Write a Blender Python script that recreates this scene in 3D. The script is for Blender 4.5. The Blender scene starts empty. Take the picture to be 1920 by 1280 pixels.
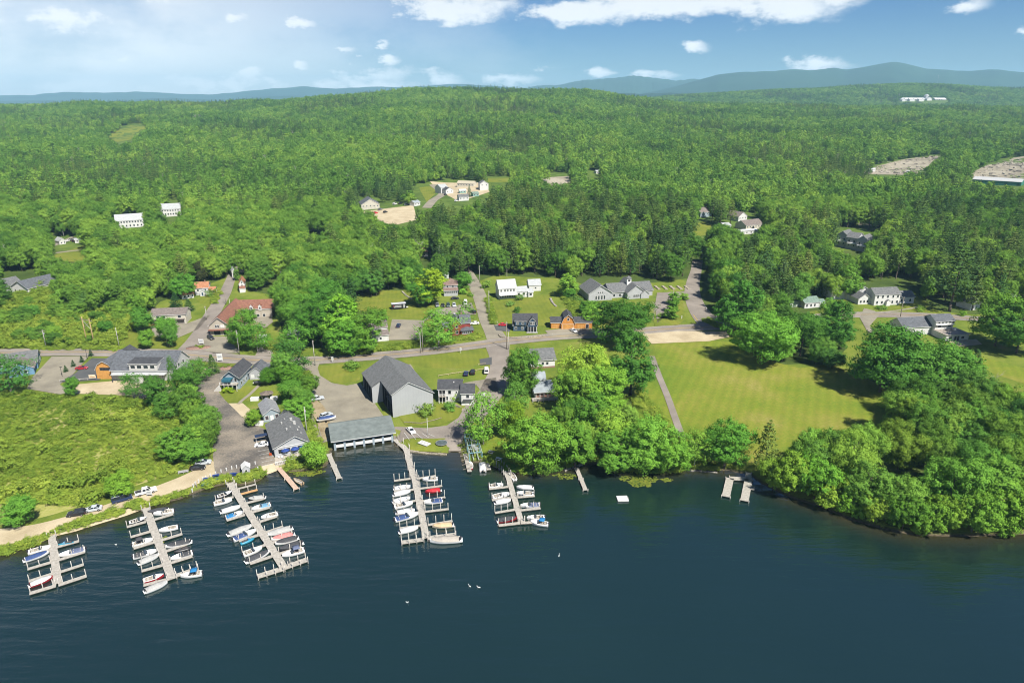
import bpy, math, random
import numpy as np
from math import radians as R, sin, cos, tan, atan2, pi, sqrt, atan
from mathutils import Vector, geometry
random.seed(7); rng=np.random.default_rng(7)
sc=bpy.context.scene; COL=sc.collection
# ---------------------------------------------------------------- camera, sun, sky, exposure
FPX=1280.0; CAMH=110.0; PITCH=R(19.29); SP,CP=sin(PITCH),cos(PITCH)
cam_d=bpy.data.cameras.new('camera'); cam=bpy.data.objects.new('camera',cam_d); COL.objects.link(cam)
cam.location=(0,0,CAMH); cam.rotation_euler=(pi/2-PITCH,0,0)
cam_d.sensor_width=36; cam_d.lens=24; cam_d.clip_start=1; cam_d.clip_end=80000
sc.camera=cam
SUN_AZ=R(142); SUN_EL=R(50)       # azimuth clockwise from +Y
sd=Vector((sin(SUN_AZ)*cos(SUN_EL),cos(SUN_AZ)*cos(SUN_EL),sin(SUN_EL)))
sl=bpy.data.lights.new('sun','SUN'); sl.energy=5.0; sl.angle=R(0.5); sl.color=(1,.95,.86)
so=bpy.data.objects.new('sun',sl); COL.objects.link(so); so.rotation_euler=sd.to_track_quat('Z','Y').to_euler(); so.location=(100,-100,400)
sc.view_settings.view_transform='Standard'; sc.view_settings.look='None'; sc.view_settings.exposure=0.95; sc.view_settings.gamma=1
sc.cycles.use_denoising=True; sc.cycles.max_bounces=6; sc.cycles.diffuse_bounces=3; sc.cycles.filter_width=1.05; sc.cycles.glossy_bounces=3
sc.cycles.transmission_bounces=3; sc.cycles.volume_bounces=0; sc.cycles.transparent_max_bounces=4
sc.cycles.caustics_reflective=False; sc.cycles.caustics_refractive=False; sc.cycles.sample_clamp_indirect=4

class NT:
    def __init__(s,tree): s.t=tree; s.n=tree.nodes; s.l=tree.links
    def new(s,ty,**k):
        n=s.n.new(ty)
        for a,v in k.items():
            if a.startswith('i_'):
                key=a[2:]; key=int(key) if key.isdigit() else key
                n.inputs[key].default_value=v
            else: setattr(n,a,v)
        return n
    def link(s,a,b): s.l.new(a,b)
    def m(s,op,a,b=0.0,c=None):
        n=s.n.new('ShaderNodeMath'); n.operation=op
        for k,v in enumerate((a,b,c)):
            if v is None: continue
            if hasattr(v,'links'): s.l.new(v,n.inputs[k])
            else: n.inputs[k].default_value=v
        return n.outputs[0]
    def mix(s,f,a,b,bt='MIX'):
        n=s.n.new('ShaderNodeMix'); n.data_type='RGBA'; n.blend_type=bt
        for k,v in ((0,f),(6,a),(7,b)):
            if hasattr(v,'links'): s.l.new(v,n.inputs[k])
            else: n.inputs[k].default_value=v if k==0 else (tuple(v)+(1,))[:4]
        return n.outputs[2]
    def noise(s,sc_,det=3,vec=None,rough=.55):
        n=s.new('ShaderNodeTexNoise',i_Scale=sc_,i_Detail=det,i_Roughness=rough)
        if vec is not None: s.l.new(vec,n.inputs['Vector'])
        return n
    def ramp(s,f,stops):
        n=s.n.new('ShaderNodeValToRGB'); e=n.color_ramp.elements
        while len(e)<len(stops): e.new(.5)
        for k,(p,c) in enumerate(stops):
            e[k].position=p; e[k].color=(tuple(c)+(1,))[:4] if not isinstance(c,(int,float)) else (c,c,c,1)
        s.l.new(f,n.inputs[0]); return n.outputs[0]

def pxdir(x,y):
    t=(y-640)/FPX; a=(x-960)/FPX
    return a, CP-t*SP, -(SP+t*CP)
def azel(x,y):
    a,n,d=pxdir(x,y); return atan2(a,n), atan2(d,sqrt(a*a+n*n))
w=bpy.data.worlds.new('World'); sc.world=w; w.use_nodes=True; W=NT(w.node_tree); W.n.clear()
sky=W.new('ShaderNodeTexSky',sky_type='NISHITA',sun_disc=False,sun_elevation=SUN_EL,sun_rotation=SUN_AZ,altitude=200,air_density=1.0,dust_density=.3,ozone_density=3.0)
tc=W.new('ShaderNodeTexCoord'); sep=W.new('ShaderNodeSeparateXYZ'); W.link(tc.outputs['Generated'],sep.inputs[0])
az=W.m('ARCTAN2',sep.outputs[0],sep.outputs[1]); el=W.m('ARCSINE',sep.outputs[2])
cmb=W.new('ShaderNodeCombineXYZ'); W.link(az,cmb.inputs[0]); W.link(el,cmb.inputs[1])
mp=W.new('ShaderNodeMapping'); mp.inputs['Scale'].default_value=(1,1.9,1); W.link(cmb.outputs[0],mp.inputs[0])
nz=W.noise(20,9,mp.outputs[0],.66); nz2=W.noise(5,5,mp.outputs[0],.6)
dis=W.new('ShaderNodeVectorMath',operation='SUBTRACT'); W.link(nz.outputs['Color'],dis.inputs[0]); dis.inputs[1].default_value=(.5,.5,.5)
dis2=W.new('ShaderNodeVectorMath',operation='MULTIPLY'); W.link(dis.outputs[0],dis2.inputs[0]); dis2.inputs[1].default_value=(.085,.032,0)
pos=W.new('ShaderNodeVectorMath',operation='ADD'); W.link(cmb.outputs[0],pos.inputs[0]); W.link(dis2.outputs[0],pos.inputs[1])
# clouds: centre and half size in photograph pixels, turned into bearings and heights in the sky
CL=[(850,14,125,32,1.2),(1090,22,130,24,1.2),(1280,8,205,26,1.2),(1470,14,115,36,1.2),(1560,-5,80,24,.9),(560,41,44,18,.9),(430,32,62,20,.75),(285,-4,60,18,.6),(725,110,30,14,.9),
    (715,84,16,10,.7),(640,92,38,9,.6),(700,140,78,20,.75),(620,155,80,18,.6),(830,152,44,16,.75),(950,150,66,12,.85),(235,112,28,14,.75),(560,122,32,14,.7),
    (1520,122,72,13,.95),(1230,142,48,9,.8),(1132,138,22,9,.8),(1310,90,22,9,.6),(1812,8,46,16,.8),(1915,60,22,12,.7),(330,150,90,16,.6),(470,142,70,14,.6),
    (140,160,210,24,.85),(420,158,170,20,.8),(60,168,110,16,.6),(700,160,120,14,.7),(90,40,200,50,.55),(1020,128,26,6,.4),(312,84,26,8,.5),(1610,-60,300,40,.9),(700,-60,300,40,.8)]
acc=None
for (cx,cy,rx,ry,s) in CL:
    a0,e0=azel(cx,cy); ax,_=azel(cx+rx,cy); _,ey=azel(cx,cy-ry)
    d=W.new('ShaderNodeVectorMath',operation='SUBTRACT'); W.link(pos.outputs[0],d.inputs[0]); d.inputs[1].default_value=(a0,e0,0)
    q=W.new('ShaderNodeVectorMath',operation='MULTIPLY'); W.link(d.outputs[0],q.inputs[0]); q.inputs[1].default_value=(1/abs(ax-a0),1/abs(ey-e0),0)
    g=W.new('ShaderNodeVectorMath',operation='LENGTH'); W.link(q.outputs[0],g.inputs[0])
    v=W.m('MULTIPLY',W.m('SUBTRACT',1.15,g.outputs['Value']),s)
    acc=v if acc is None else W.m('SMOOTH_MAX',acc,v,.25)
den=W.new('ShaderNodeMapRange',interpolation_type='SMOOTHSTEP'); W.link(W.m('ADD',acc,W.m('MULTIPLY',W.m('SUBTRACT',nz.outputs['Fac'],.5),2.7)),den.inputs[0])
den.inputs[1].default_value=-.15; den.inputs[2].default_value=.85
# thin veil, denser to the left of the photograph
veil=W.new('ShaderNodeMapRange',interpolation_type='SMOOTHSTEP'); W.link(W.m('ADD',az,W.m('MULTIPLY',W.m('SUBTRACT',nz2.outputs['Fac'],.5),.9)),veil.inputs[0])
veil.inputs[1].default_value=.10; veil.inputs[2].default_value=-.50
vn=W.new('ShaderNodeMapRange'); W.link(nz2.outputs['Fac'],vn.inputs[0]); vn.inputs[1].default_value=.36; vn.inputs[2].default_value=.62
vv=W.m('MULTIPLY',W.m('MULTIPLY',veil.outputs[0],W.m('ADD',W.m('MULTIPLY',vn.outputs[0],.5),.5)),.95)
vh=W.new('ShaderNodeMapRange',interpolation_type='SMOOTHSTEP'); W.link(el,vh.inputs[0]); vh.inputs[1].default_value=.60; vh.inputs[2].default_value=.28; vv=W.m('MULTIPLY',vv,vh.outputs[0])
tot=W.m('MAXIMUM',W.m('MULTIPLY',den.outputs[0],.94),vv)
hs=W.new('ShaderNodeHueSaturation',i_Saturation=1.12,i_Value=1.0); W.link(sky.outputs[0],hs.inputs['Color'])
hz=W.new('ShaderNodeMapRange',interpolation_type='SMOOTHSTEP'); W.link(el,hz.inputs[0]); hz.inputs[1].default_value=.02; hz.inputs[2].default_value=.2
tint=W.mix(1.0,hs.outputs[0],W.mix(hz.outputs[0],(.30,.41,.545),(.143,.272,.49)),'MULTIPLY')
ccol=W.mix(nz.outputs['Fac'],(5.1,5.3,5.45),(5.8,5.8,5.75))
lowc=W.m('MULTIPLY_ADD',W.m('SUBTRACT',1.0,hz.outputs[0]),.45,1.0); cl_=W.new('ShaderNodeVectorMath',operation='SCALE'); W.link(ccol,cl_.inputs[0]); W.link(lowc,cl_.inputs['Scale']); ccol=cl_.outputs[0]
bg=W.new('ShaderNodeBackground',i_Strength=.085); W.link(W.mix(tot,tint,ccol),bg.inputs[0])
wo=W.new('ShaderNodeOutputWorld'); W.link(bg.outputs[0],wo.inputs[0])

# ---------------------------------------------------------------- terrain height and pixel -> ground helpers
RIDGE=2400.0
def skyH(y,dist,tree):   # ground height so that tree tops reach skyline pixel y at that distance
    return CAMH+dist*tan(PITCH*-1+atan((640-y)/FPX))-tree
R1=[(-400,199),(0,197),(150,194),(300,191),(430,192),(520,189),(600,181),(700,172),(800,167),(880,165),(980,165),(1060,168),(1120,173),(1200,184),(1280,192),(1400,197),(1920,201),(2400,201)]
R2=[(-400,215),(1000,212),(1130,196),(1200,186),(1260,179),(1350,174),(1450,168),(1530,166),(1600,160),(1700,157),(1760,158),(1850,164),(1920,166),(2100,168),(2500,190)]
def px2u(x): return (x-960)/FPX/(CP+.35*SP)
R1u=np.array([px2u(x) for x,_ in R1]); R1h=np.array([skyH(y,RIDGE,13) for _,y in R1])
R2D=4200.0
R2u=np.array([px2u(x) for x,_ in R2]); R2h=np.array([skyH(y,R2D,13) for _,y in R2])
def ground0(x,y,h=0.0):
    a,n,d=pxdir(x,y); s=(h-CAMH)/d; return (a*s,n*s)
SHORE=[(-900,1150),(-300,1095),(-100,1060),(0,1040),(40,1030),(70,1020),(95,1004),(140,994),(190,978),(235,965),(272,951),(300,944),(340,934),(385,916),(432,905),(450,910),(485,902),(500,886),(520,880),(533,884),(560,884),(600,878),(612,874),
       (616,862),(622,840),(735,822),(742,836),(770,846),(838,851),(843,845),(862,846),(868,868),(905,866),(936,878),(955,888),(990,886),(1055,882),(1084,873),(1128,869),(1150,880),(1200,884),(1250,884),(1290,878),(1330,880),(1372,883),(1404,889),(1428,906),
       (1480,932),(1540,950),(1590,972),(1650,990),(1710,1002),(1800,1005),(1870,1003),(1930,1000),(2100,985),(2500,965),(3200,930)]
SH=np.array([ground0(x,y) for x,y in SHORE])
def shore_d(X,Y):
    X=np.asarray(X,float); Y=np.asarray(Y,float)
    best=np.full(X.shape,1e9)
    for k in range(len(SH)-1):
        ax,ay=SH[k]; bx,by=SH[k+1]; dx,dy=bx-ax,by-ay
        t=np.clip(((X-ax)*dx+(Y-ay)*dy)/(dx*dx+dy*dy),0,1)
        best=np.minimum(best,np.hypot(X-ax-t*dx,Y-ay-t*dy))
    land=np.zeros(X.shape,bool)   # even-odd test against the land polygon (shore closed far away behind)
    PX=np.r_[SH[:,0],[4e4,4e4,-4e4,-4e4]]; PY=np.r_[SH[:,1],[SH[-1,1],9e4,9e4,SH[0,1]]]
    j=len(PX)-1
    for i in range(len(PX)):
        c=(PY[i]>Y)!=(PY[j]>Y)
        with np.errstate(divide='ignore',invalid='ignore'):
            xx=(PX[j]-PX[i])*(Y-PY[i])/(PY[j]-PY[i]+1e-12)+PX[i]
        land^=c&(X<xx); j=i
    return np.where(land,best,-best)
def T(X,Y):
    X=np.asarray(X,float); Y=np.asarray(Y,float); sh=X.shape; X=X.ravel(); Y=Y.ravel()
    Yc=np.maximum(Y,1.0); u=X/Yc
    H1=np.interp(u,R1u,R1h); H2=np.interp(u,R2u,R2h)
    lin=1.0+.022*np.clip(Y-230,0,RIDGE-230)
    s=np.clip((Y-450)/(RIDGE-450),0,1)
    h=lin+(H1-48.7)*s**1.5
    bump=(np.sin(X*.011+1.3)*np.cos(Y*.009+.4)+.6*np.sin(X*.023+Y*.017)+.4*np.cos(X*.041-Y*.031))*5.5
    h=h+bump*np.clip((Y-520)/600,0,1)*np.clip((RIDGE+300-Y)/500,0,1)
    f=np.clip((Y-RIDGE)/800,0,1); f=f*f*(3-2*f)
    r2=np.clip((Y-(RIDGE+700))/(R2D-RIDGE-700),0,1); r2=r2*r2*(3-2*r2)
    back=np.clip((Y-R2D)/1500,0,1); back=back*back*(3-2*back)
    low=60+np.sin(X*.004)*6+np.sin(X*.009+Y*.006)*5
    far=low+(np.maximum(H2,60)-low)*r2
    far=far+(40-far)*back
    h=np.where(Y>RIDGE,h*(1-f)+far*f,h)
    nearm=Y<700
    if nearm.any():
        d=shore_d(X[nearm],Y[nearm]); hn=h[nearm]
        land=np.clip(d/4.0,0,1); land=land*(2-land)
        h[nearm]=np.where(d>0,hn*land+.02,np.maximum(-2.5,d*.30))
    h=np.where(Y<60,-2.5,h)
    return h.reshape(sh)
def Th(x,y): return float(T(np.array([x]),np.array([y]))[0])
_sr=np.exp(np.linspace(math.log(80),math.log(6000),420))
def P(x,y,h=None):
    a,n,d=pxdir(x,y)
    if h is not None:
        s=(h-CAMH)/d; return Vector((a*s,n*s,h))
    z=CAMH+_sr*d; t=T(a*_sr,n*_sr); k=np.argmax(z<t)
    if k==0: k=len(_sr)-1
    lo,hi=_sr[max(k-1,0)],_sr[k]
    for _ in range(3):
        ss=np.linspace(lo,hi,9); g=(CAMH+ss*d)<T(a*ss,n*ss); j=int(np.argmax(g)) or 8
        lo,hi=ss[j-1],ss[j]
    s=hi; return Vector((a*s,n*s,Th(a*s,n*s)))
def proj(X,Y,Z):
    zc=Y*CP+(CAMH-Z)*SP
    return 960+FPX*X/zc, 640+FPX*((CAMH-Z)*CP-Y*SP)/zc
def topH(p,ytop):        # height of something standing at p whose top is at pixel row ytop
    a,n,d=pxdir(960,ytop); return CAMH+p.y/n*d-p.z
def mpp(p): return (p.y*CP+(CAMH-p.z)*SP)/FPX

# ---------------------------------------------------------------- materials
MAT={}
def mat(name,col,rough=.8,var=.12,scale=1.5,bump=0,metal=0,spec=.3,det=4,col2=None,stripe=None):
    if name in MAT: return MAT[name]
    if sum(col)>.1 and not name.startswith(('car_','sign_','hull_white')): col=tuple(c*.73 for c in col); col2=col2 and tuple(c*.73 for c in col2)
    m=bpy.data.materials.new(name); m.use_nodes=True; N=NT(m.node_tree); b=N.n['Principled BSDF']
    t=N.new('ShaderNodeTexCoord'); nz=N.noise(scale,det,t.outputs['Object'])
    c2=col2 or tuple(c*(1-2*var) for c in col); c1=col if col2 else tuple(min(1,c*(1+var)) for c in col)
    c=N.mix(N.ramp(nz.outputs['Fac'],[(.35,0),(.65,1)]),c2,c1)
    if stripe:   # (axis, period m, strength): boards, seams
        s=N.new('ShaderNodeSeparateXYZ'); N.link(t.outputs['Object'],s.inputs[0])
        f=N.m('FRACT',N.m('DIVIDE',s.outputs[stripe[0]],stripe[1])); k=N.m('LESS_THAN',f,.12)
        c=N.mix(N.m('MULTIPLY',k,stripe[2]),c,tuple(x*.45 for x in col))
    N.link(c,b.inputs['Base Color']); b.inputs['Roughness'].default_value=rough; b.inputs['Metallic'].default_value=metal
    b.inputs['Specular IOR Level'].default_value=spec
    if bump:
        bp=N.new('ShaderNodeBump',i_Strength=bump,i_Distance=.1); N.link(nz.outputs['Fac'],bp.inputs['Height']); N.link(bp.outputs[0],b.inputs['Normal'])
    MAT[name]=m; return m
def leafmat(name,stops,transl=.32,big=.35):
    m=bpy.data.materials.new(name); m.use_nodes=True; N=NT(m.node_tree); N.n.clear()
    oi=N.new('ShaderNodeObjectInfo'); geo=N.new('ShaderNodeNewGeometry')
    pn=N.noise(.006,3,oi.outputs['Location']); f=N.m('ADD',N.m('MULTIPLY',oi.outputs['Random'],1-big),N.m('MULTIPLY',N.m('MULTIPLY_ADD',pn.outputs['Fac'],2.2,-.6),big))
    c=N.ramp(f,stops); n2=N.noise(.55,2,geo.outputs['Position'])
    c=N.mix(1,c,N.ramp(n2.outputs['Fac'],[(.3,(.80,.84,.85)),(.7,(1.22,1.14,1.0))]),'MULTIPLY')
    c=N.mix(1,c,oi.outputs['Color'],'MULTIPLY')
    d=N.new('ShaderNodeBsdfDiffuse'); t=N.new('ShaderNodeBsdfTranslucent'); N.link(c,d.inputs[0])
    N.link(N.mix(1,c,(1.25,1.15,.5),'MULTIPLY'),t.inputs[0])
    mx=N.new('ShaderNodeMixShader',i_0=transl); N.link(d.outputs[0],mx.inputs[1]); N.link(t.outputs[0],mx.inputs[2])
    o=N.new('ShaderNodeOutputMaterial'); N.link(mx.outputs[0],o.inputs[0]); MAT[name]=m; return m
LEAF=leafmat('leaf_broad',[(0,(.042,.104,.023)),(.25,(.082,.188,.033)),(.55,(.140,.272,.043)),(.8,(.212,.352,.053)),(1,(.285,.41,.075))],.18,.48)
PINE=leafmat('leaf_pine',[(0,(.032,.074,.026)),(.35,(.062,.125,.036)),(.7,(.122,.190,.048)),(1,(.22,.27,.07))],.10,.45)
BUSH=leafmat('leaf_bush',[(0,(.085,.155,.026)),(.25,(.150,.240,.036)),(.5,(.22,.315,.048)),(.75,(.29,.37,.062)),(1,(.37,.40,.12))],.22,.55)
BARK=mat('bark',(.16,.13,.10),.95,.3,3)
BARKP=mat('bark_pale',(.38,.35,.30),.95,.25,3)
def gmat(name,cols,scale=.12,fine=2.2,rough=.95,stripe=None,bump=.25):
    m=bpy.data.materials.new(name); m.use_nodes=True; N=NT(m.node_tree); b=N.n['Principled BSDF']
    g=N.new('ShaderNodeNewGeometry'); a=N.noise(scale,5,g.outputs['Position'],.6); f=N.noise(fine,3,g.outputs['Position'])
    v=N.m('ADD',N.m('MULTIPLY',a.outputs['Fac'],.7),N.m('MULTIPLY',f.outputs['Fac'],.3))
    c=N.ramp(v,[(.34+.32*i/(len(cols)-1),k) for i,k in enumerate(cols)])
    if stripe:
        r=N.new('ShaderNodeVectorRotate',rotation_type='Z_AXIS',i_Angle=stripe[0]); N.link(g.outputs['Position'],r.inputs['Vector'])
        s=N.new('ShaderNodeSeparateXYZ'); N.link(r.outputs[0],s.inputs[0])
        wv=N.m('SINE',N.m('ADD',N.m('MULTIPLY',s.outputs[0],2*pi/stripe[1]),N.m('MULTIPLY',a.outputs['Fac'],3.0)))
        k=N.m('MULTIPLY_ADD',wv,stripe[2],1.0)
        cc=N.new('ShaderNodeCombineColor'); [N.link(k,cc.inputs[i]) for i in range(3)]
        c=N.mix(1,c,cc.outputs[0],'MULTIPLY')
    N.link(c,b.inputs['Base Color']); b.inputs['Roughness'].default_value=rough; b.inputs['Specular IOR Level'].default_value=.15
    bp=N.new('ShaderNodeBump',i_Strength=bump,i_Distance=.15); N.link(f.outputs['Fac'],bp.inputs['Height']); N.link(bp.outputs[0],b.inputs['Normal'])
    MAT[name]=m; return m
GRASS=gmat('rough_grass',[(0.0504,0.0805,0.01364),(0.0864,0.1225,0.0186),(0.126,0.1575,0.0279),(0.1584,0.1505,0.0496)],.09)
LAWN=gmat('mown_lawn',[(.082,.140,.014),(.110,.160,.016),(.145,.176,.020),(.18,.185,.032),(.23,.205,.06)],.028,1.1,stripe=(R(24),3.8,.06))
LAWN2=gmat('house_lawn',[(0.0936,0.1258,0.0168),(0.1326,0.1598,0.0204),(0.1716,0.1768,0.03)],.1,2.5,stripe=(R(-8),2.4,.04))
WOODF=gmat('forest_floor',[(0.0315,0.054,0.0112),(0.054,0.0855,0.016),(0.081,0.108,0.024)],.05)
ASPH=gmat('asphalt',[(0.1564,0.1369,0.1178),(0.2024,0.1784,0.152),(0.2484,0.2175,0.1862)],.12,3)
ASPHD=gmat('asphalt_dark',[(0.078,0.072,0.066),(0.117,0.1066,0.09372),(0.195,0.1692,0.1353),(0.2574,0.2232,0.1782)],.09,1.6)
ASPHN=gmat('asphalt_new',[(0.0612,0.0648,0.0665),(0.0792,0.0828,0.084),(0.0936,0.0936,0.091)],.2,3)
CONC=gmat('old_concrete',[(0.162,0.1462,0.114),(0.216,0.196,0.151),(0.258,0.234,0.1776)],.13,2.5)
SAND=gmat('sand_gravel',[(.30,.245,.155),(.39,.325,.215),(.45,.385,.265)],.12,2.5)
DIRT=gmat('dirt_patch',[(0.154,0.1156,0.062),(0.252,0.204,0.124),(0.315,0.2652,0.1736)],.2,2)
LOG=gmat('logged_ground',[(.16,.14,.10),(.27,.24,.18),(.36,.33,.26)],.03,.35)
# ground: rough grass near, forest floor under the woods, lake bed below the waterline
def ground_mat():
    m=bpy.data.materials.new('ground'); m.use_nodes=True; N=NT(m.node_tree); b=N.n['Principled BSDF']
    g=N.new('ShaderNodeNewGeometry'); s=N.new('ShaderNodeSeparateXYZ'); N.link(g.outputs['Position'],s.inputs[0])
    a=N.noise(.09,5,g.outputs['Position'],.6); f=N.noise(2.2,3,g.outputs['Position'])
    v=N.m('ADD',N.m('MULTIPLY',a.outputs['Fac'],.7),N.m('MULTIPLY',f.outputs['Fac'],.3))
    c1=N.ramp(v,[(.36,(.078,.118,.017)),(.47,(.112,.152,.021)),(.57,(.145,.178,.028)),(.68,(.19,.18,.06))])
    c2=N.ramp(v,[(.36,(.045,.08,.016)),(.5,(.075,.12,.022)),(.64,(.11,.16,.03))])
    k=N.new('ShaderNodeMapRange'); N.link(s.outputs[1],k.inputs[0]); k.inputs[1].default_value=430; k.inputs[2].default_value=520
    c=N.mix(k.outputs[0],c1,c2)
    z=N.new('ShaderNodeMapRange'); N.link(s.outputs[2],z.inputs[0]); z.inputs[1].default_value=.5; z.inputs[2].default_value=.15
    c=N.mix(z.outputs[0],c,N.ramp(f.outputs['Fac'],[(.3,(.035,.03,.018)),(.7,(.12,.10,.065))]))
    N.link(c,b.inputs['Base Color']); b.inputs['Roughness'].default_value=.95; b.inputs['Specular IOR Level'].default_value=.1
    return m
def water_mat():
    m=bpy.data.materials.new('lake_water'); m.use_nodes=True; N=NT(m.node_tree); b=N.n['Principled BSDF']
    g=N.new('ShaderNodeNewGeometry')
    at=N.new('ShaderNodeAttribute',attribute_name='shallow')
    big=N.noise(.012,3,g.outputs['Position'])
    deep=N.mix(N.ramp(big.outputs['Fac'],[(.35,0),(.65,1)]),(.0058,.0178,.0160),(.0070,.0205,.0185))
    c=N.mix(at.outputs['Fac'],deep,(.034,.030,.014))
    N.link(c,b.inputs['Base Color']); b.inputs['Roughness'].default_value=.06; b.inputs['IOR'].default_value=1.95
    mp=N.new('ShaderNodeMapping'); N.link(g.outputs['Position'],mp.inputs[0]); mp.inputs['Rotation'].default_value=(0,0,R(6)); mp.inputs['Scale'].default_value=(.10,.42,1)
    n1=N.noise(1.0,3,mp.outputs[0],.5); n2=N.noise(1.9,3,g.outputs['Position'],.6)
    amp=N.ramp(N.noise(.014,2,g.outputs['Position']).outputs['Fac'],[(.38,.35),(.62,1)])
    h=N.m('ADD',N.m('MULTIPLY',N.m('MULTIPLY',n1.outputs['Fac'],1.0),amp),N.m('MULTIPLY',n2.outputs['Fac'],.12))
    bp=N.new('ShaderNodeBump',i_Strength=1.0,i_Distance=.38); N.link(h,bp.inputs['Height']); N.link(bp.outputs[0],b.inputs['Normal'])
    return m

# ---------------------------------------------------------------- mesh helpers
class MB:
    def __init__(s): s.v=[]; s.f=[]; s.mi=[]; s.m=0; s.sm=[]
    def face(s,pts,smooth=False):
        k=len(s.v); s.v+= [tuple(p) for p in pts]; s.f.append(tuple(range(k,k+len(pts)))); s.mi.append(s.m); s.sm.append(smooth)
    def box(s,x0,x1,y0,y1,z0,z1,tx=0,ty=0):   # tx,ty: inset of the top face
        b=[(x0,y0,z0),(x1,y0,z0),(x1,y1,z0),(x0,y1,z0)]; t=[(x0+tx,y0+ty,z1),(x1-tx,y0+ty,z1),(x1-tx,y1-ty,z1),(x0+tx,y1-ty,z1)]
        return s.hexa(b,t)
    def hexa(s,b,t):
        k=len(s.v); s.v+=[tuple(p) for p in b+t]; n=len(b)
        fs=[tuple(range(n-1,-1,-1)),tuple(range(n,2*n))]+[(i,(i+1)%n,n+(i+1)%n,n+i) for i in range(n)]
        for f in fs: s.f.append(tuple(k+i for i in f)); s.mi.append(s.m); s.sm.append(False)
        return s
    def cyl(s,p,q,r,r2=None,n=8,cap=True):
        p=Vector(p); q=Vector(q); r2=r if r2 is None else r2; d=(q-p).normalized(); a=d.orthogonal().normalized(); b=d.cross(a)
        k=len(s.v)
        for c,rr in ((p,r),(q,r2)):
            for i in range(n):
                t=2*pi*i/n; s.v.append(tuple(c+(a*cos(t)+b*sin(t))*rr))
        for i in range(n): s.f.append((k+i,k+(i+1)%n,k+n+(i+1)%n,k+n+i)); s.mi.append(s.m); s.sm.append(True)
        if cap:
            s.f.append(tuple(k+i for i in range(n-1,-1,-1))); s.mi.append(s.m); s.sm.append(False)
            s.f.append(tuple(k+n+i for i in range(n))); s.mi.append(s.m); s.sm.append(False)
        return s
    def bar(s,p,q,w,h):
        p=Vector(p); q=Vector(q); d=(q-p).normalized(); a=d.cross(Vector((0,0,1)))
        a=a.normalized() if a.length>1e-4 else Vector((1,0,0)); b=a.cross(d)
        def ring(c): return [c-a*w/2-b*h/2,c+a*w/2-b*h/2,c+a*w/2+b*h/2,c-a*w/2+b*h/2]
        return s.hexa(ring(p),ring(q))
    def loft(s,rings,closed=True,smooth=True,caps=True):
        k=len(s.v); n=len(rings[0])
        for r in rings: s.v+=[tuple(p) for p in r]
        for j in range(len(rings)-1):
            for i in range(n if closed else n-1):
                s.f.append((k+j*n+i,k+j*n+(i+1)%n,k+(j+1)*n+(i+1)%n,k+(j+1)*n+i)); s.mi.append(s.m); s.sm.append(smooth)
        if caps:
            s.f.append(tuple(k+i for i in range(n-1,-1,-1))); s.mi.append(s.m); s.sm.append(False)
            s.f.append(tuple(k+(len(rings)-1)*n+i for i in range(n))); s.mi.append(s.m); s.sm.append(False)
        return s
    def prism(s,pts,z0,z1):
        return s.hexa([(x,y,z0) for x,y in pts],[(x,y,z1) for x,y in pts])
    def mesh(s,name,mats):
        me=bpy.data.meshes.new(name); me.from_pydata(s.v,[],s.f)
        for m in (mats if isinstance(mats,(list,tuple)) else [mats]): me.materials.append(m)
        me.polygons.foreach_set('material_index',s.mi); me.polygons.foreach_set('use_smooth',s.sm); me.update(); return me
    def build(s,name,mats,parent=None,loc=None,rz=None):
        return link(name,s.mesh(name,mats),parent,loc,rz)
def link(name,me,parent=None,loc=None,rz=None):
    o=bpy.data.objects.new(name,me); COL.objects.link(o)
    if parent: o.parent=parent
    if loc is not None: o.location=loc
    if rz is not None: o.rotation_euler=(0,0,rz)
    return o
ALL=[]
def tag(o,label,cat,group=None):
    o['label']=label; o['category']=cat
    if group: o['group']=group
    ALL.append(o); return o
def empty(name,label,cat,loc,rz=0,group=None):
    o=bpy.data.objects.new(name,None); COL.objects.link(o); o.location=loc; o.rotation_euler=(0,0,rz); o.empty_display_size=.5
    return tag(o,label,cat,group)
def copy_tree(o,parent=None,first=True):
    c=o.copy(); COL.objects.link(c); c.parent=parent
    for ch in KIDS.get(o.name,[]) : copy_tree(ch,c,False)
    return c
KIDS={}
def remember(root):
    st=[root]
    kids={}
    for o in list(COL.objects):
        if o.parent: kids.setdefault(o.parent.name,[]).append(o)
    while st:
        q=st.pop(); KIDS[q.name]=kids.get(q.name,[]); st+=KIDS[q.name]
def dup(root,loc,rz,label,group=None,scale=None):
    if root.name not in KIDS: remember(root)
    c=copy_tree(root); c.location=loc; c.rotation_euler=(0,0,rz)
    if scale: c.scale=(scale,)*3 if isinstance(scale,(int,float)) else scale
    c['label']=label
    if group: c['group']=group
    ALL.append(c); return c
def struct(o): o['kind']='structure'; return o
def cr(pts,n=6):     # catmull-rom smoothing of a polyline
    pts=[Vector(p) for p in pts]; out=[]
    for i in range(len(pts)-1):
        p0=pts[max(i-1,0)]; p1=pts[i]; p2=pts[i+1]; p3=pts[min(i+2,len(pts)-1)]
        for k in range(n):
            t=k/n; out.append(.5*((2*p1)+(p2-p0)*t+(2*p0-5*p1+4*p2-p3)*t*t+(3*p1-p0-3*p2+p3)*t**3))
    out.append(pts[-1]); return out
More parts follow.
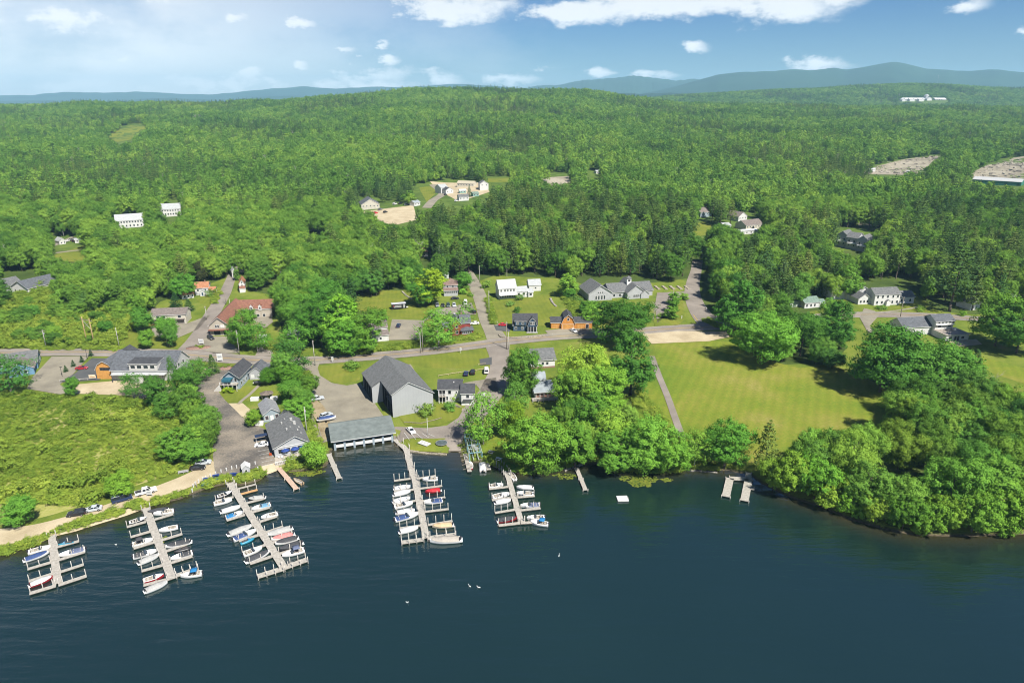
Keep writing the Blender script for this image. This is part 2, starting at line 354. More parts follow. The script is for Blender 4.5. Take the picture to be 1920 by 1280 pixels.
def road(name,px,width,m,layer=1,across=4,n=6,world=None,closed=False):
    pts=[Vector((p.x,p.y)) for p in ([P(*q[:2]) for q in px] if world is None else world)]
    ws=[q[2] if len(q)>2 else width for q in px] if world is None else [width]*len(pts)
    wv=[Vector((p.x,p.y,wd)) for p,wd in zip(pts,ws)]; sm=cr(wv,n)
    X=[];Y=[]
    for i,p in enumerate(sm):
        a=sm[max(i-1,0)]; b=sm[min(i+1,len(sm)-1)]; d=Vector((b.x-a.x,b.y-a.y)).normalized(); nrm=Vector((-d.y,d.x))
        for k in range(across+1):
            o=(k/across-.5)*p.z; X.append(p.x+nrm.x*o); Y.append(p.y+nrm.y*o)
    Z=T(np.array(X),np.array(Y))+.05+.03*layer
    me=bpy.data.meshes.new(name); c=across+1
    me.from_pydata(list(zip(X,Y,Z)),[],[(i*c+k,i*c+k+1,(i+1)*c+k+1,(i+1)*c+k) for i in range(len(sm)-1) for k in range(across)])
    me.materials.append(m); o=link(name,me); struct(o); return o
def sheet(name,px,m,layer=0,step=6.0,kind='structure',h=None):
    pts=[P(x,y) for x,y in px]; xy=[Vector((p.x,p.y)) for p in pts]
    # round the outline a little
    x0=min(p.x for p in xy); x1=max(p.x for p in xy); y0=min(p.y for p in xy); y1=max(p.y for p in xy)
    dense=[]
    for i in range(len(xy)):
        a=xy[i]; b=xy[(i+1)%len(xy)]; k=max(1,int((b-a).length/step))
        dense+=[a.lerp(b,j/k) for j in range(k)]
    gx=np.arange(x0+step/2,x1,step); gy=np.arange(y0+step/2,y1,step); inner=[]
    A=np.array([(p.x,p.y) for p in xy])
    if len(gx) and len(gy):
        GX,GY=np.meshgrid(gx,gy); GX=GX.ravel(); GY=GY.ravel(); ins=pip(GX,GY,A)
        inner=[Vector((a,b)) for a,b in zip(GX[ins],GY[ins])]
    n=len(dense); v,e,f,_,_,_=geometry.delaunay_2d_cdt(dense+inner,[],[list(range(n))],1,1e-4)
    X=np.array([q.x for q in v]); Y=np.array([q.y for q in v]); Z=T(X,Y)+.05+.03*layer
    me=bpy.data.meshes.new(name); me.from_pydata(list(zip(X,Y,Z)),[],[tuple(q) for q in f]); me.materials.append(m)
    o=link(name,me); o['kind']=kind; 
    up=sum((p.normal.z for p in me.polygons))
    if up<0: me.flip_normals()
    return o
def pip(X,Y,A):
    ins=np.zeros(X.shape,bool); j=len(A)-1
    for i in range(len(A)):
        xi,yi=A[i]; xj,yj=A[j]; c=(yi>Y)!=(yj>Y)
        with np.errstate(divide='ignore',invalid='ignore'):
            ins^=c&(X<(xj-xi)*(Y-yi)/(yj-yi+1e-12)+xi)
        j=i
    return ins
HAZE=7.0e-5
# ================================================================ GROUND, WATER, HILLS, HAZE
def grid_mesh(name,rows,us,off,m,zf):
    U,V=np.meshgrid(us,rows); X=(U*(V+off)).ravel(); Y=V.ravel(); Z=zf(X,Y)
    n=len(us); r=len(rows); i=np.arange((r-1)*n).reshape(r-1,n)[:,:-1].ravel()
    F=np.stack([i,i+1,i+n+1,i+n],1)
    me=bpy.data.meshes.new(name); me.vertices.add(len(X)); me.vertices.foreach_set('co',np.stack([X,Y,Z],1).ravel())
    me.loops.add(F.size); me.loops.foreach_set('vertex_index',F.ravel().astype(np.int32)); me.polygons.add(len(F))
    me.polygons.foreach_set('loop_start',np.arange(0,F.size,4,dtype=np.int32)); me.polygons.foreach_set('use_smooth',np.ones(len(F),bool))
    me.update(); me.validate(); me.materials.append(m); return link(name,me),X,Y
rows=[100.0]
while rows[-1]<9000:
    y=rows[-1]; rows.append(y+(2.2 if y<520 else max(4,(y-520)*.03+4)))
us=np.linspace(-1.25,1.25,331)
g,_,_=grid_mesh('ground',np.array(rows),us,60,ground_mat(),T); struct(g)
wr=np.r_[np.linspace(-260,150,60),np.arange(152,330,2.0)]
wo_,WX,WY=grid_mesh('lake_water',wr,np.linspace(-1,1,320),450,water_mat(),lambda X,Y:np.zeros_like(X)); struct(wo_)
sdist=shore_d(WX,WY); at=wo_.data.attributes.new('shallow','FLOAT','POINT')
at.data.foreach_set('value',np.clip(1-(-sdist)/9.0,0,1).astype(np.float32)**1.6)

def mtn(name,line,dist,depth,m,seed,base=-1.0):
    r=np.random.default_rng(seed); xs=np.array([p[0] for p in line],float); ys=np.array([p[1] for p in line],float)
    n=300; x=np.linspace(xs[0],xs[-1],n); y=np.interp(x,xs,ys)
    k=np.exp(-np.linspace(-2,2,9)**2); k/=k.sum(); y=np.convolve(np.pad(y,4,'edge'),k,'valid')
    y=y+np.convolve(r.normal(0,.9,n+8),k,'valid')
    u=(x-960)/FPX/(CP+.35*SP); H=CAMH+dist*np.tan(-PITCH+np.arctan((640-y)/FPX))
    v=np.linspace(-1,1,33); V=[];F=[]
    ph=r.uniform(0,6,8)
    spur=np.sin(x*.023+ph[0])+.6*np.sin(x*.051+ph[1])
    for j,t in enumerate(v):
        prof=(1-abs(t)**1.25)
        d=dist+t*depth
        for i in range(n):
            hh=max(H[i]*prof,0) if abs(t)<1 else base
            hh+= -abs(spur[i])*.045*H[i]*sin(pi*abs(t))*(1 if t<0 else .4)+ 5*sin(i*.13+j*.9+ph[3])*sin(pi*abs(t))
            V.append((u[i]*d,d,max(hh,base)))
    F=[(j*n+i,j*n+i+1,(j+1)*n+i+1,(j+1)*n+i) for j in range(len(v)-1) for i in range(n-1)]
    me=bpy.data.meshes.new(name); me.from_pydata(V,[],F); me.polygons.foreach_set('use_smooth',[True]*len(F)); me.materials.append(m)
    return struct(link(name,me))
MT=gmat('wooded_mountain',[(.012,.036,.020),(.018,.050,.026),(.026,.062,.030)],.0012,.006)
mtn('mountain_range',[(-500,180),(-100,176),(0,179),(60,178),(140,172),(200,174),(270,172),(330,176),(400,177),(450,172),(520,166),(570,162),(630,167),(700,163),(760,164),(850,157),(930,161),(1000,168),(1100,185)],13000,2500,MT,3)
mtn('mountain_range',[(-500,190),(0,190),(90,188),(180,190),(300,184),(420,187),(520,180),(600,181),(700,184),(800,190),(900,195)],9800,1600,MT,9)
mtn('mountain_range',[(960,170),(1010,161),(1050,159),(1090,151),(1140,147),(1185,142),(1225,146),(1260,151),(1300,148),(1330,154),(1400,170)],11500,2300,MT,5)
mtn('mountain_range',[(1120,186),(1180,180),(1235,170),(1300,152),(1340,140),(1372,136),(1440,134),(1475,130),(1512,132),(1550,128),(1580,131),(1620,124),(1660,116),(1690,121),(1725,129),(1770,132),(1810,134),(1845,130),(1885,134),(1920,138),(2000,134),(2150,140),(2500,150)],9000,2300,MT,7)
mtn('mountain_range',[(1080,181),(1150,174),(1200,176),(1260,174),(1330,180),(1450,186),(1600,192)],6400,900,MT,11)
# ================================================================ ROADS, YARDS, FIELDS
YEL=mat('yellow_paint',(.62,.42,.10),.8,.15,4); WHP=mat('white_paint_line',(.72,.72,.68),.8,.12,4)
main_px=[(-160,664,10),(0,662,10),(110,660,10),(210,661,10),(330,664,11),(400,670,11),(470,675,10),(540,678,10),(600,675,10),(700,668,9.5),(800,659,9.5),(880,649,9.5),(940,641,10),(1000,635,9.5),(1060,630,9.5),(1130,627,9.5),(1200,621,9.5),(1270,616,10),(1330,613,10),(1400,611,9),(1480,602,9),(1560,592,9),(1640,590,9),(1720,591,9),(1800,596,9),(1880,601,9),(2000,606,9)]
road('main_road',main_px,10,ASPH,4,6)
mainc=[P(x,y) for x,y,_ in main_px]
def offset(pts,o):
    out=[]
    for i,p in enumerate(pts):
        a=pts[max(i-1,0)]; b=pts[min(i+1,len(pts)-1)]; d=Vector((b.x-a.x,b.y-a.y)).normalized()
        out.append(Vector((p.x-d.y*o,p.y+d.x*o,0)))
    return out
for o_ in (-.22,.22): road('road_marking',None,.16,YEL,6,1,world=offset(mainc,o_))
for s_ in (-3.6,3.6): road('road_marking',None,.13,WHP,6,1,world=offset(mainc,s_))
road('road',[(352,668,15),(372,640,12),(386,612,9),(403,580,8),(420,553,7),(430,530,6),(437,512,5.5),(441,500,5)],8,ASPH,3)
road('road',[(938,646,11),(925,622,9),(915,600,9),(907,578,8),(898,552,8),(889,532,8),(880,515,7),(876,505,6)],8,CONC,3)
road('road',[(1342,612,17),(1318,592,12),(1304,570,10),(1298,548,9),(1300,528,8),(1305,508,7),(1308,488,7)],8,ASPH,3)
road('road_marking',None,.3,YEL,6,1,world=[P(1300,591),P(1306,599),P(1312,606)])
road('road',[(932,645,12),(936,668,9),(938,690,9),(930,722,11),(915,745,10),(900,765,9),(884,785,8)],9,ASPH,3)
sheet('driveway',[(868,718),(930,708),(935,735),(905,737),(893,722)],CONC,3)
sheet('parking_lot',[(740,800),(800,803),(838,798),(860,783),(872,762),(880,757),(902,763),(895,785),(880,800),(868,825),(864,846),(842,846),(836,832),(815,824),(780,821),(757,824),(748,838),(738,826)],ASPH,4)
sheet('parking_lot',[(899,674),(922,670),(922,684),(901,685)],ASPHN,5)
# marina car park and its lane
sheet('driveway',[(386,688),(430,690),(412,700),(372,730),(347,748),(348,738)],SAND,2)
road('road',[(436,690,9),(410,704,11),(388,718,13),(372,737,15),(376,758,17),(400,780,16),(425,800,14)],10,ASPHD,4)
sheet('parking_lot',[(372,742),(398,764),(440,775),(474,793),(498,806),(508,832),(517,868),(470,880),(430,893),(404,893),(400,860),(397,820),(388,785)],ASPHD,5)
sheet('driveway',[(398,757),(455,756),(474,772),(478,800),(458,783),(425,768),(400,766)],SAND,3)
for k in range(9):
    y=817+k*6.8; x=476+k*2.1
    road('road_marking',None,.14,WHP,8,1,world=[P(x,y+3),P(x+27,y-2.5)],n=1)
for k in range(5): road('road_marking',None,.14,WHP,8,1,world=[P(758+k*11,812+k*.4),P(768+k*12,826-k*1.5)],n=1)
road('footpath',[(486,722),(470,738),(455,750),(447,758)],1.4,CONC,3,2)
sheet('ramp',[(482,877),(517,868),(527,880),(505,889),(490,891)],SAND,6)
# dirt track along the shore
road('dirt_track',[(-140,1022,9),(0,1008,9),(60,999,8.5),(120,984,8),(180,966,8),(250,942,8),(300,922,8),(350,902,8),(388,885,9),(415,868,10)],6,SAND,3)
# hall yard
sheet('yard',[(572,683),(594,685),(600,704),(622,718),(650,723),(676,718),(700,752),(722,784),(737,803),(690,812),(604,830),(596,800),(624,790),(614,764),(588,742),(572,716)],CONC,3)
sheet('yard',[(584,745),(612,762),(628,790),(640,812),(606,826),(594,790),(582,770)],DIRT,4)
road('driveway',[(582,676,9),(580,700,6.5),(588,722,7),(612,742,8),(634,765,9),(648,800,10)],7,CONC,5)
sheet('yard',[(750,684),(770,683),(783,704),(776,708),(760,697)],CONC,3)
road('footpath',[(842,755),(858,762),(870,770)],1.5,CONC,4,2)
road('footpath',[(579,768),(587,790),(594,812),(600,825)],1.2,CONC,4,2)
# left commercial lots
sheet('parking_lot',[(97,669),(166,669),(138,701),(112,721),(135,735),(120,741),(50,729),(62,706)],CONC,4)
sheet('parking_lot',[(172,672),(226,672),(216,690),(186,713),(112,717),(140,701)],ASPHN,5)
sheet('driveway',[(60,728),(130,722),(215,714),(300,712),(340,735),(345,745),(250,742),(140,738)],SAND,2)
sheet('parking_lot',[(392,631),(440,631),(448,662),(400,663),(372,652),(374,640)],CONC,4)
sheet('parking_lot',[(478,580),(508,590),(512,604),(496,616),(474,610)],CONC,4)
sheet('driveway',[(490,646),(504,646),(514,668),(478,668)],ASPH,5)
sheet('driveway',[(283,612),(352,606),(395,590),(372,617),(333,634),(288,630)],CONC,3)
sheet('parking_lot',[(735,599),(796,601),(787,637),(727,638)],CONC,4)
sheet('driveway',[(795,601),(810,588),(822,580),(884,568),(893,590),(850,592),(815,592),(793,604)],ASPH,5)
sheet('parking_lot',[(1022,620),(1060,616),(1120,617),(1212,617),(1205,628),(1062,636),(1032,632)],CONC,5)
sheet('driveway',[(926,610),(958,612),(956,622),(930,620)],ASPHN,4)
sheet('parking_lot',[(1232,549),(1288,547),(1286,556),(1262,560),(1257,586),(1232,606),(1228,575)],ASPH,4)
sheet('gravel_patch',[(1204,627),(1270,621),(1362,622),(1368,632),(1330,640),(1262,643),(1222,645)],SAND,5)
sheet('driveway',[(1620,578),(1640,583),(1648,592),(1630,612),(1645,622),(1628,625),(1612,596)],CONC,5)
road('footpath',[(1648,586),(1680,583),(1712,578),(1726,575)],1.5,CONC,5,2)
sheet('driveway',[(1500,596),(1550,590),(1552,600),(1500,604)],CONC,3)
sheet('yard',[(1776,640),(1830,636),(1842,646),(1800,650)],SAND,4)
# lawns and fields
sheet('lawn',[(1226,646),(1262,640),(1330,638),(1385,642),(1440,676),(1500,690),(1560,683),(1600,700),(1705,742),(1680,800),(1600,850),(1440,868),(1300,868),(1284,850),(1262,790),(1240,720)],LAWN,1,8)
sheet('lawn',[(1206,690),(1226,672),(1262,770),(1285,845),(1235,850),(1190,800),(1190,740)],LAWN,0,8)
road('footpath',[(1222,668),(1236,706),(1252,745),(1268,790),(1279,822)],2.6,ASPH,5,2)
sheet('lawn',[(1795,655),(1920,690),(2050,720),(2050,760),(1860,700)],LAWN,1,8)
sheet('lawn',[(665,552),(720,545),(790,545),(812,580),(795,598),(735,595),(690,585),(668,580)],LAWN2,1)
sheet('lawn',[(922,566),(1030,552),(1058,590),(1028,612),(930,606)],LAWN2,1)
sheet('lawn',[(752,676),(880,656),(918,655),(926,668),(880,690),(800,690),(770,683)],LAWN2,0)
sheet('lawn',[(590,686),(672,682),(676,712),(640,722),(606,710)],LAWN2,1)
sheet('lawn',[(390,736),(440,720),(520,735),(518,748),(400,756)],LAWN2,1)
sheet('lawn',[(745,777),(840,756),(868,764),(858,785),(820,799),(760,797)],LAWN2,4)
sheet('lawn',[(758,824),(835,822),(841,850),(770,846)],LAWN2,5)
sheet('lawn',[(896,820),(950,810),(990,850),(985,884),(940,878),(902,862)],LAWN,1)
sheet('lawn',[(232,600),(300,612),(350,640),(330,652),(235,654)],LAWN2,1)
sheet('lawn',[(366,560),(402,548),(418,545),(408,572),(392,580)],LAWN2,1)
sheet('lawn',[(1225,600),(1262,588),(1280,556),(1284,600),(1270,610),(1228,612)],LAWN2,4)
sheet('lawn',[(1645,580),(1725,568),(1770,588),(1660,590)],LAWN2,2)
sheet('lawn',[(1518,584),(1560,578),(1556,592),(1520,594)],LAWN2,2)
# far clearings
sheet('yard',[(676,398),(775,385),(782,412),(742,422),(700,415)],SAND,1)
road('road',[(800,390),(812,376),(830,362),(812,346)],9,CONC,3)
sheet('lawn',[(786,352),(812,348),(818,362),(800,380)],LAWN2,1)
sheet('yard',[(806,340),(905,342),(918,360),(860,378),(838,366)],SAND,1)
sheet('logged_clearing',[(1618,326),(1640,312),(1700,298),(1768,292),(1740,312),(1700,328)],LOG,1,14)
sheet('logged_clearing',[(1815,330),(1850,310),(1900,296),(2000,290),(2060,330),(1920,345)],LOG,1,14)
sheet('logged_clearing',[(1010,334),(1070,330),(1080,340),(1040,350)],LOG,1,14)
sheet('logged_clearing',[(1600,412),(1660,414),(1650,424),(1610,422)],LOG,1,14)
sheet('lawn',[(200,262),(228,240),(262,232),(280,240),(245,262),(212,268)],LAWN2,1,20)
road('road',[(70,470,7),(110,456,6),(150,440,6),(170,430,5)],6,CONC,2)
road('driveway',[(100,475,4),(140,470,4),(165,468,4)],4,CONC,2)
sheet('lawn',[(95,480),(165,458),(168,492),(110,490)],LAWN2,1)
sheet('lawn',[(915,334),(975,334),(975,342),(915,342)],LAWN2,1,14)
sheet('lawn',[(1300,420),(1335,412),(1330,440),(1300,445)],LAWN2,1)
# ================================================================ TREE PROTOTYPES
def quads_mesh(name,C,Nn,size,asp,m,r,extra=None,jit=.35):
    n=len(C); Nn=Nn/np.maximum(np.linalg.norm(Nn,axis=1,keepdims=True),1e-6)
    t=r.normal(size=(n,3)); a=np.cross(Nn,t); a/=np.maximum(np.linalg.norm(a,axis=1,keepdims=True),1e-6); b=np.cross(Nn,a)
    s=np.asarray(size)*r.uniform(.65,1.35,n); s=s[:,None]; bb=b*s*asp; aa=a*s
    V=np.stack([C-aa-bb*.55,C+aa*.15-bb,C+aa+bb*.35,C-aa*.2+bb],1)
    V=V+r.normal(0,jit*.25,V.shape)*s[:,None]
    V=V.reshape(-1,3).astype(np.float32)
    me=bpy.data.meshes.new(name); me.vertices.add(n*4); me.vertices.foreach_set('co',V.ravel())
    me.loops.add(n*4); me.loops.foreach_set('vertex_index',np.arange(n*4,dtype=np.int32)); me.polygons.add(n)
    me.polygons.foreach_set('loop_start',np.arange(0,n*4,4,dtype=np.int32)); me.update(); me.materials.append(m); return me
def unit(v): return v/np.maximum(np.linalg.norm(v,axis=-1,keepdims=True),1e-6)
def broad(name,seed,H=13,Rr=5.5,base=.18,ncl=110,nl=38,ls=.26,m=None,lobes=9,spread=.62,top=1.0,clr=.135,flat=.8):
    r=np.random.default_rng(seed); cz=H*(base+(1-base)*.5); hz=H*(1-base)*.5
    L=[(np.array([0,0,cz+hz*.12]),Rr*.62,hz*.74)]
    for k in range(lobes):
        a=2*pi*k/lobes*1.618*2+r.uniform(-.5,.5); e=r.uniform(-1.05,.95); q=np.array([cos(a)*cos(e),sin(a)*cos(e),sin(e)])
        rad=r.uniform(.34,.55); L.append((np.array([0,0,cz])+q*np.array([Rr,Rr,hz])*spread*r.uniform(.8,1.12),Rr*rad,hz*rad*r.uniform(.75,1.1)*1.0))
    C=[];tries=0
    while len(C)<ncl and tries<ncl*30:
        tries+=1; c,rx,rz=L[r.integers(len(L))]; d=unit(r.normal(size=3)); d[2]=d[2]*.9+.15
        p=c+d*np.array([rx,rx,rz])
        if p[2]<H*base*.75: continue
        ins=False
        for c2,rx2,rz2 in L:
            q=(p-c2)/np.array([rx2,rx2,rz2])
            if q@q<.62: ins=True;break
        if ins: continue
        C.append((p,unit(unit(p-c)*.7+unit(p-np.array([0,0,cz-hz*.3]))*.5)))
    PC=[];PN=[];S=[]
    for p,nn in C:
        g=r.uniform(.5,1.75); k=int(nl*g**1.3); rc=Rr*clr*g
        d=unit(r.normal(size=(k,3))+nn*.75); rad=rc*r.uniform(.4,1.1,(k,1))**1.2; ax=unit(nn+r.normal(size=3)*.7); st=r.uniform(0,1.1)
        PC.append(p+d*rad*np.array([1,1,flat*r.uniform(.6,1.1)])+ax*((d@ax)[:,None]*rad*st)); PN.append(d*.8+nn*.35+r.normal(size=(k,3))*.26+np.array([0,0,.2])); S.append(np.full(k,ls))
    for c,rx,rz in L:      # inner leaves so that the crown is not hollow
        k=int(ncl*nl*.022); d=unit(r.normal(size=(k,3))); PC.append(c+d*r.uniform(.3,.8,(k,1))*np.array([rx,rx,rz])); PN.append(d+r.normal(size=(k,3))*.6); S.append(np.full(k,ls*1.5))
    return quads_mesh(name,np.concatenate(PC),np.concatenate(PN),np.concatenate(S),.62,m or LEAF,r)
def trunk_mesh(name,seed,H=13,Rr=5,rad=.24,m=None,limbs=7,bare=False,base=.25):
    r=np.random.default_rng(seed); b=MB(); pts=[Vector((0,0,-.6))]; 
    for k in range(1,6): pts.append(Vector((r.normal()*.12*k*.5,r.normal()*.12*k*.5,H*.78*k/5)))
    rr=[rad*1.25]+[rad*(1-k/6.3) for k in range(1,6)]
    for k in range(5): b.cyl(pts[k],pts[k+1],rr[k],rr[k+1],7,k in(0,4))
    for k in range(limbs):
        z=H*(base+.45*k/limbs); f=z/(H*.78)*5; i=min(int(f),4); p=pts[i].lerp(pts[i+1],f-i); a=k*2.4+r.uniform(-.4,.4)
        L=Rr*r.uniform(.45,.75); e=r.uniform(.45,.9); q=p+Vector((cos(a)*cos(e),sin(a)*cos(e),sin(e)))*L
        b.cyl(p,q,rad*.38,rad*.14,5)
        for j in range(5 if bare else 2):
            s=p.lerp(q,.4+.55*j/(5 if bare else 2)); a2=a+r.uniform(-1.1,1.1); e2=e+r.uniform(-.3,.5)
            t=s+Vector((cos(a2)*cos(e2),sin(a2)*cos(e2),sin(e2)))*L*r.uniform(.3,.6); b.cyl(s,t,rad*.15,rad*.04,4)
            if bare:
                for g_ in range(3):
                    u=s.lerp(t,.4+.25*g_); a3=a2+r.uniform(-1,1); b.cyl(u,u+Vector((cos(a3)*.6,sin(a3)*.6,r.uniform(.2,.9)))*L*.25,rad*.06,rad*.02,3)
    return b.mesh(name,m or BARK)
def pine(name,seed,H=19,Rr=4.2,base=.22,levels=13,per=6,nq=26,ls=.3,m=None,power=.75,tilt=.12,irr=.35,flat=.22):
    r=np.random.default_rng(seed); PC=[];PN=[];S=[]
    for k in range(levels):
        f=k/(levels-1); z=H*(base+(1-base)*f*.97); Lr=Rr*((1-f)**power)*(1 if f>.12 else .75)+.35
        a0=r.uniform(0,6)
        for j in range(per):
            a=a0+2*pi*j/per+r.uniform(-.35,.35); L=Lr*r.uniform(1-irr,1+irr*.5); q=int(nq*(.35+.65*L/Rr))
            s=r.uniform(.15,1.0,q)**.7; wd=L*.30*(1.05-s*.55)+.12
            x=s*L; y=r.normal(0,1,q)*wd*.6; zz=z+s*L*tilt+r.normal(0,1,q)*L*flat*.35+.10*np.abs(r.normal(0,1,q))
            C=np.stack([cos(a)*x-sin(a)*y,sin(a)*x+cos(a)*y,zz],1)
            PC.append(C); n=np.stack([np.full(q,cos(a)*.25),np.full(q,sin(a)*.25),np.full(q,.8)],1)+r.normal(size=(q,3))*.5; PN.append(n); S.append(np.full(q,ls))
    return quads_mesh(name,np.concatenate(PC),np.concatenate(PN),np.concatenate(S),.5,m or PINE,r)
PROTO={}
def reg(k,crown,trunk,H,Rr): PROTO[k]=(crown,trunk,H,Rr)
for i in range(6):
    H=[13,14,12.5,15,13,14][i]; Rr=[5.4,5.8,5.9,4.6,5.2,6.2][i]
    reg('broad%d'%i,broad('broad_crown',100+i,H,Rr,[.07,.05,.09,.06,.04,.08][i],[210,230,205,180,225,250][i],54,.175,lobes=[9,10,8,9,11,9][i],spread=[.62,.66,.7,.6,.66,.68][i]),trunk_mesh('trunk',200+i,H,Rr),H,Rr)
reg('low0',broad('low_crown',161,9,4.4,-.06,190,50,.17,lobes=12,spread=.66),trunk_mesh('trunk',261,9,4,.18),9,4.4)
reg('low1',broad('low_crown',162,8,3.8,-.08,170,46,.17,lobes=10,spread=.72),trunk_mesh('trunk',262,8,3.6,.16),8,3.8)
reg('round0',broad('round_crown',131,9,3.9,.10,130,50,.17,lobes=12,spread=.5,clr=.2),trunk_mesh('trunk',231,9,3.5,.16),9,3.9)
reg('airy0',broad('airy_crown',141,12,4.4,.12,120,26,.18,lobes=8,spread=.75,clr=.2),trunk_mesh('trunk',241,12,4.4,.18,BARKP),12,4.4)
reg('column0',broad('column_crown',151,8,1.7,.03,60,34,.18,lobes=7,spread=.6,clr=.3),trunk_mesh('trunk',251,8,1.5,.12),8,1.7)
for i in range(4): reg('pine%d'%i,pine('pine_crown',300+i,[20,22,19,21][i],[4.3,4.8,4.6,4.0][i],[.2,.3,.15,.34][i],[13,12,13,11][i],6,34,.33,irr=[.35,.5,.3,.45][i]),trunk_mesh('trunk',320+i,21,2,.26,None,3),[20,22,19,21][i],4.5)
reg('spruce0',pine('spruce_crown',341,17,3.1,.05,19,7,24,.24,power=1.0,tilt=-.18,irr=.2),trunk_mesh('trunk',341,17,1,.2,None,1),17,3.1)
reg('bare0',None,trunk_mesh('bare_branches',351,13,4.5,.2,mat('dead_wood',(.46,.42,.37),.9,.2,3),14,True),13,4.5)
for i in range(4): reg('bush%d'%i,broad('bush_leaves',400+i,[2.6,3.2,2.2,3.6][i],[1.9,1.8,2.0,2.2][i],-.12,34,22,.16,BUSH,6,.62,clr=.26),None,2.8,1.9)
# lighter versions for the woods farther off
LOW={}
for i in range(6): LOW['b%d'%i]=broad('far_broad',500+i,14,[5.4,5.8,5.0,6,5.2,5.6][i],.08,46,17,.52,LEAF,[8,9,7,9,10,8][i],.64,clr=.22)
for i in range(4): LOW['p%d'%i]=pine('far_pine',520+i,[18,20,17,19][i],[4.1,4.4,4.3,4][i],.12,[9,10,9,9][i],5,13,.62,PINE,irr=.45)
def proto_col(name,items):
    c=bpy.data.collections.new(name)
    for i,it in enumerate(items):
        if isinstance(it,tuple):   # crown + trunk in one mesh for the mass of the wood
            cr_,tr,_,_=it; me=join(name+'_%02d'%i,[q for q in (cr_,tr) if q])
        else: me=it
        c.objects.link(bpy.data.objects.new(name+'_%02d'%i,me))
    return c
def join(name,ms):
    V=[];F=[];MI=[];mats=[];off=0
    for m in ms:
        co=np.empty(len(m.vertices)*3,np.float32); m.vertices.foreach_get('co',co); V.append(co)
        F+= [tuple(v+off for v in p.vertices) for p in m.polygons]
        for q in m.materials:
            if q not in mats: mats.append(q)
        MI+=[mats.index(m.materials[p.material_index]) for p in m.polygons]; off+=len(m.vertices)
    me=bpy.data.meshes.new(name); me.from_pydata(np.concatenate(V).reshape(-1,3).tolist(),[],F)
    for q in mats: me.materials.append(q)
    me.polygons.foreach_set('material_index',MI); return me
def scatter(name,col,X,Y,Z,idx,scl,rot,sz=None,kind='stuff'):
    me=bpy.data.meshes.new(name); n=len(X); me.vertices.add(n); me.vertices.foreach_set('co',np.stack([X,Y,Z],1).astype(np.float32).ravel())
    for nm,ty,v in (('pick','INT',idx),('rz','FLOAT',rot)):
        a=me.attributes.new(nm,ty,'POINT'); a.data.foreach_set('value',np.asarray(v,np.int32 if ty=='INT' else np.float32))
    a=me.attributes.new('sc','FLOAT_VECTOR','POINT'); sz=scl if sz is None else sz
    a.data.foreach_set('vector',np.stack([scl,scl,sz],1).astype(np.float32).ravel())
    o=link(name,me); o['kind']=kind
    g=bpy.data.node_groups.new(name,'GeometryNodeTree')
    g.interface.new_socket('Geometry',in_out='INPUT',socket_type='NodeSocketGeometry'); g.interface.new_socket('Geometry',in_out='OUTPUT',socket_type='NodeSocketGeometry')
    gi=g.nodes.new('NodeGroupInput'); go=g.nodes.new('NodeGroupOutput'); ip=g.nodes.new('GeometryNodeInstanceOnPoints'); ci=g.nodes.new('GeometryNodeCollectionInfo')
    ci.inputs[0].default_value=col; ci.inputs['Separate Children'].default_value=True; ci.inputs['Reset Children'].default_value=True
    def att(nm,dt):
        q=g.nodes.new('GeometryNodeInputNamedAttribute'); q.data_type=dt; q.inputs['Name'].default_value=nm; return q.outputs['Attribute']
    cx=g.nodes.new('ShaderNodeCombineXYZ'); g.links.new(att('rz','FLOAT'),cx.inputs[2])
    e2r=g.nodes.new('FunctionNodeEulerToRotation'); g.links.new(cx.outputs[0],e2r.inputs[0])
    g.links.new(gi.outputs[0],ip.inputs['Points']); g.links.new(ci.outputs[0],ip.inputs['Instance']); ip.inputs['Pick Instance'].default_value=True
    g.links.new(att('pick','INT'),ip.inputs['Instance Index']); g.links.new(e2r.outputs[0],ip.inputs['Rotation']); g.links.new(att('sc','FLOAT_VECTOR'),ip.inputs['Scale'])
    g.links.new(ip.outputs[0],go.inputs[0]); m=o.modifiers.new('scatter','NODES'); m.node_group=g; return o

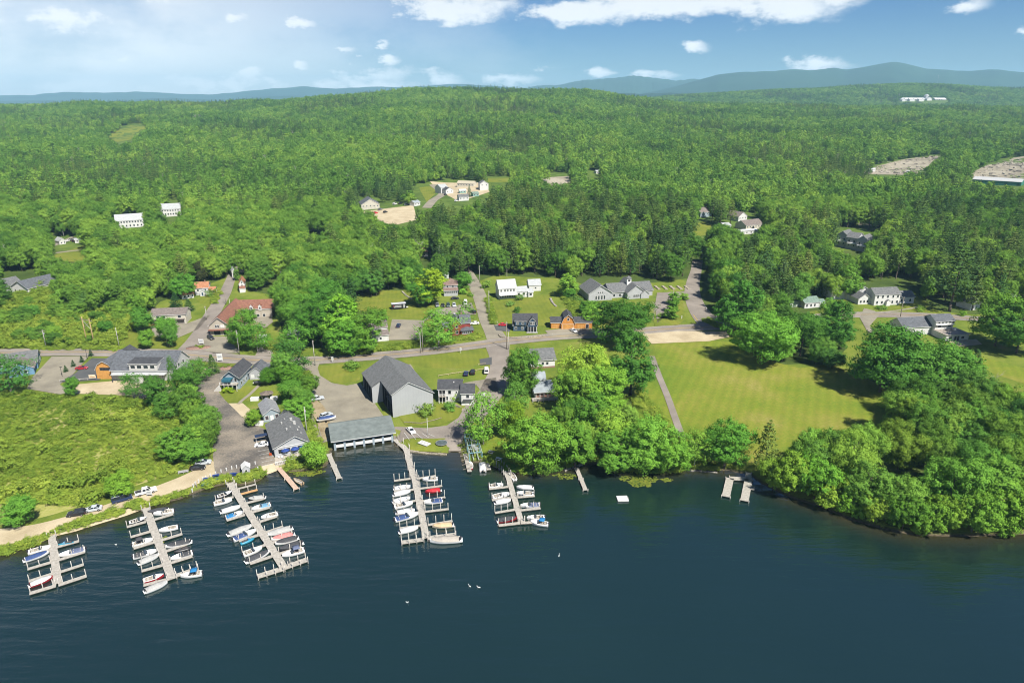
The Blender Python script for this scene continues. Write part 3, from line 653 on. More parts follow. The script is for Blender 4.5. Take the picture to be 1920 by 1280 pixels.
# ---------------------------------------------------------------- where trees stand
TREES=[]   # every single tree: dict
HAND=[ # x, y of the foot, y of the top, crown half-width px, kind, tint, words
(906,832,738,36,'airy0',(1.0,1.15,1.0),'grey-green tree by the lane south of the white twin house'),
(980,742,652,33,'broad0',(1.25,1.2,1),'round bright maple left of the grey-roofed lakeside house'),
(966,782,718,26,'airy0',(.9,1,1.15),'thin grey-green tree between the bright maple and the cottage lane'),
(962,822,748,22,'round0',(1.7,1.25,.6),'small yellow-green tree at the left edge of the big lakeside maple'),
(1000,884,774,54,'broad1',(1.3,1.3,1),'big bright lakeside maple spreading over the picnic lawn'),
(1078,880,782,36,'broad3',(1.35,1.3,1),'bright maple by the small white jetty'),
(1100,745,648,48,'broad5',(1.35,1.2,.9),'broad light-green maple right of the lakeside house'),
(1074,778,692,34,'broad2',(1.15,1.2,1),'full maple overhanging the grey cottage from the right'),
(1130,775,690,46,'broad0',(1.35,1.35,1),'bright maple in the middle of the lakeside clump'),
(1108,822,738,40,'broad4',(1.2,1.25,1),'leafy maple above the jetty lawn'),
(1182,740,617,46,'broad3',(.85,1.0,1),'tall dense dark maple at the top of the asphalt footpath'),
(1168,645,560,53,'broad5',(.36,.50,.52),'huge dark oak between the orange barn and the grey hall with cupola'),
(1112,608,568,22,'broad2',(1.05,1.2,1),'bright young maple at the left foot of the huge dark oak'),
(1150,850,770,34,'round0',(1.25,1.2,1),'leafy tree on the bank left of the asphalt footpath'),
(1152,888,806,38,'broad3',(1.1,1.2,1),'shore maple right of the small white jetty'),
(1208,884,782,44,'broad0',(.85,1.1,1),'tall shore maple above the lily pads'),
(1255,886,808,38,'broad4',(1.2,1.3,1),'bright bushy shore tree right of the lily pads'),
(1302,878,808,34,'airy0',(1.25,1.15,1),'light yellowish shore tree at the foot of the asphalt footpath'),
(1358,878,786,44,'broad1',(1.0,1.25,1),'wide star-leaved maple behind the H-shaped dock'),
(1432,888,786,28,'pine2',(1.4,1.15,1),'yellowish pine right of the H-shaped dock'),
(1376,628,520,38,'broad3',(.8,1.05,1),'tall forked maple at the corner of the wooded street'),
(1425,682,582,54,'broad1',(.95,1.2,1),'large spreading maple at the head of the field'),
(1500,668,585,38,'broad2',(.95,1.05,1),'blossoming pale maple beside the dark blue house'),
(1565,655,560,34,'broad3',(.8,1,1),'slim leaning tree in front of the white inn'),
(1560,690,655,26,'round0',(1.0,1.0,1.2),'grey-green rounded shrub tree at the edge of the field'),
(1650,735,612,60,'broad0',(.95,1.1,1),'large tree at the upper right corner of the field'),
(1745,735,640,60,'broad5',(.65,.85,.9),'dark crown in front of the white lakeside restaurant'),
(1852,755,690,30,'bare0',(1,1,1),'bare grey snag above the right-hand wood'),
(1824,700,654,20,'spruce0',(.6,.75,.9),'small dark spruce below the white lakeside restaurant'),
(1865,648,552,44,'broad0',(1.35,1.25,1),'round golden-green maple right of the restaurant'),
(1905,662,568,44,'broad4',(.9,1.0,1),'dense maple at the right edge of the picture beyond the restaurant'),
(1552,610,555,20,'broad3',(.8,1,1),'narrow dark tree in front of the green-roofed cottage lane'),
(642,655,548,36,'broad3',(1.35,1.5,.9),'tall brilliant green maple beside the main road'),
(604,648,556,36,'broad4',(1.15,1.35,.9),'green maple left of the tall brilliant maple by the main road'),
(574,622,552,34,'broad1',(1.0,1.15,1),'green maple behind the white-roofed shed'),
(612,600,524,34,'broad5',(1.0,1.2,1),'tall green maple behind the brilliant roadside maples'),
(690,660,585,40,'broad2',(1.25,1.2,.9),'sunlit maple overhanging the white barn'),
(650,665,600,36,'broad0',(1.1,1.35,1),'bright roadside tree with two pale trunks'),
(560,655,600,34,'airy0',(.9,1.1,1),'grey-green tree beside the white-roofed shed'),
(545,702,638,32,'airy0',(.95,1.05,1.1),'loose tree leaning over the road by the grey cottage'),
(548,720,680,26,'round0',(1.4,1.35,.8),'yellow-green tree beside the grey cottage'),
(505,722,690,16,'round0',(1.25,1.3,.8),'small light tree in the lawn of the porch house'),
(548,756,712,28,'broad2',(1.05,1.2,1),'leafy tree in the strip behind the marina cottage'),
(560,790,748,26,'broad0',(.9,1.1,1),'dark tree beside the grey restaurant roof'),
(476,800,766,14,'round0',(1.4,1.2,.8),'small ornamental tree by the marina kiosk'),
(594,878,828,24,'round0',(1.25,1.25,1),'round waterside tree left of the green boathouse'),
(822,648,580,38,'airy0',(.9,1.1,1),'leaning tree covering the left side of the red house'),
(805,572,500,32,'broad3',(2.0,1.45,.6),'golden-green maple left of the brown-roofed house'),
(785,575,530,22,'broad2',(.95,1.15,1),'darker tree at the foot of the golden-green maple'),
(868,548,508,18,'round0',(1,1.2,1),'round tree right of the brown-roofed house'),
(872,598,574,13,'bush3',(.6,.9,1),'dark clipped shrub by the parked cars'),
(1282,562,548,8,'column0',(1.2,1.2,1),'topmost narrow cedar beside the school drive'),
(1262,572,544,10,'column0',(1.35,1.3,1),'second narrow cedar beside the school drive'),
(1262,586,556,10,'column0',(1.35,1.3,1),'third narrow cedar beside the school drive'),
(1258,598,572,11,'column0',(1.4,1.3,1),'lowest narrow cedar beside the school drive'),
(1225,600,560,22,'bare0',(1,1,1),'sparse pale tree right of the huge dark oak'),
(270,622,576,19,'round0',(.9,1.1,1),'rounded tree left of the tan building'),
(276,654,617,14,'round0',(1.2,1.2,1),'small round tree alone on the corner lawn'),
(316,640,592,19,'round0',(1.0,1.2,1),'tree in front of the tan building'),
(325,652,608,12,'round0',(.8,.95,1),'thin tree at the corner lawn pole'),
(462,655,584,26,'broad2',(1.1,1.2,1),'tree covering the front of the red-roofed shop'),
(450,640,580,12,'spruce0',(.9,1,1),'dark spruce in front of the red-roofed shop'),
(484,660,605,26,'airy0',(1.1,1.25,1),'bushy roadside tree beside the pole'),
(348,560,512,20,'broad1',(.8,1.1,1),'dark maple left of the orange-roofed house'),
(380,532,487,11,'broad3',(.42,.20,.7),'narrow purple-leaved tree behind the orange-roofed house'),
(275,575,553,12,'round0',(.42,.22,.7),'small purple-leaved tree behind the tan building'),
(330,575,548,14,'spruce0',(.7,.9,1.1),'blue-green spruce beside the low orange roof'),
(355,582,560,13,'spruce0',(.6,.8,1),'dark spruce at the end of the tan building'),
(445,526,498,5,'column0',(1,1,1),'narrow column cedar between the white cottages'),
(178,402,0,0,None,None,None),
(310,700,640,0,None,None,None),
(400,700,664,16,'spruce0',(.9,1,1),'pointed conifer left of the porch house'),
(372,716,672,24,'airy0',(.85,1,1.05),'grey-green tree right of the barn-shaped market'),
(350,742,690,26,'broad2',(.95,1.05,1),'full tree at the bend of the marina lane'),
(330,748,668,9,'airy0',(1.1,1.15,1),'slim tree in front of the grey market gable'),
(250,745,700,22,'airy0',(.9,1.05,1),'loose tree in front of the market dormer'),
(137,745,706,13,'round0',(1.1,1.2,1),'small tree at the lower edge of the old parking lot'),
(20,735,668,38,'airy0',(.75,.95,1.1),'willowy grey-green tree in front of the blue building'),
(300,770,705,24,'broad0',(.9,1,1),'tree beyond the market yard'),
(385,800,760,18,'round0',(1,1.1,1),'leafy tree at the car park bend'),
(340,862,800,34,'broad4',(1.05,1.1,1),'large tree by the pale stump at the car park edge'),
(370,868,826,26,'round0',(1.0,1.1,1),'tree hanging over the parked cars by the dirt track'),
(316,785,735,24,'airy0',(.9,1,1),'feathery tree above the marsh edge'),
(40,985,930,30,'round0',(.9,1.1,1),'bushy tree beside the dirt track near the first dock'),
(230,935,885,24,'round0',(1.3,1.25,.9),'bright tree behind the navy van'),
(64,690,0,0,None,None,None),
(173,540,0,0,None,None,None),
(200,440,412,24,'airy0',(1.7,1.3,.7),'pale weeping willow before the long white apartment house'),
(215,566,524,28,'broad1',(1.15,1.05,2.0),'silvery willow at the upper edge of the brushy meadow'),
(256,562,522,26,'broad0',(1.05,1.0,1.9),'right-hand silvery willow behind the purple tree'),
(180,580,542,22,'broad4',(1.1,1.0,1.8),'small silvery willow inside the brushy meadow'),
(120,575,540,20,'round0',(1.0,1.05,1.1),'rounded tree in the left part of the brushy meadow'),
(60,600,570,16,'round0',(.8,1.0,1),'dark tree at the left end of the brushy meadow'),
(200,625,600,13,'round0',(.9,1.1,1),'bushy tree right of the twin-pole frame'),
(60,640,612,9,'round0',(.9,1,1),'round tree above the road left of the twin poles'),
(105,640,608,13,'round0',(1.2,1.15,1),'light tree above the road by the service pole'),
(140,700,0,0,None,None,None),
(905,560,0,0,None,None,None),
(1064,556,510,20,'broad3',(1.2,1.2,1),'bright tree left of the grey hall with cupola'),
(1068,560,540,12,'round0',(1,1.2,1),'rounded tree at the edge of the mown bank'),
(1096,590,563,12,'round0',(1.1,1.2,1),'small tree below the grey hall'),
(1460,560,480,22,'pine2',(.9,.8,1.2),'grey-tinged spruce behind the cottages'),
(1430,548,470,24,'pine1',(.6,.75,1),'dark tall pine left of the cottages'),
(1530,552,508,13,'spruce0',(1.1,1.2,1),'pointed bright conifer behind the green-roofed cottage'),
(1548,556,516,12,'spruce0',(1.1,1.2,1),'second pointed conifer behind the green-roofed cottage'),
(1780,584,455,42,'pine1',(1.1,1,1.05),'very broad white pine right of the white inn'),
(1822,582,510,20,'pine0',(1.1,1,1.05),'slimmer pine beside the very broad white pine'),
(1590,560,492,22,'broad3',(.9,1,1),'tall tree behind the white inn'),
]
for (x,y,yt,rp,k,ti,wd) in HAND:
    if k is None: continue
    p=P(x,y); H=topH(p,yt); TREES.append(dict(x=p.x,y=p.y,z=p.z,H=H,R=rp*mpp(p),k=k,t=ti,w=wd,hand=1))
KC=[(1400,690,1655,785),(986,644,1044,700),(996,698,1044,754), # parts of the view that trees must leave free (buildings, roads, yards), photograph pixels
(0,560,135,640),(0,645,330,668),(80,668,345,720),(278,566,362,632),(150,590,185,662),(226,590,300,655),(327,545,366,566),(362,524,398,556),(386,556,440,640),(425,515,446,560),(443,496,462,546),(386,590,440,632),(420,553,500,606),
(432,496,446,520),(517,498,534,512),(485,628,512,645),(534,612,562,642),(556,660,1400,700),(664,555,790,600),(694,584,800,642),(828,516,862,558),(806,566,895,600),(845,578,892,634),(872,512,925,640),(926,516,1034,562),
(922,560,1040,612),(955,580,1012,628),(1024,580,1115,618),(1084,518,1222,566),(1085,560,1104,600),(1222,546,1295,612),(1284,508,1338,612),(1300,480,1322,520),(1205,608,1370,640),(1225,640,1380,800),(1500,550,1550,582),(1588,524,1716,580),
(1600,578,1760,600),(1712,588,1818,642),(1816,560,1842,588),(1490,586,1555,606),(1528,603,1546,632),(0,506,88,556),(216,402,272,428),(300,381,342,410),(84,414,102,428),(96,440,168,490),(672,370,718,392),(700,376,778,418),(784,336,920,382),
(775,348,818,385),(1010,322,1078,342),(1095,320,1130,332),(1310,388,1336,412),(1300,414,1330,440),(1356,398,1382,416),(1382,400,1432,436),(1556,426,1640,470),(1610,408,1662,424),(1684,183,1780,193),
(912,330,960,342),(500,495,515,505),(0,690,60,735),(1776,630,1850,660),(1230,526,1300,545),(568,418,606,434),(780,466,806,482),(1886,556,1912,580)]
front=[(-900,610),(-200,600),(100,598),(230,590),(262,602),(300,566),(345,550),(420,522),(446,500),(466,545),(505,552),(520,596),(540,640),(556,652),(700,652),(706,590),(716,548),(790,540),(884,532),(926,517),(1060,522),(1090,532),(1230,530),(1288,522),(1310,560),(1328,598),(1375,622),(1440,640),(1496,640),(1530,585),(1590,548),(1720,556),(1770,585),(1830,590),(1920,570),(2200,580),(2900,600)]
fx=np.array([a for a,_ in front],float); fy=np.array([b for _,b in front],float)
WOODS=[[(1475,926),(1478,866),(1560,840),(1640,800),(1700,752),(1760,735),(1830,745),(1920,780),(2100,800),(2100,985),(1920,992),(1800,998),(1710,994),(1650,982),(1590,962),(1540,942)],
       [(1610,730),(1600,690),(1650,668),(1720,655),(1780,665),(1815,700),(1830,745),(1760,735),(1700,750)],
       [(1120,860),(1140,800),(1130,760),(1190,745),(1200,800),(1215,850),(1200,876),(1140,876)],
       [(1040,800),(1066,760),(1080,720),(1100,670),(1130,660),(1160,700),(1150,760),(1110,820),(1100,868),(1050,872),(1010,860)],
       [(280,745),(345,735),(392,790),(398,850),(370,866),(340,800)],
       [(1395,650),(1400,620),(1500,600),(1560,625),(1590,650),(1560,684),(1500,682),(1440,686)],
       [(560,690),(578,690),(582,750),(575,790),(556,770),(528,730),(530,700)]]
KCP=[[(1616,324),(1640,310),(1700,297),(1760,289),(1775,292),(1742,310),(1702,322),(1660,328)],[(1812,332),(1846,308),(1896,294),(2040,286),(2060,352),(1912,350),(1840,338)],[(200,258),(214,248),(228,236),(250,231),(268,233),(280,240),(262,246),(250,262),(226,268)],[(60,250),(74,246),(78,252),(64,256)]]
def rnd(n): return rng.random(n)
def cand(Y0,Y1,sp,ue):
    xs=np.arange(-ue*Y1,ue*Y1,sp); ys=np.arange(Y0,Y1,sp); A,B=np.meshgrid(xs,ys); A=A.ravel(); B=B.ravel()
    k=abs(A)<ue*(B+40); A=A[k]; B=B[k]; return A+(rnd(len(A))-.5)*sp*.9, B+(rnd(len(B))-.5)*sp*.9
def allowed(X,Y,H,Rr,m=1.0):
    Z=T(X,Y); ok=np.ones(len(X),bool)
    tests=[(0,.05),(0,.55),(0,.98),(-.6,.6),(.6,.6),(-.4,.85),(.4,.85)]
    for dx,fz in tests:
        x,y=proj(X+dx*Rr,Y,Z+H*fz)
        for q in KCP: ok&=~pip(x,y,np.array(q,float))
        for (a,b,c,d) in KC: ok&=~((x>a)&(x<c)&(y>b)&(y<d)&((b>470)|(c-a<62)|(((x-(a+c)/2)/(c-a)*2)**2+((y-(b+d)/2)/(d-b)*2)**2<1.0)))
    return ok,Z
def inpoly(X,Y,polys):
    r=np.zeros(len(X),bool)
    for q in polys: r|=pip(X,Y,np.array([tuple(P(a,b)[:2]) for a,b in q]))
    return r
def pinechance(X,Y):
    s=np.sin(X*.013+2)+np.sin(Y*.011+X*.006+1)+.6*np.sin(X*.031-Y*.027)
    p=np.clip(.30+.28*s,.04,.85); x,y=proj(X,Y,T(X,Y))
    p=np.where((x>1090)&(x<1310)&(y>470)&(y<545),.8,p); p=np.where((x>1380)&(y>430)&(y<600),np.maximum(p,.5),p)
    p=np.where((x<700)&(y>430),p*.35,p); p=np.where((x>1320)&(x<1380)&(y>480),.05,p); return p
# nearer woods, up to ~620 m
X,Y=cand(120,640,7.6,.95); Zt=T(X,Y); px,py=proj(X,Y,Zt)
ok=(py<np.interp(px,fx,fy))|inpoly(X,Y,WOODS); ok&=shore_d(X,Y)>1.2
c_=cr([P(x,y) for x,y in [(1446,916),(1480,929),(1540,946),(1590,967),(1650,986),(1710,997),(1800,1000),(1870,998),(1960,992)]],3)
acc_=0
for a_,b_ in zip(c_[:-1],c_[1:]):
    L_=(b_-a_).length; t_=acc_
    while t_<L_:
        q=a_.lerp(b_,t_/L_); o_=.4+1.6*rng.random(); dd=(b_-a_).normalized(); q=Vector((q.x-dd.y*o_,q.y+dd.x*o_,0)); k_=['broad4','low0','low1','low0','low1','low0'][rng.integers(6)]; H_=7.5+6.5*rng.random(); R_=H_*.40
        TREES.append(dict(x=q.x,y=q.y,z=Th(q.x,q.y),H=H_,R=R_,k=k_,t=(1.05+.45*rng.random(),1.1+.25*rng.random(),.9),w=None,hand=0)); t_+=5.0+2.6*rng.random()
    acc_=t_-L_
hx=np.array([t['x'] for t in TREES]); hy=np.array([t['y'] for t in TREES]); hr=np.array([t['R'] for t in TREES])
for a,b,c in zip(hx,hy,hr): ok&=np.hypot(X-a,Y-b)>c*.8
X,Y=X[ok],Y[ok]; H=13+rnd(len(X))*5.5+np.clip((Y-350)/80,0,2.5); isp=rnd(len(X))<pinechance(X,Y); isp&=Y>330
wq=inpoly(X,Y,WOODS[:2]); kp=~(wq&(rnd(len(X))<.36)); X,Y,H,isp=X[kp],Y[kp],H[kp],isp[kp]
wp=inpoly(X,Y,WOODS[:1]); isp&=~wp; H=np.where(isp,H*1.28,H); H=np.where(inpoly(X,Y,WOODS[2:]),H*.72,H); H=np.where(wp,H*1.0,H)
Rr=np.where(isp,5.2,5.2)*H/np.where(isp,20,15)*np.where(wp,1.12,1)
ok,Z=allowed(X,Y,H,Rr); X,Y,H,isp,Rr,Z=[q[ok] for q in (X,Y,H,isp,Rr,Z)]
vis=(abs(proj(X,Y,Z+H*.6)[0]-960)<1000)
order=np.argsort(np.hypot(X,Y)*1.0-H*2+np.where(vis,0,5000))
nb=npn=0; MAXB=300-sum(1 for t in TREES); MAXP=110; rest=[]
for i in order:
    v_=.78+.50*rng.random(); tl=(v_*(.85+.35*rng.random()),v_,v_*(.85+.3*rng.random()))
    if isp[i] and npn<MAXP and vis[i]: npn+=1; TREES.append(dict(x=X[i],y=Y[i],z=Z[i],H=H[i],R=Rr[i],k='pine%d'%rng.integers(4),t=tl,w=None,hand=0))
    elif not isp[i] and nb<MAXB and vis[i]: nb+=1; TREES.append(dict(x=X[i],y=Y[i],z=Z[i],H=H[i],R=Rr[i],k='broad%d'%rng.integers(6),t=tl,w=None,hand=0))
    else: rest.append(i)
rest=np.array(rest)
near=proto_col('near_tree',[PROTO['broad%d'%i] for i in range(6)]+[PROTO['pine%d'%i] for i in range(4)]+[(None,PROTO['bare0'][1],0,0)])
n=len(rest); ip_=isp[rest]
scatter('woodland',near,X[rest],Y[rest],Z[rest],np.where(rnd(n)<.02,10,np.where(ip_,6+rng.integers(0,4,n),rng.integers(0,6,n))),Rr[rest]/np.where(ip_,4.4,5.5),rnd(n)*6.28,H[rest]/np.where(ip_,20.5,13.6))
# woods farther off
far=proto_col('far_tree',[LOW['b%d'%i] for i in range(6)]+[LOW['p%d'%i] for i in range(4)]+[trunk_mesh('far_snag',777,15,4.5,.34,MAT['dead_wood'],10,True)])
PX=[];PY=[];PS=[]
for a,b,sp in ((640,1000,8.4),(1000,1600,9.6),(1600,2420,11.0),(2420,2560,12),(3050,4300,13.5)):
    x,y=cand(a,b,sp,.84); 
    if a>3000: k=(x/y>.08); x,y=x[k],y[k]
    PX.append(x);PY.append(y);PS.append(np.full(len(x),sp))
X=np.concatenate(PX);Y=np.concatenate(PY);S=np.concatenate(PS)
isp=rnd(len(X))<pinechance(X,Y); H=(10.5+rnd(len(X))**1.3*9.5)*np.where(isp,1.2,1); Rr=S*.62*(.62+.72*rnd(len(X)))*np.where(isp,.72,1)
ok,Z=allowed(X,Y,H,Rr*.6); X,Y,H,isp,Rr,Z=[q[ok] for q in (X,Y,H,isp,Rr,Z)]
n=len(X); scatter('forest',far,X,Y,Z-.5,np.where(rnd(n)<.018,10,np.where(isp,6+rng.integers(0,4,n),rng.integers(0,6,n))),Rr/np.where(isp,4.2,5.5),rnd(n)*6.28,H/np.where(isp,18.5,14))
print('forest',n,'woodland',len(rest),'single',len(TREES))
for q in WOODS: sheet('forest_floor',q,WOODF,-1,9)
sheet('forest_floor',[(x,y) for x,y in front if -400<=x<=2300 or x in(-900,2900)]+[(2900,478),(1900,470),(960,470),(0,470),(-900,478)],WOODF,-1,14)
# brush on the marsh, along the shore and beside the roads
bush=proto_col('bush',[PROTO['bush%d'%i][0] for i in range(4)])
def brush(name,polys,sp,s0,s1,ue=.95,Y0=170,Y1=470,gap=0,low=.85):
    X,Y=cand(Y0,Y1,sp,ue); k=inpoly(X,Y,polys); X,Y=X[k],Y[k]; sc_=s0+(s1-s0)*rnd(len(X))**1.6
    sc_*=.7+.6*np.clip(.5+.5*np.sin(X*.09+1)*np.cos(Y*.11),0,1); Z=T(X,Y)
    nn_=np.sin(X*.21+np.sin(Y*.13)*2)+np.sin(Y*.26+X*.08+1)+np.sin(X*.063-Y*.05)*1.2+rng.normal(size=len(X))*.9
    k=(shore_d(X,Y)>.2)&(nn_>-3.2+gap*6); X,Y,Z,sc_=X[k],Y[k],Z[k],sc_[k]; n=len(X)
    return scatter(name,bush,X,Y,Z-.1,rng.integers(0,4,n),sc_,rnd(n)*6.28,sc_*low)
MARSH=[(-700,1010),(-600,760),(-100,735),(60,738),(150,750),(250,752),(330,756),(372,790),(388,830),(388,855),(374,868),(334,882),(292,898),(232,918),(176,940),(108,962),(55,976),(0,984),(-200,992)]
MEADOW=[(-700,640),(-500,590),(0,560),(70,540),(160,545),(240,560),(250,600),(226,645),(160,652),(60,652),(0,654),(-300,655)]
sheet('marsh_grass',MARSH[2:-1],gmat('marsh_grass',[(.14,.17,.03),(.23,.25,.055),(.30,.29,.10),(.33,.28,.15)],.06,1.2),0,10)
brush('marsh_shrubs',[MARSH],1.45,.24,1.0,1.1,170,330,gap=.06,low=.7)
brush('marsh_bushes',[MARSH],8.0,.8,1.7,1.1,170,330)
brush('meadow_shrubs',[MEADOW],2.4,.7,1.8,1.2,290,480)
X,Y=cand(300,470,6.2,1.1); k=inpoly(X,Y,[MEADOW])&(rnd(len(X))<.30); X,Y=X[k],Y[k]; n=len(X); H=4.5+rnd(n)**1.5*6; ok,Z=allowed(X,Y,H,H*.3); x_,y_=proj(X,Y,Z+H*.5); ok=~((x_<100)&(y_<562))&~((x_>262)&(y_>560)); X,Y,H=X[ok],Y[ok],H[ok]; n=len(X)
scatter('thicket',near,X,Y,T(X,Y)-.3,rng.integers(0,6,n),H*.42/5.5,rnd(n)*6.28,H/13.6)
def strip(px,wd,ext=0): 
    c=[P(x,y) for x,y in px]; l=offset(c,wd/2); r=offset(c,-wd/2); return np.array([tuple(p[:2]) for p in l+r[::-1]])
def brush_strip(name,lines,sp,s0,s1,low=.75):
    PXs=[];PYs=[]
    for px,wd in lines:
        A=strip(px,wd); xs=np.arange(A[:,0].min(),A[:,0].max(),sp); ys=np.arange(A[:,1].min(),A[:,1].max(),sp)
        a,b=np.meshgrid(xs,ys); a=a.ravel()+(rnd(a.size)-.5)*sp; b=b.ravel()+(rnd(b.size)-.5)*sp; k=pip(a,b,A); PXs.append(a[k]); PYs.append(b[k])
    X=np.concatenate(PXs); Y=np.concatenate(PYs); k=shore_d(X,Y)>-.6; X,Y=X[k],Y[k]; n=len(X); s=s0+(s1-s0)*rnd(n)
    return scatter(name,bush,X,Y,np.maximum(T(X,Y),0)-.15,rng.integers(0,4,n),s,rnd(n)*6.28,s*low)
brush_strip('shore_plants',[([(-100,1054),(0,1034),(45,1024),(92,1006)],2.4),([(102,998),(140,985),(190,968),(232,957)],2.2),([(240,952),(270,940)],3.2),([(282,945),(330,928),(352,923)],1.8),([(385,909),(405,903),(428,898)],2.2),
   ([(440,902),(470,895),(492,887)],3),([(535,872),(560,868),(585,864),(600,868)],5),([(906,862),(936,872),(958,882)],1.2),([(966,876),(985,880)],3),([(1056,874),(1075,868)],2.5),([(1140,872),(1170,876)],4),([(1190,878),(1280,878)],4),
   ([(1300,876),(1345,880)],2.5),([(1412,898),(1450,915),(1480,925),(1540,942),(1590,964),(1650,984),(1710,996),(1800,1000),(1880,998),(1960,990)],.01)],.95,.35,.8)
brush_strip('roadside_plants',[([(690,656),(740,652),(800,645),(850,642)],6),([(850,636),(880,634),(902,628)],5),([(590,664),(640,662),(690,660)],6),([(500,650),(530,655)],4),([(575,700),(568,740),(572,790),(590,840)],4),
   ([(915,560),(920,585),(926,610)],2.5),([(440,640),(470,655)],5),([(60,655),(160,653),(232,655)],3),([(1322,600),(1345,612),(1375,618)],4),([(1192,745),(1215,770),(1240,790)],6),([(1060,545),(1078,570),(1090,598)],9),([(412,548),(400,570)],2.5)],1.3,.4,.9)
BUSHL=[]
for i in range(3): BUSHL.append(broad('undergrowth_leaves',450+i,2.6,1.9,-.12,34,22,.17,LEAF,6,.62,clr=.26))
bush=proto_col('undergrowth',BUSHL+BUSHL[:1])
brush_strip('shore_undergrowth',[([(1142,873),(1200,880),(1290,878)],2.5),([(945,884),(985,884),(1050,880)],2)],1.15,.4,.95,.8)
# the single trees: an Empty with trunk and crown
LM=[(700,560,'the grassy bank with the black trailer'),(620,600,'the brilliant roadside maple'),(540,540,'the village street'),(470,530,'the red-roofed shop'),(360,520,'the orange-roofed house'),(300,560,'the tan building'),(200,560,'the brushy meadow'),(60,540,'the long grey-roofed building'),
 (850,520,'the brown-roofed house'),(900,500,'the middle street'),(970,500,'the white colonial house'),(1060,520,'the mown bank'),(1160,510,'the grey hall with cupola'),(1260,500,'the rock wall of the school drive'),(1350,560,'the wooded street'),(1400,500,'the wooded street bend'),(1450,620,'the head of the field'),
 (1530,540,'the green-roofed cottage'),(1650,520,'the white inn'),(1780,540,'the very broad white pine'),(1880,540,'the small white barn'),(1650,720,'the field corner'),(1750,700,'the lakeside restaurant'),(1840,760,'the right-hand wood'),(1500,900,'the H-shaped dock'),(1600,900,'the dark shore bend'),(1700,950,'the wooded point'),
 (1850,950,'the tip of the wooded point'),(1850,850,'the middle of the right-hand wood'),(1700,850,'the lower edge of the field'),(1000,780,'the grey cottage'),(1120,820,'the lakeside clump'),(350,820,'the car park bend'),(560,740,'the marina cottage'),(1180,830,'the asphalt footpath')]
ORD=['','second','third','fourth','fifth','sixth','seventh','eighth','ninth','tenth','eleventh','twelfth','thirteenth','fourteenth','fifteenth','sixteenth','seventeenth','eighteenth','nineteenth','twentieth']
def ordn(i,n):
    if i==0: return 'first from the left'
    if i==n-1: return 'last on the right'
    if i<20: return ORD[i]+' from the left'
    j=n-1-i
    return (ORD[j] if j<20 else '%dth'%(j+1))+' from the right'
bucket={}
for t in TREES:
    t['px'],t['py']=proj(t['x'],t['y'],t['z']+t['H']*.5)
    if t['w'] is None:
        d=[((t['px']-a)**2+((t['py']-b)*1.6)**2,c,b) for a,b,c in LM]; _,c,b=min(d); rel='behind' if t['py']<b-8 else 'beside'
        pn=t['k'].startswith('pine'); tone='tall' if t['H']>(22.5 if pn else 17) else 'low'
        key='%s %s tree %s %s'%(tone,'green pine' if pn else 'leafy green',rel,c); bucket.setdefault(key,[]).append(t)
for key,l in bucket.items():
    l.sort(key=lambda t:t['px'])
    for i,t in enumerate(l): t['w']=key if len(l)==1 else key+', '+ordn(i,len(l))
def plant(t,label):
    k=t['k']; cr_,tr,H,Rr=PROTO[k]; pn=k[:4]in('pine','spru')
    nm='bush' if tr is None else 'pine_tree' if k[:4]=='pine' else 'spruce_tree' if pn else 'bare_tree' if k=='bare0' else 'broadleaf_tree'
    e=empty(nm,label,'shrub' if tr is None else 'pine tree' if pn else 'tree',(t['x'],t['y'],t['z']-.1),rng.random()*6.28,'trees of the village and shore' if nm!='pine_tree' else 'pines of the village edge')
    s=t['R']/Rr if t['R'] else t['H']/H; e.scale=(s,s,t['H']/H)
    if tr: link('trunk' if cr_ else 'branches',tr,e)
    if cr_:
        c=link('crown',cr_,e); c.color=tuple(q**.75*f_ for q,f_ in zip(t['t'],(.93,.99,.98)))+(1,)
for t in TREES: plant(t,t['w'])
# ================================================================ BUILDINGS
WHITE=mat('white_siding',(.72,.72,.70),.7,.05,.6,stripe=(2,.35,.25)); WTRIM=mat('white_trim',(.78,.78,.76),.6,.04)
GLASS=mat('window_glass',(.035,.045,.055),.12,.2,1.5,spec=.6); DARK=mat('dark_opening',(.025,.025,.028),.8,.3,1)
RG=lambda n,c: mat(n,c,.9,.14,1.1,bump=.15,stripe=(1,.9,.10))
RGREY=RG('shingle_grey',(.17,.175,.175)); RDARK=RG('shingle_dark',(.075,.078,.085)); RBLUE=RG('shingle_slate',(.13,.14,.155)); RBROWN=RG('shingle_brown',(.24,.165,.135)); RRED=RG('shingle_redbrown',(.27,.125,.085))
RORNG=RG('shingle_orange',(.46,.21,.11)); RTAN=RG('shingle_tan',(.22,.185,.165)); RMETAL=mat('metal_roof_pale',(.47,.49,.49),.45,.06,.8,stripe=(0,.6,.3)); RGREEN=RG('shingle_green',(.19,.27,.22)); RLGREEN=mat('roof_grey_green',(.185,.215,.205),.9,.1,.5)
LGREY=mat('grey_siding',(.46,.47,.485),.75,.05,.6,stripe=(2,.3,.25)); TANS=mat('tan_siding',(.50,.45,.37),.8,.06,.6,stripe=(2,.3,.2)); BLUEG=mat('bluegrey_siding',(.33,.40,.45),.8,.06,.6,stripe=(2,.3,.25))
NAVY=mat('navy_siding',(.045,.085,.14),.75,.08,.6,stripe=(2,.3,.3)); BLUE=mat('blue_siding',(.16,.31,.46),.8,.08,.6,stripe=(0,.5,.2)); ORNG=mat('orange_boards',(.66,.33,.09),.75,.10,1.2,stripe=(0,.6,.25)); ORNG2=mat('cedar_boards',(.62,.27,.06),.7,.12,1.2,stripe=(2,.3,.3))
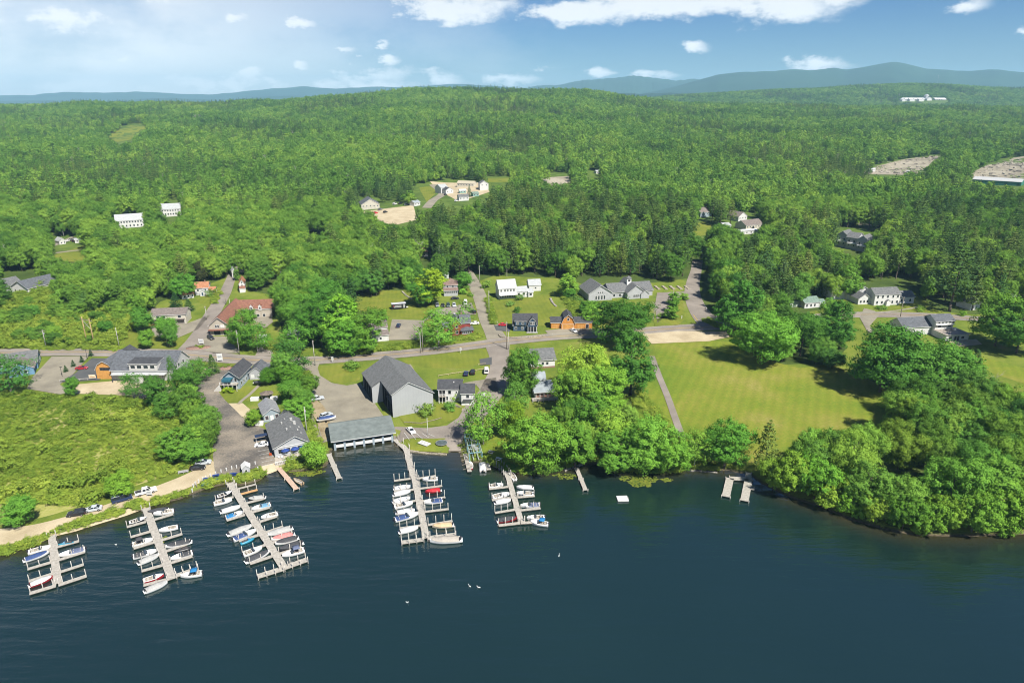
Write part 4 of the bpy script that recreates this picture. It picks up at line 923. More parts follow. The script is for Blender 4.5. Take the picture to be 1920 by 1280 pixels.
BRICK=mat('red_clapboard',(.30,.06,.045),.8,.1,.8,stripe=(2,.25,.3)); BRICKW=mat('brick_base',(.33,.20,.15),.85,.15,2); CREAM=mat('cream_siding',(.62,.58,.48),.8,.06,.6); PALEG=mat('pale_green_siding',(.50,.57,.50),.8,.06,.6); TEALW=mat('teal_sheet_metal',(.05,.22,.16),.6,.08,.4,stripe=(0,1.2,.3)); CONCW=mat('concrete_wall',(.42,.41,.39),.9,.12,.8)
METALW=mat('pale_metal_wall',(.43,.445,.45),.5,.03,.15,stripe=(0,1.0,.12)); STONE=mat('stone',(.38,.35,.31),.9,.35,1.2,bump=.6); PINKST=mat('gravel_red',(.35,.22,.17),.9,.3,3)
AWN=mat('blue_awning',(.03,.14,.20),.7,.08); SOLAR=mat('solar_glass',(.02,.025,.035),.2,.2,2,spec=.6)
class B:
    def __init__(s,name,label,cat,A,Bp=None,L=None,rz=None,group=None,floor=None):
        a=P(*A); 
        if Bp: b=P(*Bp); d=Vector((b.x-a.x,b.y-a.y)); s.L=L or d.length; rz=atan2(d.y,d.x) if rz is None else rz
        else: s.L=L
        z=a.z if floor is None else floor
        s.rz=rz; s.e=empty(name,label,cat,(a.x,a.y,z),rz,group); s.zb=-1.2; s.last=None
    def prof(s,w,ze,rise,kind,rp=.5,e2=None):
        e2=ze if e2 is None else e2
        if kind=='gambrel': return [(0,ze),(.18*w,ze+rise*.62),(.5*w,ze+rise),(.82*w,ze+rise*.62),(w,ze)]
        if kind=='shed': return [(0,ze),(w,ze+rise)]
        if kind=='flat': return [(0,ze),(w,ze)]
        return [(0,ze),(rp*w,ze+rise),(w,e2)]
    def wing(s,x0,y0,w,d,ze,rise,ridge='x',wall=None,roof=None,kind='gable',over=.45,rp=.5,e2=None,z0=None,fascia=True,thick=.2,walls='flbr',name='wall'):
        wall=wall or WHITE; roof=roof or RGREY; z0=s.zb if z0 is None else z0
        # ridge 'x': profile runs along y; ridge 'y': profile runs along x
        sp=d if ridge=='x' else w; ln=w if ridge=='x' else d
        pr=s.prof(sp,ze,rise,kind,rp,e2); m=MB()
        to=(lambda u,v,z:(x0+v,y0+u,z)) if ridge=='x' else (lambda u,v,z:(x0+u,y0+v,z))
        ends={'x':('l','r'),'y':('f','b')}[ridge]; sides={'x':('f','b'),'y':('l','r')}[ridge]
        for q,v in ((ends[0],0),(ends[1],ln)):
            if q in walls: m.face([to(0,v,z0),to(sp,v,z0)]+[to(u,v,z) for u,z in reversed(pr)])
        if sides[0] in walls: m.face([to(0,0,z0),to(0,ln,z0),to(0,ln,pr[0][1]),to(0,0,pr[0][1])])
        if sides[1] in walls: m.face([to(sp,0,z0),to(sp,ln,z0),to(sp,ln,pr[-1][1]),to(sp,0,pr[-1][1])])
        W_=m.build(name,wall,s.e)
        p=list(pr)
        def ext(a,b,o): dx,dz=a[0]-b[0],a[1]-b[1]; l=sqrt(dx*dx+dz*dz) or 1; return (a[0]+dx/l*o,a[1]+dz/l*o)
        p=[ext(p[0],p[1],over)]+p[1:-1]+[ext(p[-1],p[-2],over)]
        r=MB(); lo=[(u,z+.012) for u,z in p]; hi=[(u,z+thick) for u,z in p]
        ring=lambda v:[Vector(to(u,v,z)) for u,z in lo+hi[::-1]]
        n=len(lo)
        a=ring(-over); b=ring(ln+over); k=len(r.v); r.v+=[tuple(q) for q in a+b]; M=2*n
        for i in range(M):
            r.f.append((k+i,k+(i+1)%M,k+M+(i+1)%M,k+M+i)); r.sm.append(False); r.mi.append(0 if n<=i<M-1 else 1)
        for i in range(n-1):
            for o_ in (0,M): r.f.append((k+o_+i,k+o_+i+1,k+o_+M-2-i,k+o_+M-1-i)); r.sm.append(False); r.mi.append(1)
        R_=r.build('roof',[roof,WTRIM if fascia else roof],s.e); s.last=R_; s.wl=W_; return s
    def hip(s,x0,y0,w,d,ze,rise,wall,roof,over=.5,inset=None,z0=None):
        i=inset if inset is not None else d/2; z0=s.zb if z0 is None else z0
        MB().box(x0,x0+w,y0,y0+d,z0,ze).build('wall',wall,s.e); o=over; r=MB()
        b=[(x0-o,y0-o,ze),(x0+w+o,y0-o,ze),(x0+w+o,y0+d+o,ze),(x0-o,y0+d+o,ze)]; c0=(x0+i,y0+d/2,ze+rise); c1=(x0+w-i,y0+d/2,ze+rise)
        b2=[(x,y,z+.18) for x,y,z in b]
        for q in range(4): r.face([b[q],b[(q+1)%4],b2[(q+1)%4],b2[q]])
        r.face([b2[0],b2[1],c1,c0]); r.face([b2[2],b2[3],c0,c1]); r.face([b2[1],b2[2],c1]); r.face([b2[3],b2[0],c0]); r.face(b[::-1])
        s.last=r.build('roof',roof,s.e); return s
    def fp(s,f,u,z,o,y=0):   # point on face: f front (y), l left (x), r right(x), b back
        return {'f':(u,y-o,z),'b':(u,y+o,z),'l':(y-o,u,z),'r':(y+o,u,z)}[f]
    def win(s,f,us,z,w=1.0,h=1.3,at=0,trim=None,name='window',pane=None,mull=False):
        for u in us:
            m=MB(); t=.11
            def bx(m,u0,u1,z0,z1,o0,o1):
                a=s.fp(f,u0,z0,o0,at); b=s.fp(f,u1,z1,o1,at); m.box(min(a[0],b[0]),max(a[0],b[0]),min(a[1],b[1]),max(a[1],b[1]),min(a[2],b[2]),max(a[2],b[2]))
            for q in ((u-w/2-t,u-w/2,z-t,z+h+t),(u+w/2,u+w/2+t,z-t,z+h+t),(u-w/2,u+w/2,z-t,z),(u-w/2,u+w/2,z+h,z+h+t)): bx(m,*q,-.06,.07)
            if mull: bx(m,u-.04,u+.04,z,z+h,-.02,.06)
            fr=m.build(name,trim or WTRIM,s.e); g=MB(); bx(g,u-w/2,u+w/2,z,z+h,-.05,.03); g.build('pane' if name=='window' else 'panel',pane or GLASS,fr)
        return s
    def box(s,name,x0,x1,y0,y1,z0,z1,m,parent=None,**k): return MB().box(x0,x1,y0,y1,z0,z1,**k).build(name,m,parent or s.e)
    def chim(s,x,y,z0,z1,w=.5,m=None,name='chimney'): return s.box(name,x-w/2,x+w/2,y-w/2,y+w/2,z0,z1,m or BRICKW,s.last)
    def porch(s,x0,x1,y0,y1,z,h,n=3,rail=True,roof=None):
        s.box('deck',x0,x1,y0,y1,z-.2,z,mat('deck_boards',(.45,.40,.33),.85,.1,2,stripe=(0,.3,.4)))
        for k in range(n+1):
            x=x0+.1+(x1-x0-.2)*k/n; s.box('post',x-.08,x+.08,y0+.02,y0+.18,s.zb,h,WTRIM)
        if rail:
            m=MB(); m.box(x0,x1,y0+.2,y0+.28,z+.9,z+1.0); 
            for k in range(int((x1-x0)/.45)): m.box(x0+.2+k*.45,x0+.27+k*.45,y0+.21,y0+.27,z,z+.9)
            m.build('railing',WTRIM,s.e)
        return s

# --- the big open-sided boat storage hall
h=B('storage_hall','huge pale grey open-sided boat storage hall with a dark shingle roof','storage hall',(737.5,782.5),(813,768))
L=h.L
h.wing(0,0,L,15,9.2,3.6,'y',METALW,RGREY,rp=.40,e2=7.2,walls='fr',over=.5)
sl_=3.6/(.40*L); h.wing(-3.8,15,L+3.8,15.5,9.23-3.8*sl_,3.6+3.8*sl_,'y',METALW,RGREY,rp=(.40*L+3.8)/(L+3.8),e2=7.23,walls='frb',over=.35,fascia=False)
h.box('floor',-3.78,L-.1,15.05,30.4,-.4,.75,mat('bay_shade_floor',(.06,.058,.055),.9,.2)); h.box('floor',.02,L-.1,.1,14.55,-.4,.42,mat('bay_shade_floor',(.06,.058,.055)))  # floor colour darkened to carry the shade inside the bays
STEEL=mat('post_steel',(.16,.165,.175),.6,.1)
for k in range(3): h.box('post',-.02,.14,3.5+k*3.9,3.66+k*3.9,-.5,9.1,STEEL)
h.box('corner_post',-.05,.25,.02,.3,-.5,9.1,WTRIM); h.box('corner_post',-3.82,-3.55,15.02,15.3,-.5,6.9,WTRIM)
for k in range(4): h.box('post',-3.8,-3.66,17.8+k*3.4,17.95+k*3.4,-.5,6.9,STEEL)
for y0,y1,x in ((.5,14.5,1.2),(15.6,30,-2.2)):
    for z in (2.6,5.2): h.box('rack_beam',x,x+2,y0,y1,z,z+.14,mat('rack_steel',(.12,.14,.2),.6,.1))
BSHADE=mat('bay_shade_black',(.02,.02,.024),.9,.1); h.box('bay_shade_panel',.15,3.2,14.6,14.7,.1,9.6,BSHADE); h.box('bay_shade_panel',-3.6,1,30.1,30.2,.1,7.0,BSHADE); h.box('bay_shade_back',3.2,3.4,.2,15,.1,9,BSHADE); h.box('bay_shade_back',-.4,-.2,15.3,30,.1,8,BSHADE)  # added near-black panels stand in for the shade deep in the open bays
# --- boathouse on the slip
b=B('boathouse','long grey-green roofed boathouse with open white bays standing over the water','boathouse',(627,846),(738,828),floor=.25)
L=b.L; b.wing(0,0,L,13.5,3.4,1.6,'x',LGREY,RLGREEN,walls='lrb',over=.9,z0=-.9,kind='gable',rp=.72,thick=.25)
b.box('lintel',0,L,0,.15,2.45,3.35,LGREY)
n=6
for k in range(n+1):
    x=.35+(L-.7)*k/n; b.box('post',x-.35,x+.35,-.05,.35,-2.2,2.45,BLUEG)
for k in range(n):
    x=.35+(L-.7)*(k+.5)/n; b.box('bay_curtain',x-(L/n)*.40,x+(L/n)*.40,-.02,.06,.65,1.75,WTRIM)
for k in range(5): b.box('vent_panel',2.4+k*(L-3)/5.2,3.6+k*(L-3)/5.2,-.06,0,2.7,3.35,RDARK)
b.box('floor',0,L,6,13.4,-.6,.25,CONCW)
# --- white twin house
b=B('house','white two-storey house with charcoal roof and twin block beside the storage hall','house',(822.5,753.5),(866,753)); L=b.L
b.wing(0,0,L,8,5.4,2.3,'x',WHITE,RDARK); b.win('f',[4.3,4.3],3.4,1.0,1.3); b.win('f',[6.9],3.6,.5,.8); b.win('f',[3.3],.8,.6,1.6,name='door')
b.box('balcony_recess_shade',.4,2.7,-.03,.02,3.0,5.0,DARK); b.porch(.2,2.9,-1.3,0,2.8,5.2,2); b.box('porch_recess_shade',.4,2.7,-.03,.02,.1,2.5,DARK); b.chim(L*.66,2.6,6.2,7.4,.35,WTRIM,'vent')  # flat dark panels on the wall paint the shade of balcony and porch
b.wing(L+.02,-3.2,4.8,8,4.9,2.2,'x',WHITE,RDARK); b.win('f',[L+2.4],3.0,1.1,1.3,at=-3.2); b.win('f',[L+2.6],.2,2.0,1.9,at=-3.2,name='garage_door',pane=WTRIM); b.box('awning',L+.7,L+4.3,-4.3,-3.2,2.35,2.5,RDARK); b.win('r',[0],3,1,1.3,at=L+4.82)
# --- lakeside restaurant
b=B('restaurant','grey-roofed lakeside restaurant with white gable behind blue umbrellas','restaurant',(516,858),(580,845)); L=b.L
b.wing(0,0,L,19,3.5,2.9,'y',LGREY,RGREY,rp=.62,over=.6); R_=b.last
b.wing(5.5,19.02,L-6.5,6,3.6,2.2,'y',LGREY,RGREY,over=.4); b.last=R_
b.win('f',[1.9,4.2,6.2,8.0],1.2,1.4,1.5,pane=DARK); b.win('f',[10.2],.5,2.6,2.2,pane=DARK); b.box('gable_trim',0,L,-.12,-.02,3.3,3.5,WTRIM)
for x,y,s_ in ((4.4,13,.5),(7.6,13.5,.8),(8.3,11.3,.9),(9.5,9.5,.35),(5.2,6.8,.5),(6.4,7.0,.3),(8.6,6.2,.4),(9.4,4.6,.3),(5.6,15,.3)):
    z=3.5+2.9*min(x/(L*.62),(L-x)/(L*.38)); b.chim(x,y,z,z+.3+s_,s_,mat('vent_metal',(.5,.5,.48),.5,.1,2),'roof_vent')
b.box('terrace',-.6,L+.2,-5.2,-.05,-.6,.12,mat('terrace_boards',(.5,.45,.38),.85,.12,2,stripe=(0,.3,.3)))
m=MB()
for k in range(int(L/.5)): m.box(-.5+k*.52,-.4+k*.52,-5.15,-5.05,.12,1.0)
m.box(-.6,L+.2,-5.18,-5.02,1.0,1.1); m.build('railing',WTRIM,b.e)
b.box('shelter_roof',-4.6,-.4,12.6,14.6,2.4,2.55,mat('navy_canopy',(.03,.05,.11),.6,.1)); b.box('shelter_post',-4.4,-4.3,12.7,12.8,-.2,2.4,WTRIM)
# --- small grey office
b=B('office_cottage','small light-grey gabled kiosk with white door behind the restaurant','cottage',(495.5,792),(526,786)); L=b.L
b.wing(0,0,L,10.5,3.0,1.9,'y',BLUEG,mat('shingle_light',(.30,.31,.325),.9,.1,1)); b.win('f',[L*.5],.2,.9,2.0,name='door',pane=WTRIM); b.win('f',[1.1,L-1.1],.9,1.1,1.5,pane=mat('dark_screen',(.07,.06,.07),.8,.1)); 
b.box('porch_step',L*.5-.8,L*.5+.8,-1,-.02,-.3,.1,CONCW)
# --- porch house
b=B('porch_house','light blue house with dark steep roof and white two-level porch under a blue awning','house',(418,733),(447,733)); L=b.L
b.wing(0,1.8,L,13.5,5.4,2.5,'y',BLUEG,RDARK,over=.9); b.win('f',[L-1.3],3.4,.9,1.3,at=1.8); b.win('r',[4,6.5,9],1.2,1.1,1.4,at=L); b.win('r',[5,8.5],3.7,1.0,1.1,at=L); b.win('f',[2,4.5],.6,1.2,1.7,at=1.8,pane=DARK)
b.porch(-.8,L-.2,-.6,1.78,2.9,4.0,4); b.box('awning',.4,L*.66,-.9,1.7,5.0,5.15,AWN); b.box('awning_front',.4,L*.66,-.95,-.88,4.2,5.1,AWN)
for x in(.5,L*.64): b.box('awning_post',x-.06,x+.06,-.8,-.7,2.9,5.0,WTRIM)
m=MB()
for k in range(10): m.box(-3.6+k*.28,-3.3+k*.28,-.5,.7,-.3,.1+k*.29)
m.build('stair',mat('stair_white',(.65,.64,.6),.7,.06),b.e)
# --- grey cottage by the road
b=B('cottage','low grey cottage with wide dark hip-like roof beside the porch house','cottage',(468.5,712),(494,711)); L=b.L
b.wing(0,0,L,9,3.2,2.2,'y',LGREY,RBLUE,rp=.55); b.wing(L+.02,.8,7.5,8,3.0,2.0,'x',LGREY,RBLUE); b.win('f',[1.3,L-1.2],.9,1.2,1.4,pane=WTRIM); b.win('f',[L+4,L+6],1,1,1.3,at=.8,pane=WTRIM)
# --- market with the orange barn front
b=B('market_building','large slate-roofed market building with orange barn-shaped front and rooftop solar panels','market hall',(183,710.5),(215,710.5)); L=b.L
b.wing(0,0,L,14,4.4,3.4,'y',ORNG,RBLUE,'gambrel',over=.5); b.win('f',[2.4,3.7,5.0,6.2],4.0,1.1,1.0,trim=RDARK,pane=GLASS); 
b.wing(L+.02,-1.5,25.5,15,4.6,5.2,'x',mat('light_grey_siding',(.55,.55,.54),.8,.05,.6),RBLUE,rp=.58,over=.5); mr=b.last
b.wing(-2.5,14.02,L+2.5,9,3.6,3.2,'y',mat('blue_panel',(.04,.14,.32),.7,.08),RDARK,over=.4)
b.box('awning_roof',L+1,L+23,-4.0,-1.55,3.3,3.5,mat('pale_metal',(.60,.62,.62),.4,.05,.8,stripe=(0,.6,.3)))
for k in range(5): b.box('post',L+1.3+k*5.2,L+1.5+k*5.2,-3.9,-3.7,-.8,3.3,RDARK)
b.wing(L+8,-1.9,11.5,7,7.4,.7,'x',mat('dormer_white',(.62,.61,.57),.7,.05),RDARK,'shed',over=.35,z0=4.7); b.win('f',[L+9.6,L+12.2,L+14.9,L+17.6],5.5,1.8,1.3,at=-1.9,pane=GLASS)
for x in (2.5,12.5,19): 
    m=MB(); y0=7.6; m.hexa([(L+x,y0-.4,9.95),(L+x+5.4,y0-.4,9.95),(L+x+5.4,y0+3.6,8.3),(L+x,y0+3.6,8.3)],[(L+x,y0-.4,10.1),(L+x+5.4,y0-.4,10.1),(L+x+5.4,y0+3.6,8.45),(L+x,y0+3.6,8.45)]); m.build('solar_panel',SOLAR,mr)
b.win('r',[1.5,4,8],4.2,1.3,1.5,at=L+25.52); b.win('r',[6],.2,1.4,2.4,at=L+25.52,name='door',pane=DARK)
b.box('side_annex',L+25.6,L+29,2,9,-1,3.2,mat('light_grey_siding',(.55,.55,.54))); b.box('annex_roof',L+25.6,L+29.4,1.6,9.4,3.2,3.4,RGREY)
b.box('sign_board',-3.1,-.35,-.5,-.35,.6,2.0,mat('sign_cream',(.75,.62,.45),.7,.08)); b.box('sign_lettering',-2.8,-.65,-.56,-.51,1.1,1.5,mat('sign_ochre',(.5,.25,.10),.7,.3,6))
b.box('loading_screen',L+9.6,L+14.4,-4.6,-4.1,-.5,2.6,mat('dormer_white',(.62,.61,.57)))
# --- blue building
b=B('shop_building','blue-sided building with wide grey roof at the left edge beside the old parking lot','shop',(72,690),(78,672),L=11); L=b.L
b.e.rotation_euler[2]-=R(90); 
b.wing(-34,0,34,11,3.4,3.2,'x',BLUE,RGREY,over=.6); b.wing(-9.5,-7,9,7.5,3.0,2.6,'y',BLUE,RTAN,over=.5); b.win('r',[2,5,8.5],1,1.2,1.5,at=0); b.win('f',[-8,-6,-3.5],.9,1.1,1.4,at=-7)
# --- tan building
b=B('apartment_building','long tan-roofed white two-storey building with garage bays beside the village street','building',(286,609.5),(350,606.5)); L=b.L
b.wing(0,0,L,9,5.2,2.2,'x',CREAM,RTAN,over=.5); b.win('f',[3.2,6,13.5],3.4,1.5,1.1); b.win('f',[2.5,5.5],.6,1.6,1.7); b.win('f',[L-2.6],0,3.6,2.3,name='garage_door',pane=mat('garage_tan',(.3,.27,.24))); b.box('porch_roof',0,L-.5,-1.6,-.02,2.75,2.9,RTAN); b.win('r',[2.5,6],3.2,.9,1.2,at=L)
# --- orange-roofed houses
b=B('house','white cottage with steep orange roof and front vestibule above the village street','house',(367,554),(391.5,552.5)); L=b.L
b.wing(0,0,L,7.5,4.4,2.6,'x',WHITE,RORNG,over=.5); b.chim(L*.75,3.6,6.4,8,.6); b.wing(3,-2.6,2.6,2.6,2.6,1.1,'y',WHITE,RMETAL,over=.3); b.wing(L+.02,.6,3.6,5,2.6,1.3,'x',WHITE,RORNG,over=.4); b.win('f',[4.3],.4,.9,1.9,at=-2.6,pane=NAVY,name='door'); b.win('f',[1.6,L-1.5],2.4,.9,1.2)
b=B('house','low white bungalow with orange hip roof left of the orange-roofed cottage','bungalow',(342,561.5),(364,558)); L=b.L
b.hip(0,0,L,8.5,2.6,2.3,WHITE,RORNG,inset=3.2); b.win('f',[1.4,3.4,5.6],.9,.9,1.1)
# --- red-roofed shops
b=B('shop_building','long brown-red roofed shop building with tan gable front and dormered rear wing','shop building',(394.5,629),(431,627.5)); L=b.L
b.wing(0,0,L,34,5.2,3.8,'y',TANS,RRED,over=.7); b.box('canopy_roof',-.3,L+.3,-1.7,-.02,2.8,3.15,RRED); b.win('f',[3.2,4.2],3.9,.7,1.3); b.win('f',[L-2.4,L-3.4],3.9,.7,1.3,pane=WTRIM)
b.win('f',[3.4],.1,3.0,2.3,pane=DARK,name='garage_door'); b.win('f',[7.6],.1,2.6,2.3,pane=DARK,name='garage_door')
b.wing(L*.5,26,L*.5+15,10.5,5.4,3.4,'x',TANS,RRED,over=.5); rr=b.last
for x in (L+4.2,L+8.6):
    b.wing(x,25.6,1.5,3.2,6.6,.9,'y',WTRIM,RRED,over=.2,z0=4.6,name='dormer'); b.win('f',[x+.75],5.2,.7,1.1,at=25.6)
b.wing(L+.02,10,4.5,12,3.0,1.8,'x',TANS,RRED,over=.4); b.win('f',[L+5,L+8,L+11],1.0,1.2,1.4,at=26)
for k in range(4): b.box('fence_panel',L+5+k*1.6,L+5.8+k*1.6,12+k*.5,13.6+k*.5,-.4,1.3,mat('timber_tan',(.50,.36,.22),.8,.15,2))
# --- small white houses up the street
b=B('cottage','narrow white gabled cottage with orange roof at the top of the village street','cottage',(449.5,547),(461,546)); L=b.L
b.wing(0,0,L,11,4.6,2.4,'y',WHITE,RORNG,over=.35); b.win('f',[L/2],5.0,.6,.9); b.win('f',[L/2],3.0,.7,1.2); b.wing(.2,-2.4,L-.4,2.38,2.4,.9,'x',WHITE,RRED,'shed',over=.25)
b=B('cottage','small white-grey cottage left of the narrow column cedar','cottage',(436,521),(444.5,520)); L=b.L; b.wing(0,0,L,12,4.2,1.6,'y',WHITE,RMETAL,over=.3); b.win('f',[1.0,3.0],.8,.9,1.6,pane=DARK); b.win('f',[2],3.2,.7,.9)
b=B('cottage','small white cottage right of the narrow column cedar','cottage',(451,510),(460,509)); L=b.L; b.wing(0,0,L,8,4.2,1.8,'y',WHITE,WTRIM,over=.3); b.win('f',[2.2,4.2],1,1,1.4)
b=B('cottage','small white gabled cottage half hidden among trees right of the village street','cottage',(519,512),(532,511)); L=b.L; b.wing(0,0,L,8,3.6,2.2,'y',WHITE,RMETAL,over=.4); b.win('f',[1.6,3.9],1,.9,1.3)
b=B('shed','white-roofed shed beside the roadside trees','shed',(545,641),(562,641)); L=b.L; b.wing(-1,0,L+1,6.5,3.0,1.8,'x',WHITE,WTRIM,over=.4); b.win('f',[2.2],.8,.9,1.1)
b=B('garden_shed','tiny hut with white hip roof beside the grey driveway','hut',(487.5,642),(499.5,641)); L=b.L; b.hip(0,0,L,3.6,2.4,.9,mat('hut_grey',(.3,.3,.3),.8,.1),WTRIM,over=.4); b.win('f',[1,2.6],.4,.8,1.6,pane=DARK)
# --- white barn
b=B('barn','white barn with grey-brown roof and lower lean-to beside the car yard','barn',(702,641),(729,638.5)); L=b.L
b.wing(-1.5,4.2,L+1.5,9.5,5.6,3.2,'y' if 0 else 'x',WHITE,RTAN,over=.4); b.wing(-1.5,0,L+1.5,4.18,3.0,1.3,'x',WHITE,RTAN,'shed',over=.4); b.win('f',[L*.45],1.0,.9,1.1)
for k in range(4): b.win('r',[5.4+k*2.2],.2,1.4,2.2,at=L,name='garage_door',pane=WTRIM)
# --- brown-roofed house
b=B('house','grey-white two-storey house with brown roof and row of porch windows','house',(832.5,555.5),(858.5,554.5)); L=b.L
b.wing(0,2.4,L,8,6.0,2.6,'x',LGREY,RBROWN); b.chim(L*.5,6.4,7.6,9.2,.6); b.wing(0,0,L,2.38,3.3,.9,'x',LGREY,RBROWN,'shed',over=.35); b.win('f',[.7+k*(L-1.3)/6 for k in range(7)],1.7,.75,1.3); b.win('f',[2.2,L-2.6],4.6,.9,1.1,at=2.4)
b=B('house','green-grey gabled house behind the golden-green maple','house',(827,532),(836,531)); L=b.L; b.wing(0,0,L+2,7,6,2.2,'y',PALEG,RBROWN); b.win('f',[1.2,3],3.6,.8,1.2)
b=B('house','cream cottage among trees behind the brown-roofed house','house',(828,505),(848,504)); L=b.L; b.wing(0,0,L,7,3.4,2,'x',CREAM,RBROWN); b.win('f',[1.5,4,6.5],1,.9,1.2)
b=B('house','pink-roofed house in the woods above the golden-green maple','house',(785,482),(802,481)); L=b.L; b.wing(0,0,L,8,3.4,2.4,'x',WHITE,mat('shingle_pink',(.5,.28,.2),.9,.1)); b.win('f',[1.5,4],1,.9,1.2)
# --- red house
b=B('house','red clapboard house with slate roof, white trim and glazed corner porch','house',(849,631),(888,628.5)); L=b.L
b.wing(0,1,4.3,10,6.0,2.6,'y',BRICK,RBLUE); b.win('f',[2.2],4.0,1.0,1.5,at=1); b.win('f',[2.2],.9,1.0,1.7,at=1)
b.wing(4.3,3.2,L-5.4,8,5.6,3.0,'x',BRICK,RBLUE); b.chim(5.2,7.6,8,9.8,.6); b.hip(4.32,.2,L-4.4,6.0,2.6,1.0,BRICK,RBLUE,inset=2.2)
b.win('f',[5+k*.95 for k in range(int((L-5)/.95))],1.0,.7,1.3,at=.2); b.box('dish',1.6,2.4,8.6,8.7,8.6,9.4,WTRIM)
b.wing(-4,6,4,6,3.2,1.8,'x',BRICK,RBLUE)
# --- white colonial, wing, garage
b=B('house','white colonial house with pale metal roof and long low wing','house',(935.5,561),(968,558.5)); L=b.L
b.wing(0,0,L,8,6.2,4.0,'x',WHITE,RMETAL,over=.4); b.win('f',[1.4,3.6,5.2,7,8.8][:5],4.2,.9,1.3,mull=True); b.wing(.2,-2.2,L-.4,2.18,2.6,.6,'x',WHITE,WTRIM,'shed',over=.25,walls='lr'); 
for k in range(7): b.win('f',[.9+k*(L-1.8)/6],.9,1.0,1.5,at=-.02,pane=DARK)
b.wing(L+.02,.5,7,7,3.6,2.0,'x',WHITE,RMETAL,over=.3); b.win('f',[L+1.6,L+4.6],1.4,1.3,1.4,at=.5); b.wing(L+7.04,-.6,2.9,6,3.0,1.4,'x',WHITE,RMETAL,over=.3); b.win('f',[L+8.4],1.2,1.4,1.2,at=-.6)
b=B('garage','white garage with pale metal roof behind the white colonial house','garage',(992,546),(1014,545)); L=b.L; b.wing(0,0,L,7.5,3.6,2.6,'x',WHITE,RMETAL,over=.35); b.win('f',[L*.55],1.5,.9,.9)
# --- navy gambrel house
b=B('house','navy gambrel-roofed house with white trim at the street corner','house',(962,622.5),(1007,622.5)); L=b.L
b.wing(0,1.6,L,8.5,3.2,4.6,'x',NAVY,RDARK,'gambrel',over=.4); b.wing(.9,.9,5.6,5,5.3,1.3,'x',NAVY,RDARK,'shed',over=.3,z0=3.3); b.win('f',[2.2,4.8],3.7,1.0,1.1,at=.9,mull=True); b.win('f',[1.4,4.6],.9,1.0,1.2,at=1.6,mull=True)
b.wing(L-4.7,0,4.7,6,3.2,3.9,'y',NAVY,RDARK,'gambrel',over=.35); b.win('f',[L-3.0,L-1.8],3.8,.9,1.5,mull=True); b.box('porch_recess_shade',L-4.3,L-.4,-.04,0.0,.3,2.7,DARK)  # porch shade painted as a flat dark panel, no hollow behind it
for x in (L-4.5,L-3.1,L-1.7,L-.3): b.box('post',x-.1,x+.1,-.5,-.3,-.2,2.9,WTRIM)
b.box('porch_step',L-5.2,L+.3,-1.6,-.05,-.6,.15,CONCW)
# --- cedar carriage barn
b=B('garage_barn','orange cedar carriage barn with gambrel centre and dark roofed side wings','garage barn',(1033,616),(1110,615.5)); L=b.L
c0=L*.245; c1=L*.575
b.wing(0,0,c0-.02,7,3.2,1.9,'x',ORNG2,RDARK,over=.4); b.win('f',[2.2],.1,3.2,2.3,name='garage_door',pane=ORNG,trim=ORNG2)
b.wing(c0,-1.2,c1-c0,9.5,3.0,4.4,'y',ORNG2,RDARK,'gambrel',over=.5); b.win('f',[(c0+c1)/2],.1,c1-c0-1.2,2.5,at=-1.2,name='garage_door',pane=ORNG,trim=WTRIM); b.win('f',[(c0+c1)/2],4.6,1.0,1.3,at=-1.2,pane=DARK)
b.wing(c1+.02,0,L-c1,7,3.2,1.9,'x',ORNG2,RDARK,over=.4); b.win('f',[c1+3.0],.1,3.4,2.2,name='garage_door',pane=ORNG,trim=ORNG2); b.win('f',[L-2.4],.1,1.4,2.1,name='door',pane=DARK)
# --- grey hall with cupola
b=B('village_hall','long pale grey hall with two white-trimmed gables and a roof cupola','hall',(1103.5,565),(1147,562)); L=b.L
b.wing(0,0,L,17,4.4,4.4,'y',LGREY,RGREY,over=.6); b.win('f',[L*.5-2.5,L*.5-.9,L*.5+.9,L*.5+2.5],.7,.9,2.2,pane=GLASS); b.win('f',[L*.5-1.3,L*.5,L*.5+1.3],4.3,.8,.8)
b.wing(L+.02,3,26,13,3.6,3.6,'x',LGREY,RGREY,over=.6); cr_=b.last
b.wing(L+9,-1,10.5,12,3.8,3.9,'y',LGREY,RGREY,over=.5); b.win('f',[L+13,L+14.2,L+15.4],1.0,.8,1.5,at=-1); b.wing(L+17,-1.6,5,6,2.8,2.1,'y',LGREY,RGREY,over=.4)
b.wing(L+12,12,7,9,3.6,4.0,'y',LGREY,RGREY,over=.4)
cu=B.__new__(B); b.box('cupola',L+11.6,L+14.2,7,9.4,6,10.0,WTRIM,cr_); m=MB(); m.box(L+11.3,L+14.5,6.7,9.7,10.0,10.15); m.hexa([(L+11.3,6.7,10.15),(L+14.5,6.7,10.15),(L+14.5,9.7,10.15),(L+11.3,9.7,10.15)],[(L+12.8,8.1,11.5),(L+13,8.1,11.5),(L+13,8.3,11.5),(L+12.8,8.3,11.5)]); m.build('cupola_roof',RGREY,cr_); b.box('louvre',L+12.2,L+13.6,6.94,6.99,8.3,9.4,DARK,cr_)
b.win('f',[L+2.5,L+6],1,1.2,1.4,at=3)
